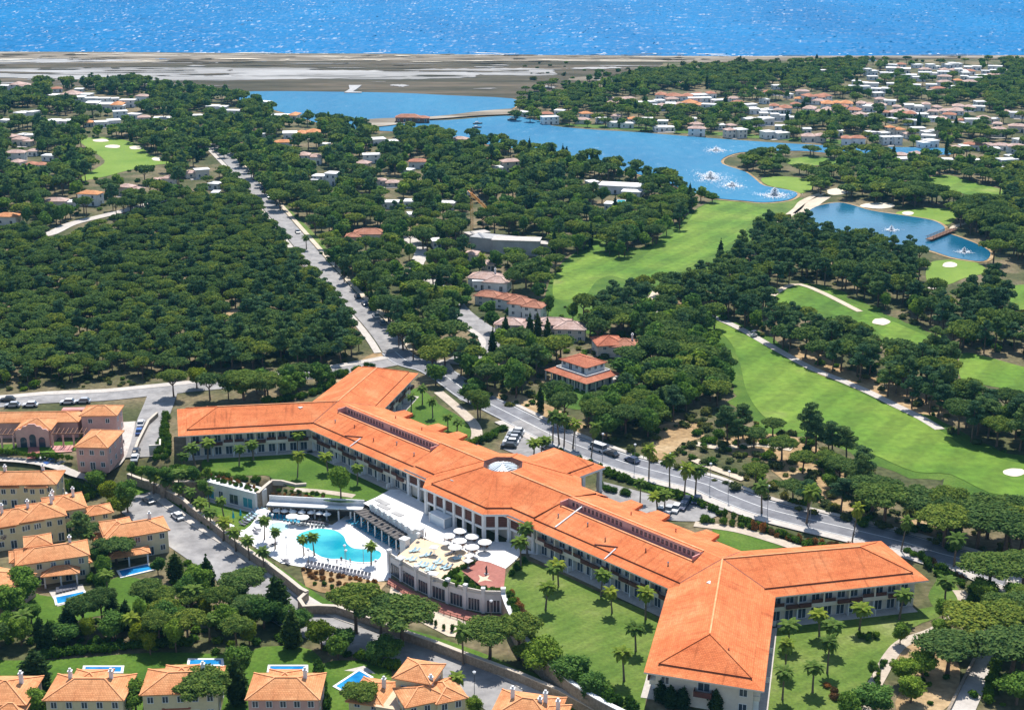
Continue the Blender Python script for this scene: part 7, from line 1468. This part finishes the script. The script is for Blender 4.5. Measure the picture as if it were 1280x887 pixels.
# ------------------------------------------------------------------ mass planting as one object each
def joined(tr, cr):
    m = bpy.data.meshes.new('tree'); V = []; Fq = []; mi = []; mats = []
    for me in (tr, cr):
        if me is None: continue
        b0 = len(V); k = len(mats); mats.append(me.materials[0]); V += [tuple(v.co) for v in me.vertices]; Fq += [[b0+i for i in p.vertices] for p in me.polygons]; mi += [k]*len(me.polygons)
    m.from_pydata(V, [], Fq)
    for q in mats: m.materials.append(q)
    m.polygons.foreach_set('material_index', mi); m.update(); return m
def mass(name, pts, label, cat):
    keys = []; coll = bpy.data.collections.new(name+'_kinds'); index = {}
    lodof = lambda p: 1 if p[8] > 250 else 2
    for p in pts:
        k = (p[0], lodof(p) if (p[0], lodof(p)) in PROTO else 1)
        if k not in index:
            index[k] = []
            for (tr, cr) in PROTO[k]:
                o = bpy.data.objects.new('plant_kind_%02d' % len(keys), joined(tr, cr)); coll.objects.link(o); index[k].append(len(keys)); keys.append(k)
    n = len(pts); me = bpy.data.meshes.new(name); me.from_pydata([(p[1], p[2], p[3]) for p in pts], [], [])
    A = me.attributes; a = A.new('kind_index', 'INT', 'POINT'); s = A.new('plant_scale', 'FLOAT_VECTOR', 'POINT'); r = A.new('plant_turn', 'FLOAT_VECTOR', 'POINT')
    rr = random.Random(5); iv = []; sv = []; rv = []
    for p in pts:
        k = (p[0], lodof(p) if (p[0], lodof(p)) in PROTO else 1); iv.append(rr.choice(index[k])); sv += [p[5]/PR[p[0]], p[5]/PR[p[0]], p[4]/PH[p[0]]]; rv += [0, 0, rr.uniform(0, 6.28)]
    a.data.foreach_set('value', iv); s.data.foreach_set('vector', sv); r.data.foreach_set('vector', rv)
    o = mob(name, me); tag(o, label, cat, kind='stuff')
    ng = bpy.data.node_groups.new(name+'_nodes', 'GeometryNodeTree'); ng.interface.new_socket('Geometry', in_out='INPUT', socket_type='NodeSocketGeometry'); ng.interface.new_socket('Geometry', in_out='OUTPUT', socket_type='NodeSocketGeometry')
    N = ng.nodes; Lk = ng.links; gi = N.new('NodeGroupInput'); go = N.new('NodeGroupOutput'); ci = N.new('GeometryNodeCollectionInfo'); ci.inputs[0].default_value = coll; ci.inputs[1].default_value = True; ci.inputs[2].default_value = True
    ip = N.new('GeometryNodeInstanceOnPoints'); ip.inputs['Pick Instance'].default_value = True
    def at(nm, tp):
        q = N.new('GeometryNodeInputNamedAttribute'); q.data_type = tp; q.inputs[0].default_value = nm; return q.outputs['Attribute']
    Lk.new(gi.outputs[0], ip.inputs['Points']); Lk.new(ci.outputs[0], ip.inputs['Instance']); Lk.new(at('kind_index', 'INT'), ip.inputs['Instance Index']); Lk.new(at('plant_scale', 'FLOAT_VECTOR'), ip.inputs['Scale'])
    er = N.new('FunctionNodeEulerToRotation'); Lk.new(at('plant_turn', 'FLOAT_VECTOR'), er.inputs[0]); Lk.new(er.outputs[0], ip.inputs['Rotation']); Lk.new(ip.outputs[0], go.inputs[0])
    md = o.modifiers.new('planting', 'NODES'); md.node_group = ng
mass('woodland', REST, 'pine and broadleaf woods reaching from the golf course to the coast', 'woodland')
mass('undergrowth', UND, 'low olive scrub growing under the pines', 'scrub')
print('TREES', len(POINTS), {k: len(v) for k, v in bykind.items()}, 'REST', len(REST), 'UND', len(UND))
# ------------------------------------------------------------------ cars
def car_meshes(mat, van=False):
    b = MB(); L, w_, hb, ht = (4.3, .86, .82, 1.42) if not van else (5.2, .98, 1.05, 2.1)
    for s in (-1, 1): pass
    prof = [(-L/2, .28), (-L/2, .62), (-L/2+.25, hb-.05), (-L/2+1.0, hb), (L/2-.25, hb), (L/2, hb-.12), (L/2, .28)]
    n = len(prof); b.v = [(p[0], -w_, p[1]) for p in prof]+[(p[0], w_, p[1]) for p in prof]; b.f = [tuple(range(n))[::-1], tuple(range(n, 2*n))]+[(i, (i+1) % n, n+(i+1) % n, n+i) for i in range(n)]; b.m = [0]*len(b.f)
    x0, x1, x2, x3 = (-L/2+.95, -L/2+1.65, L/2-.85, L/2-.3) if not van else (-L/2+.5, -L/2+1.1, L/2-.12, L/2-.05)
    g = MB(); wt = w_-.16; A = [(x0, -w_+.06, hb), (x3, -w_+.06, hb), (x3, w_-.06, hb), (x0, w_-.06, hb)]; T = [(x1, -wt, ht), (x2, -wt, ht), (x2, wt, ht), (x1, wt, ht)]
    for i in range(4): j = (i+1) % 4; g.poly([A[i], A[j], T[j], T[i]])
    r = MB(); r.prism([(x1-.02, -wt-.01), (x2+.02, -wt-.01), (x2+.02, wt+.01), (x1-.02, wt+.01)], ht-.005, ht+.06)
    wh = MB(); k = 12; c = [(.33*math.cos(2*math.pi*i/k), .33*math.sin(2*math.pi*i/k)) for i in range(k)]
    wh.v = [(p[0], -.12, p[1]) for p in c]+[(p[0], .12, p[1]) for p in c]; wh.f = [tuple(range(k)), tuple(range(2*k-1, k-1, -1))]+[(i, k+i, k+(i+1) % k, (i+1) % k) for i in range(k)]; wh.m = [0]*len(wh.f)
    hl = MB(); hl.box(-.04, .04, -.18, .18, -.08, .08)
    return b.mesh('body', mat), g.mesh('windows', MT['glass']), r.mesh('roof', mat), wh.mesh('wheel', MT['tyre']), hl.mesh('headlight', MT['frame']), L, w_
PAINT = {k: M('car_paint_'+k, c, 1., .3, spec=.6) for k, c in dict(white=(.78,.78,.78), silver=(.45,.46,.48), blue=(.05,.12,.35), navy=(.03,.045,.10), black=(.02,.02,.024), red=(.35,.03,.03), grey=(.18,.19,.20)).items()}
CARM = {}
def car(px, py, z, rz, colr, where, van=False):
    if (colr, van) not in CARM: CARM[colr, van] = car_meshes(PAINT[colr], van)
    bm, gm, rm_, wm, hm, L, w_ = CARM[colr, van]; x, y = G(px, py, z)
    e = empty('parked_van' if van else 'parked_car', (x, y, z), rz, colr+(' van ' if van else ' car ')+where, 'van' if van else 'car', ('vans ' if van else colr+' cars ')+where)
    mob('body', bm, e); mob('windows', gm, e); mob('roof', rm_, e)
    for sx in (-1.35, 1.35):
        for sy in (-w_+.08, w_-.08): mob('wheel', wm, e, (sx*L/4.3, sy, .33))
    for sy in (-.6, .6): mob('headlight', hm, e, (-L/2-.01, sy, .6))
def road_dir(line, i, z=0.): a, b_ = G(*line[i], z), G(*line[i+1], z); return math.atan2(b_[1]-a[1], b_[0]-a[0])
for p, c in (((636,559),'black'), ((638.5,554),'white'), ((641,549.5),'silver'), ((644,545),'grey'), ((646,541),'white')): car(*p, .18, R(-8), c, 'parked in the hotel entrance bays')
for p, c in (((826,641),'white'), ((836,639.5),'silver'), ((845,637.5),'white'), ((854,634.5),'navy'), ((858,628),'black'), ((871,627),'navy')): car(*p, .18, R(68), c, 'parked on the drive behind the main wing')
car(686, 562, .18, R(-30), 'grey', 'parked beside the entrance canopy')
d_ = road_dir(MAIN, 9); car(747, 562.5, .21, d_, 'white', 'on the road behind the hotel', True); car(764, 569, .21, d_, 'black', 'following the white van on the road'); car(790, 577, .21, d_, 'navy', 'further along the road behind the white van')
d_ = road_dir(LOWER, 1, LOW); car(222, 647, LOW+.13, d_, 'white', 'in the palm shade of the lower street'); car(186, 627, LOW+.13, d_, 'grey', 'at the top of the lower street')
d_ = road_dir(SIDE, 2); car(176.5, 531, .29, d_, 'white', 'at the driveway kerb beside the stepped path'); car(174.5, 541, .29, d_, 'blue', 'behind another car at the driveway kerb'); car(170.5, 566, .29, d_, 'black', 'at the low end of the driveway'); car(169, 574, .29, d_, 'white', 'at the low end of the driveway')
for p, c in (((52,578),'white'), ((65,579),'blue'), ((75,584),'grey'), ((86,586),'navy'), ((96,588),'white')): car(*p, h1(*G(*p))+.14, R(50), c, 'parked in the lane below the clubhouse')
for p, c in (((16,508),'silver'), ((38,507.5),'white'), ((85,504),'white'), ((104,503),'silver'), ((10,501),'black')): car(*p, .19, R(4), c, 'parked along the back road')
for i, p in enumerate(((318,225),(327,236),(336,247),(372,291),(447,372),(456,381),(470,396),(478,405))): car(*p, .24, road_dir(AVE, 4), ('black','navy','white','grey')[i % 4], 'parked along the straight avenue')
# ------------------------------------------------------------------ golf buggy, signs, people
x, y = G(942, 421); e = empty('golf_buggy', (x, y, .21), .6, 'small golf buggy on the cart path under the pines', 'golf buggy')
m = MB(); m.box(-1.1, 1.1, -.55, .55, .25, .75); m.box(-.3, .2, -.5, .5, .75, .95); m.box(.2, .32, -.5, .5, .95, 1.4); m.ob('body', MT['white'], e); m = MB(); m.box(-.9, .9, -.6, .6, 1.85, 1.93); m.ob('canopy', MT['cloth'], e)
for sx in (-.75, .75):
    for sy in (-.5, .5): m = MB(); m.box(sx-.03, sx+.03, sy-.03, sy+.03, .75, 1.85); m.ob('post', MT['metal'], e); m = MB(); m.tube([(sx, sy-.08, .24), (sx, sy+.08, .24)], [.24, .24], 10); m.ob('wheel', MT['tyre'], e)
def person_mesh(i):
    me = bpy.data.meshes.new('person'); st = .18+.06*i
    J = [(0,0,.92,.15),(0,0,1.15,.14),(0,0,1.38,.16),(0,0,1.50,.065),(0,.01,1.66,.105),(.2,0,1.40,.06),(.27,-.03,1.12,.045),(.29,-.12,.88,.035),(-.2,0,1.40,.06),(-.26,.02,1.12,.045),(-.24,.1,.9,.035),(.1,0,.85,.09),(.11,-st*.5,.48,.065),(.12,-st,.06,.045),(.12,-st-.16,.03,.04),(-.1,0,.85,.09),(-.11,st*.5,.48,.065),(-.12,st,.06,.045),(-.12,st-.16,.03,.04)]
    E = [(0,1),(1,2),(2,3),(3,4),(2,5),(5,6),(6,7),(2,8),(8,9),(9,10),(0,11),(11,12),(12,13),(13,14),(0,15),(15,16),(16,17),(17,18)]
    me.from_pydata([j[:3] for j in J], E, []); o = bpy.data.objects.new('person', me); COL.objects.link(o)
    o.modifiers.new('skin', 'SKIN')
    for k, v in enumerate(me.skin_vertices[0].data): v.radius = (J[k][3],)*2; v.use_root = k == 0
    s = o.modifiers.new('sub', 'SUBSURF'); s.levels = 1; s.render_levels = 1
    dg = bpy.context.evaluated_depsgraph_get(); dg.update(); nm = bpy.data.meshes.new_from_object(o.evaluated_get(dg)); bpy.data.objects.remove(o)
    nm.materials.clear(); nm.materials.append(MT['skin']); nm.materials.append((MT['cloth'], MT['white'], MT['lblue'])[i % 3])
    for f in nm.polygons: f.material_index = 1 if (.45 < f.center.z < 1.42 and abs(f.center.x) < .24) else 0
    nm.update(); return nm
PM = [person_mesh(i) for i in range(3)]
for i, (p, z, lab) in enumerate(((Z7([(930,655)])[0], LOW+.08, 'person in dark swimwear standing at the pool rim near a lamp'), (Z7([(1000,672)])[0], LOW+.08, 'person in a white shirt walking along the low pool edge'), (Z7([(825,668)])[0], LOW+.08, 'person in blue on the deck below the pool'), (Z6((455,205)), .14, 'person in dark clothes standing by the terrace gate pier'), (Z6((432,198)), .14, 'person in white standing by the terrace gate pier'), ((152,552), .32, 'person in blue walking down the stepped path'), ((155,556), .32, 'person in dark clothes on the stepped path'), (Z7([(895,680)])[0], LOW+.08, 'person in white beside the dark deck loungers'))):
    x, y = G(p[0], p[1], z); tag(mob('person', PM[(0, 1, 2, 0, 1, 2, 0, 1)[i]], None, (x, y, z), RNG.uniform(0, 6)), lab, 'person')
# parapet bench ring on the red terrace
x, y = G(608, 717, .2); e = empty('sculpture', (x, y, .22), .5, 'dark bronze figure on the red terrace', 'sculpture'); m = MB(); m.tube([(0, 0, 0), (.05, 0, .7), (-.05, .05, 1.3), (.1, 0, 1.9)], [.28, .2, .24, .08], 8); m.ob('figure', MT['darkmetal'], e); m = MB(); m.box(-.4, .4, -.4, .4, -.05, .1); m.ob('plinth', MT['concrete'], e)
# ------------------------------------------------------------------ haze
b = MB(); b.box(-7400, 7400, -1000, 9400, -6.5, 141)
hm, n, l, p = newmat('pale_haze'); n.remove(p); pv = n.new('ShaderNodeVolumePrincipled'); pv.inputs['Density'].default_value = .000050; pv.inputs['Color'].default_value = (.18, .62, 1.0, 1); pv.inputs['Anisotropy'].default_value = .2
l.new(pv.outputs[0], n['Material Output'].inputs['Volume'])
tag(b.ob('haze', hm), 'thin pale coastal haze filling the air', 'haze', kind='stuff')
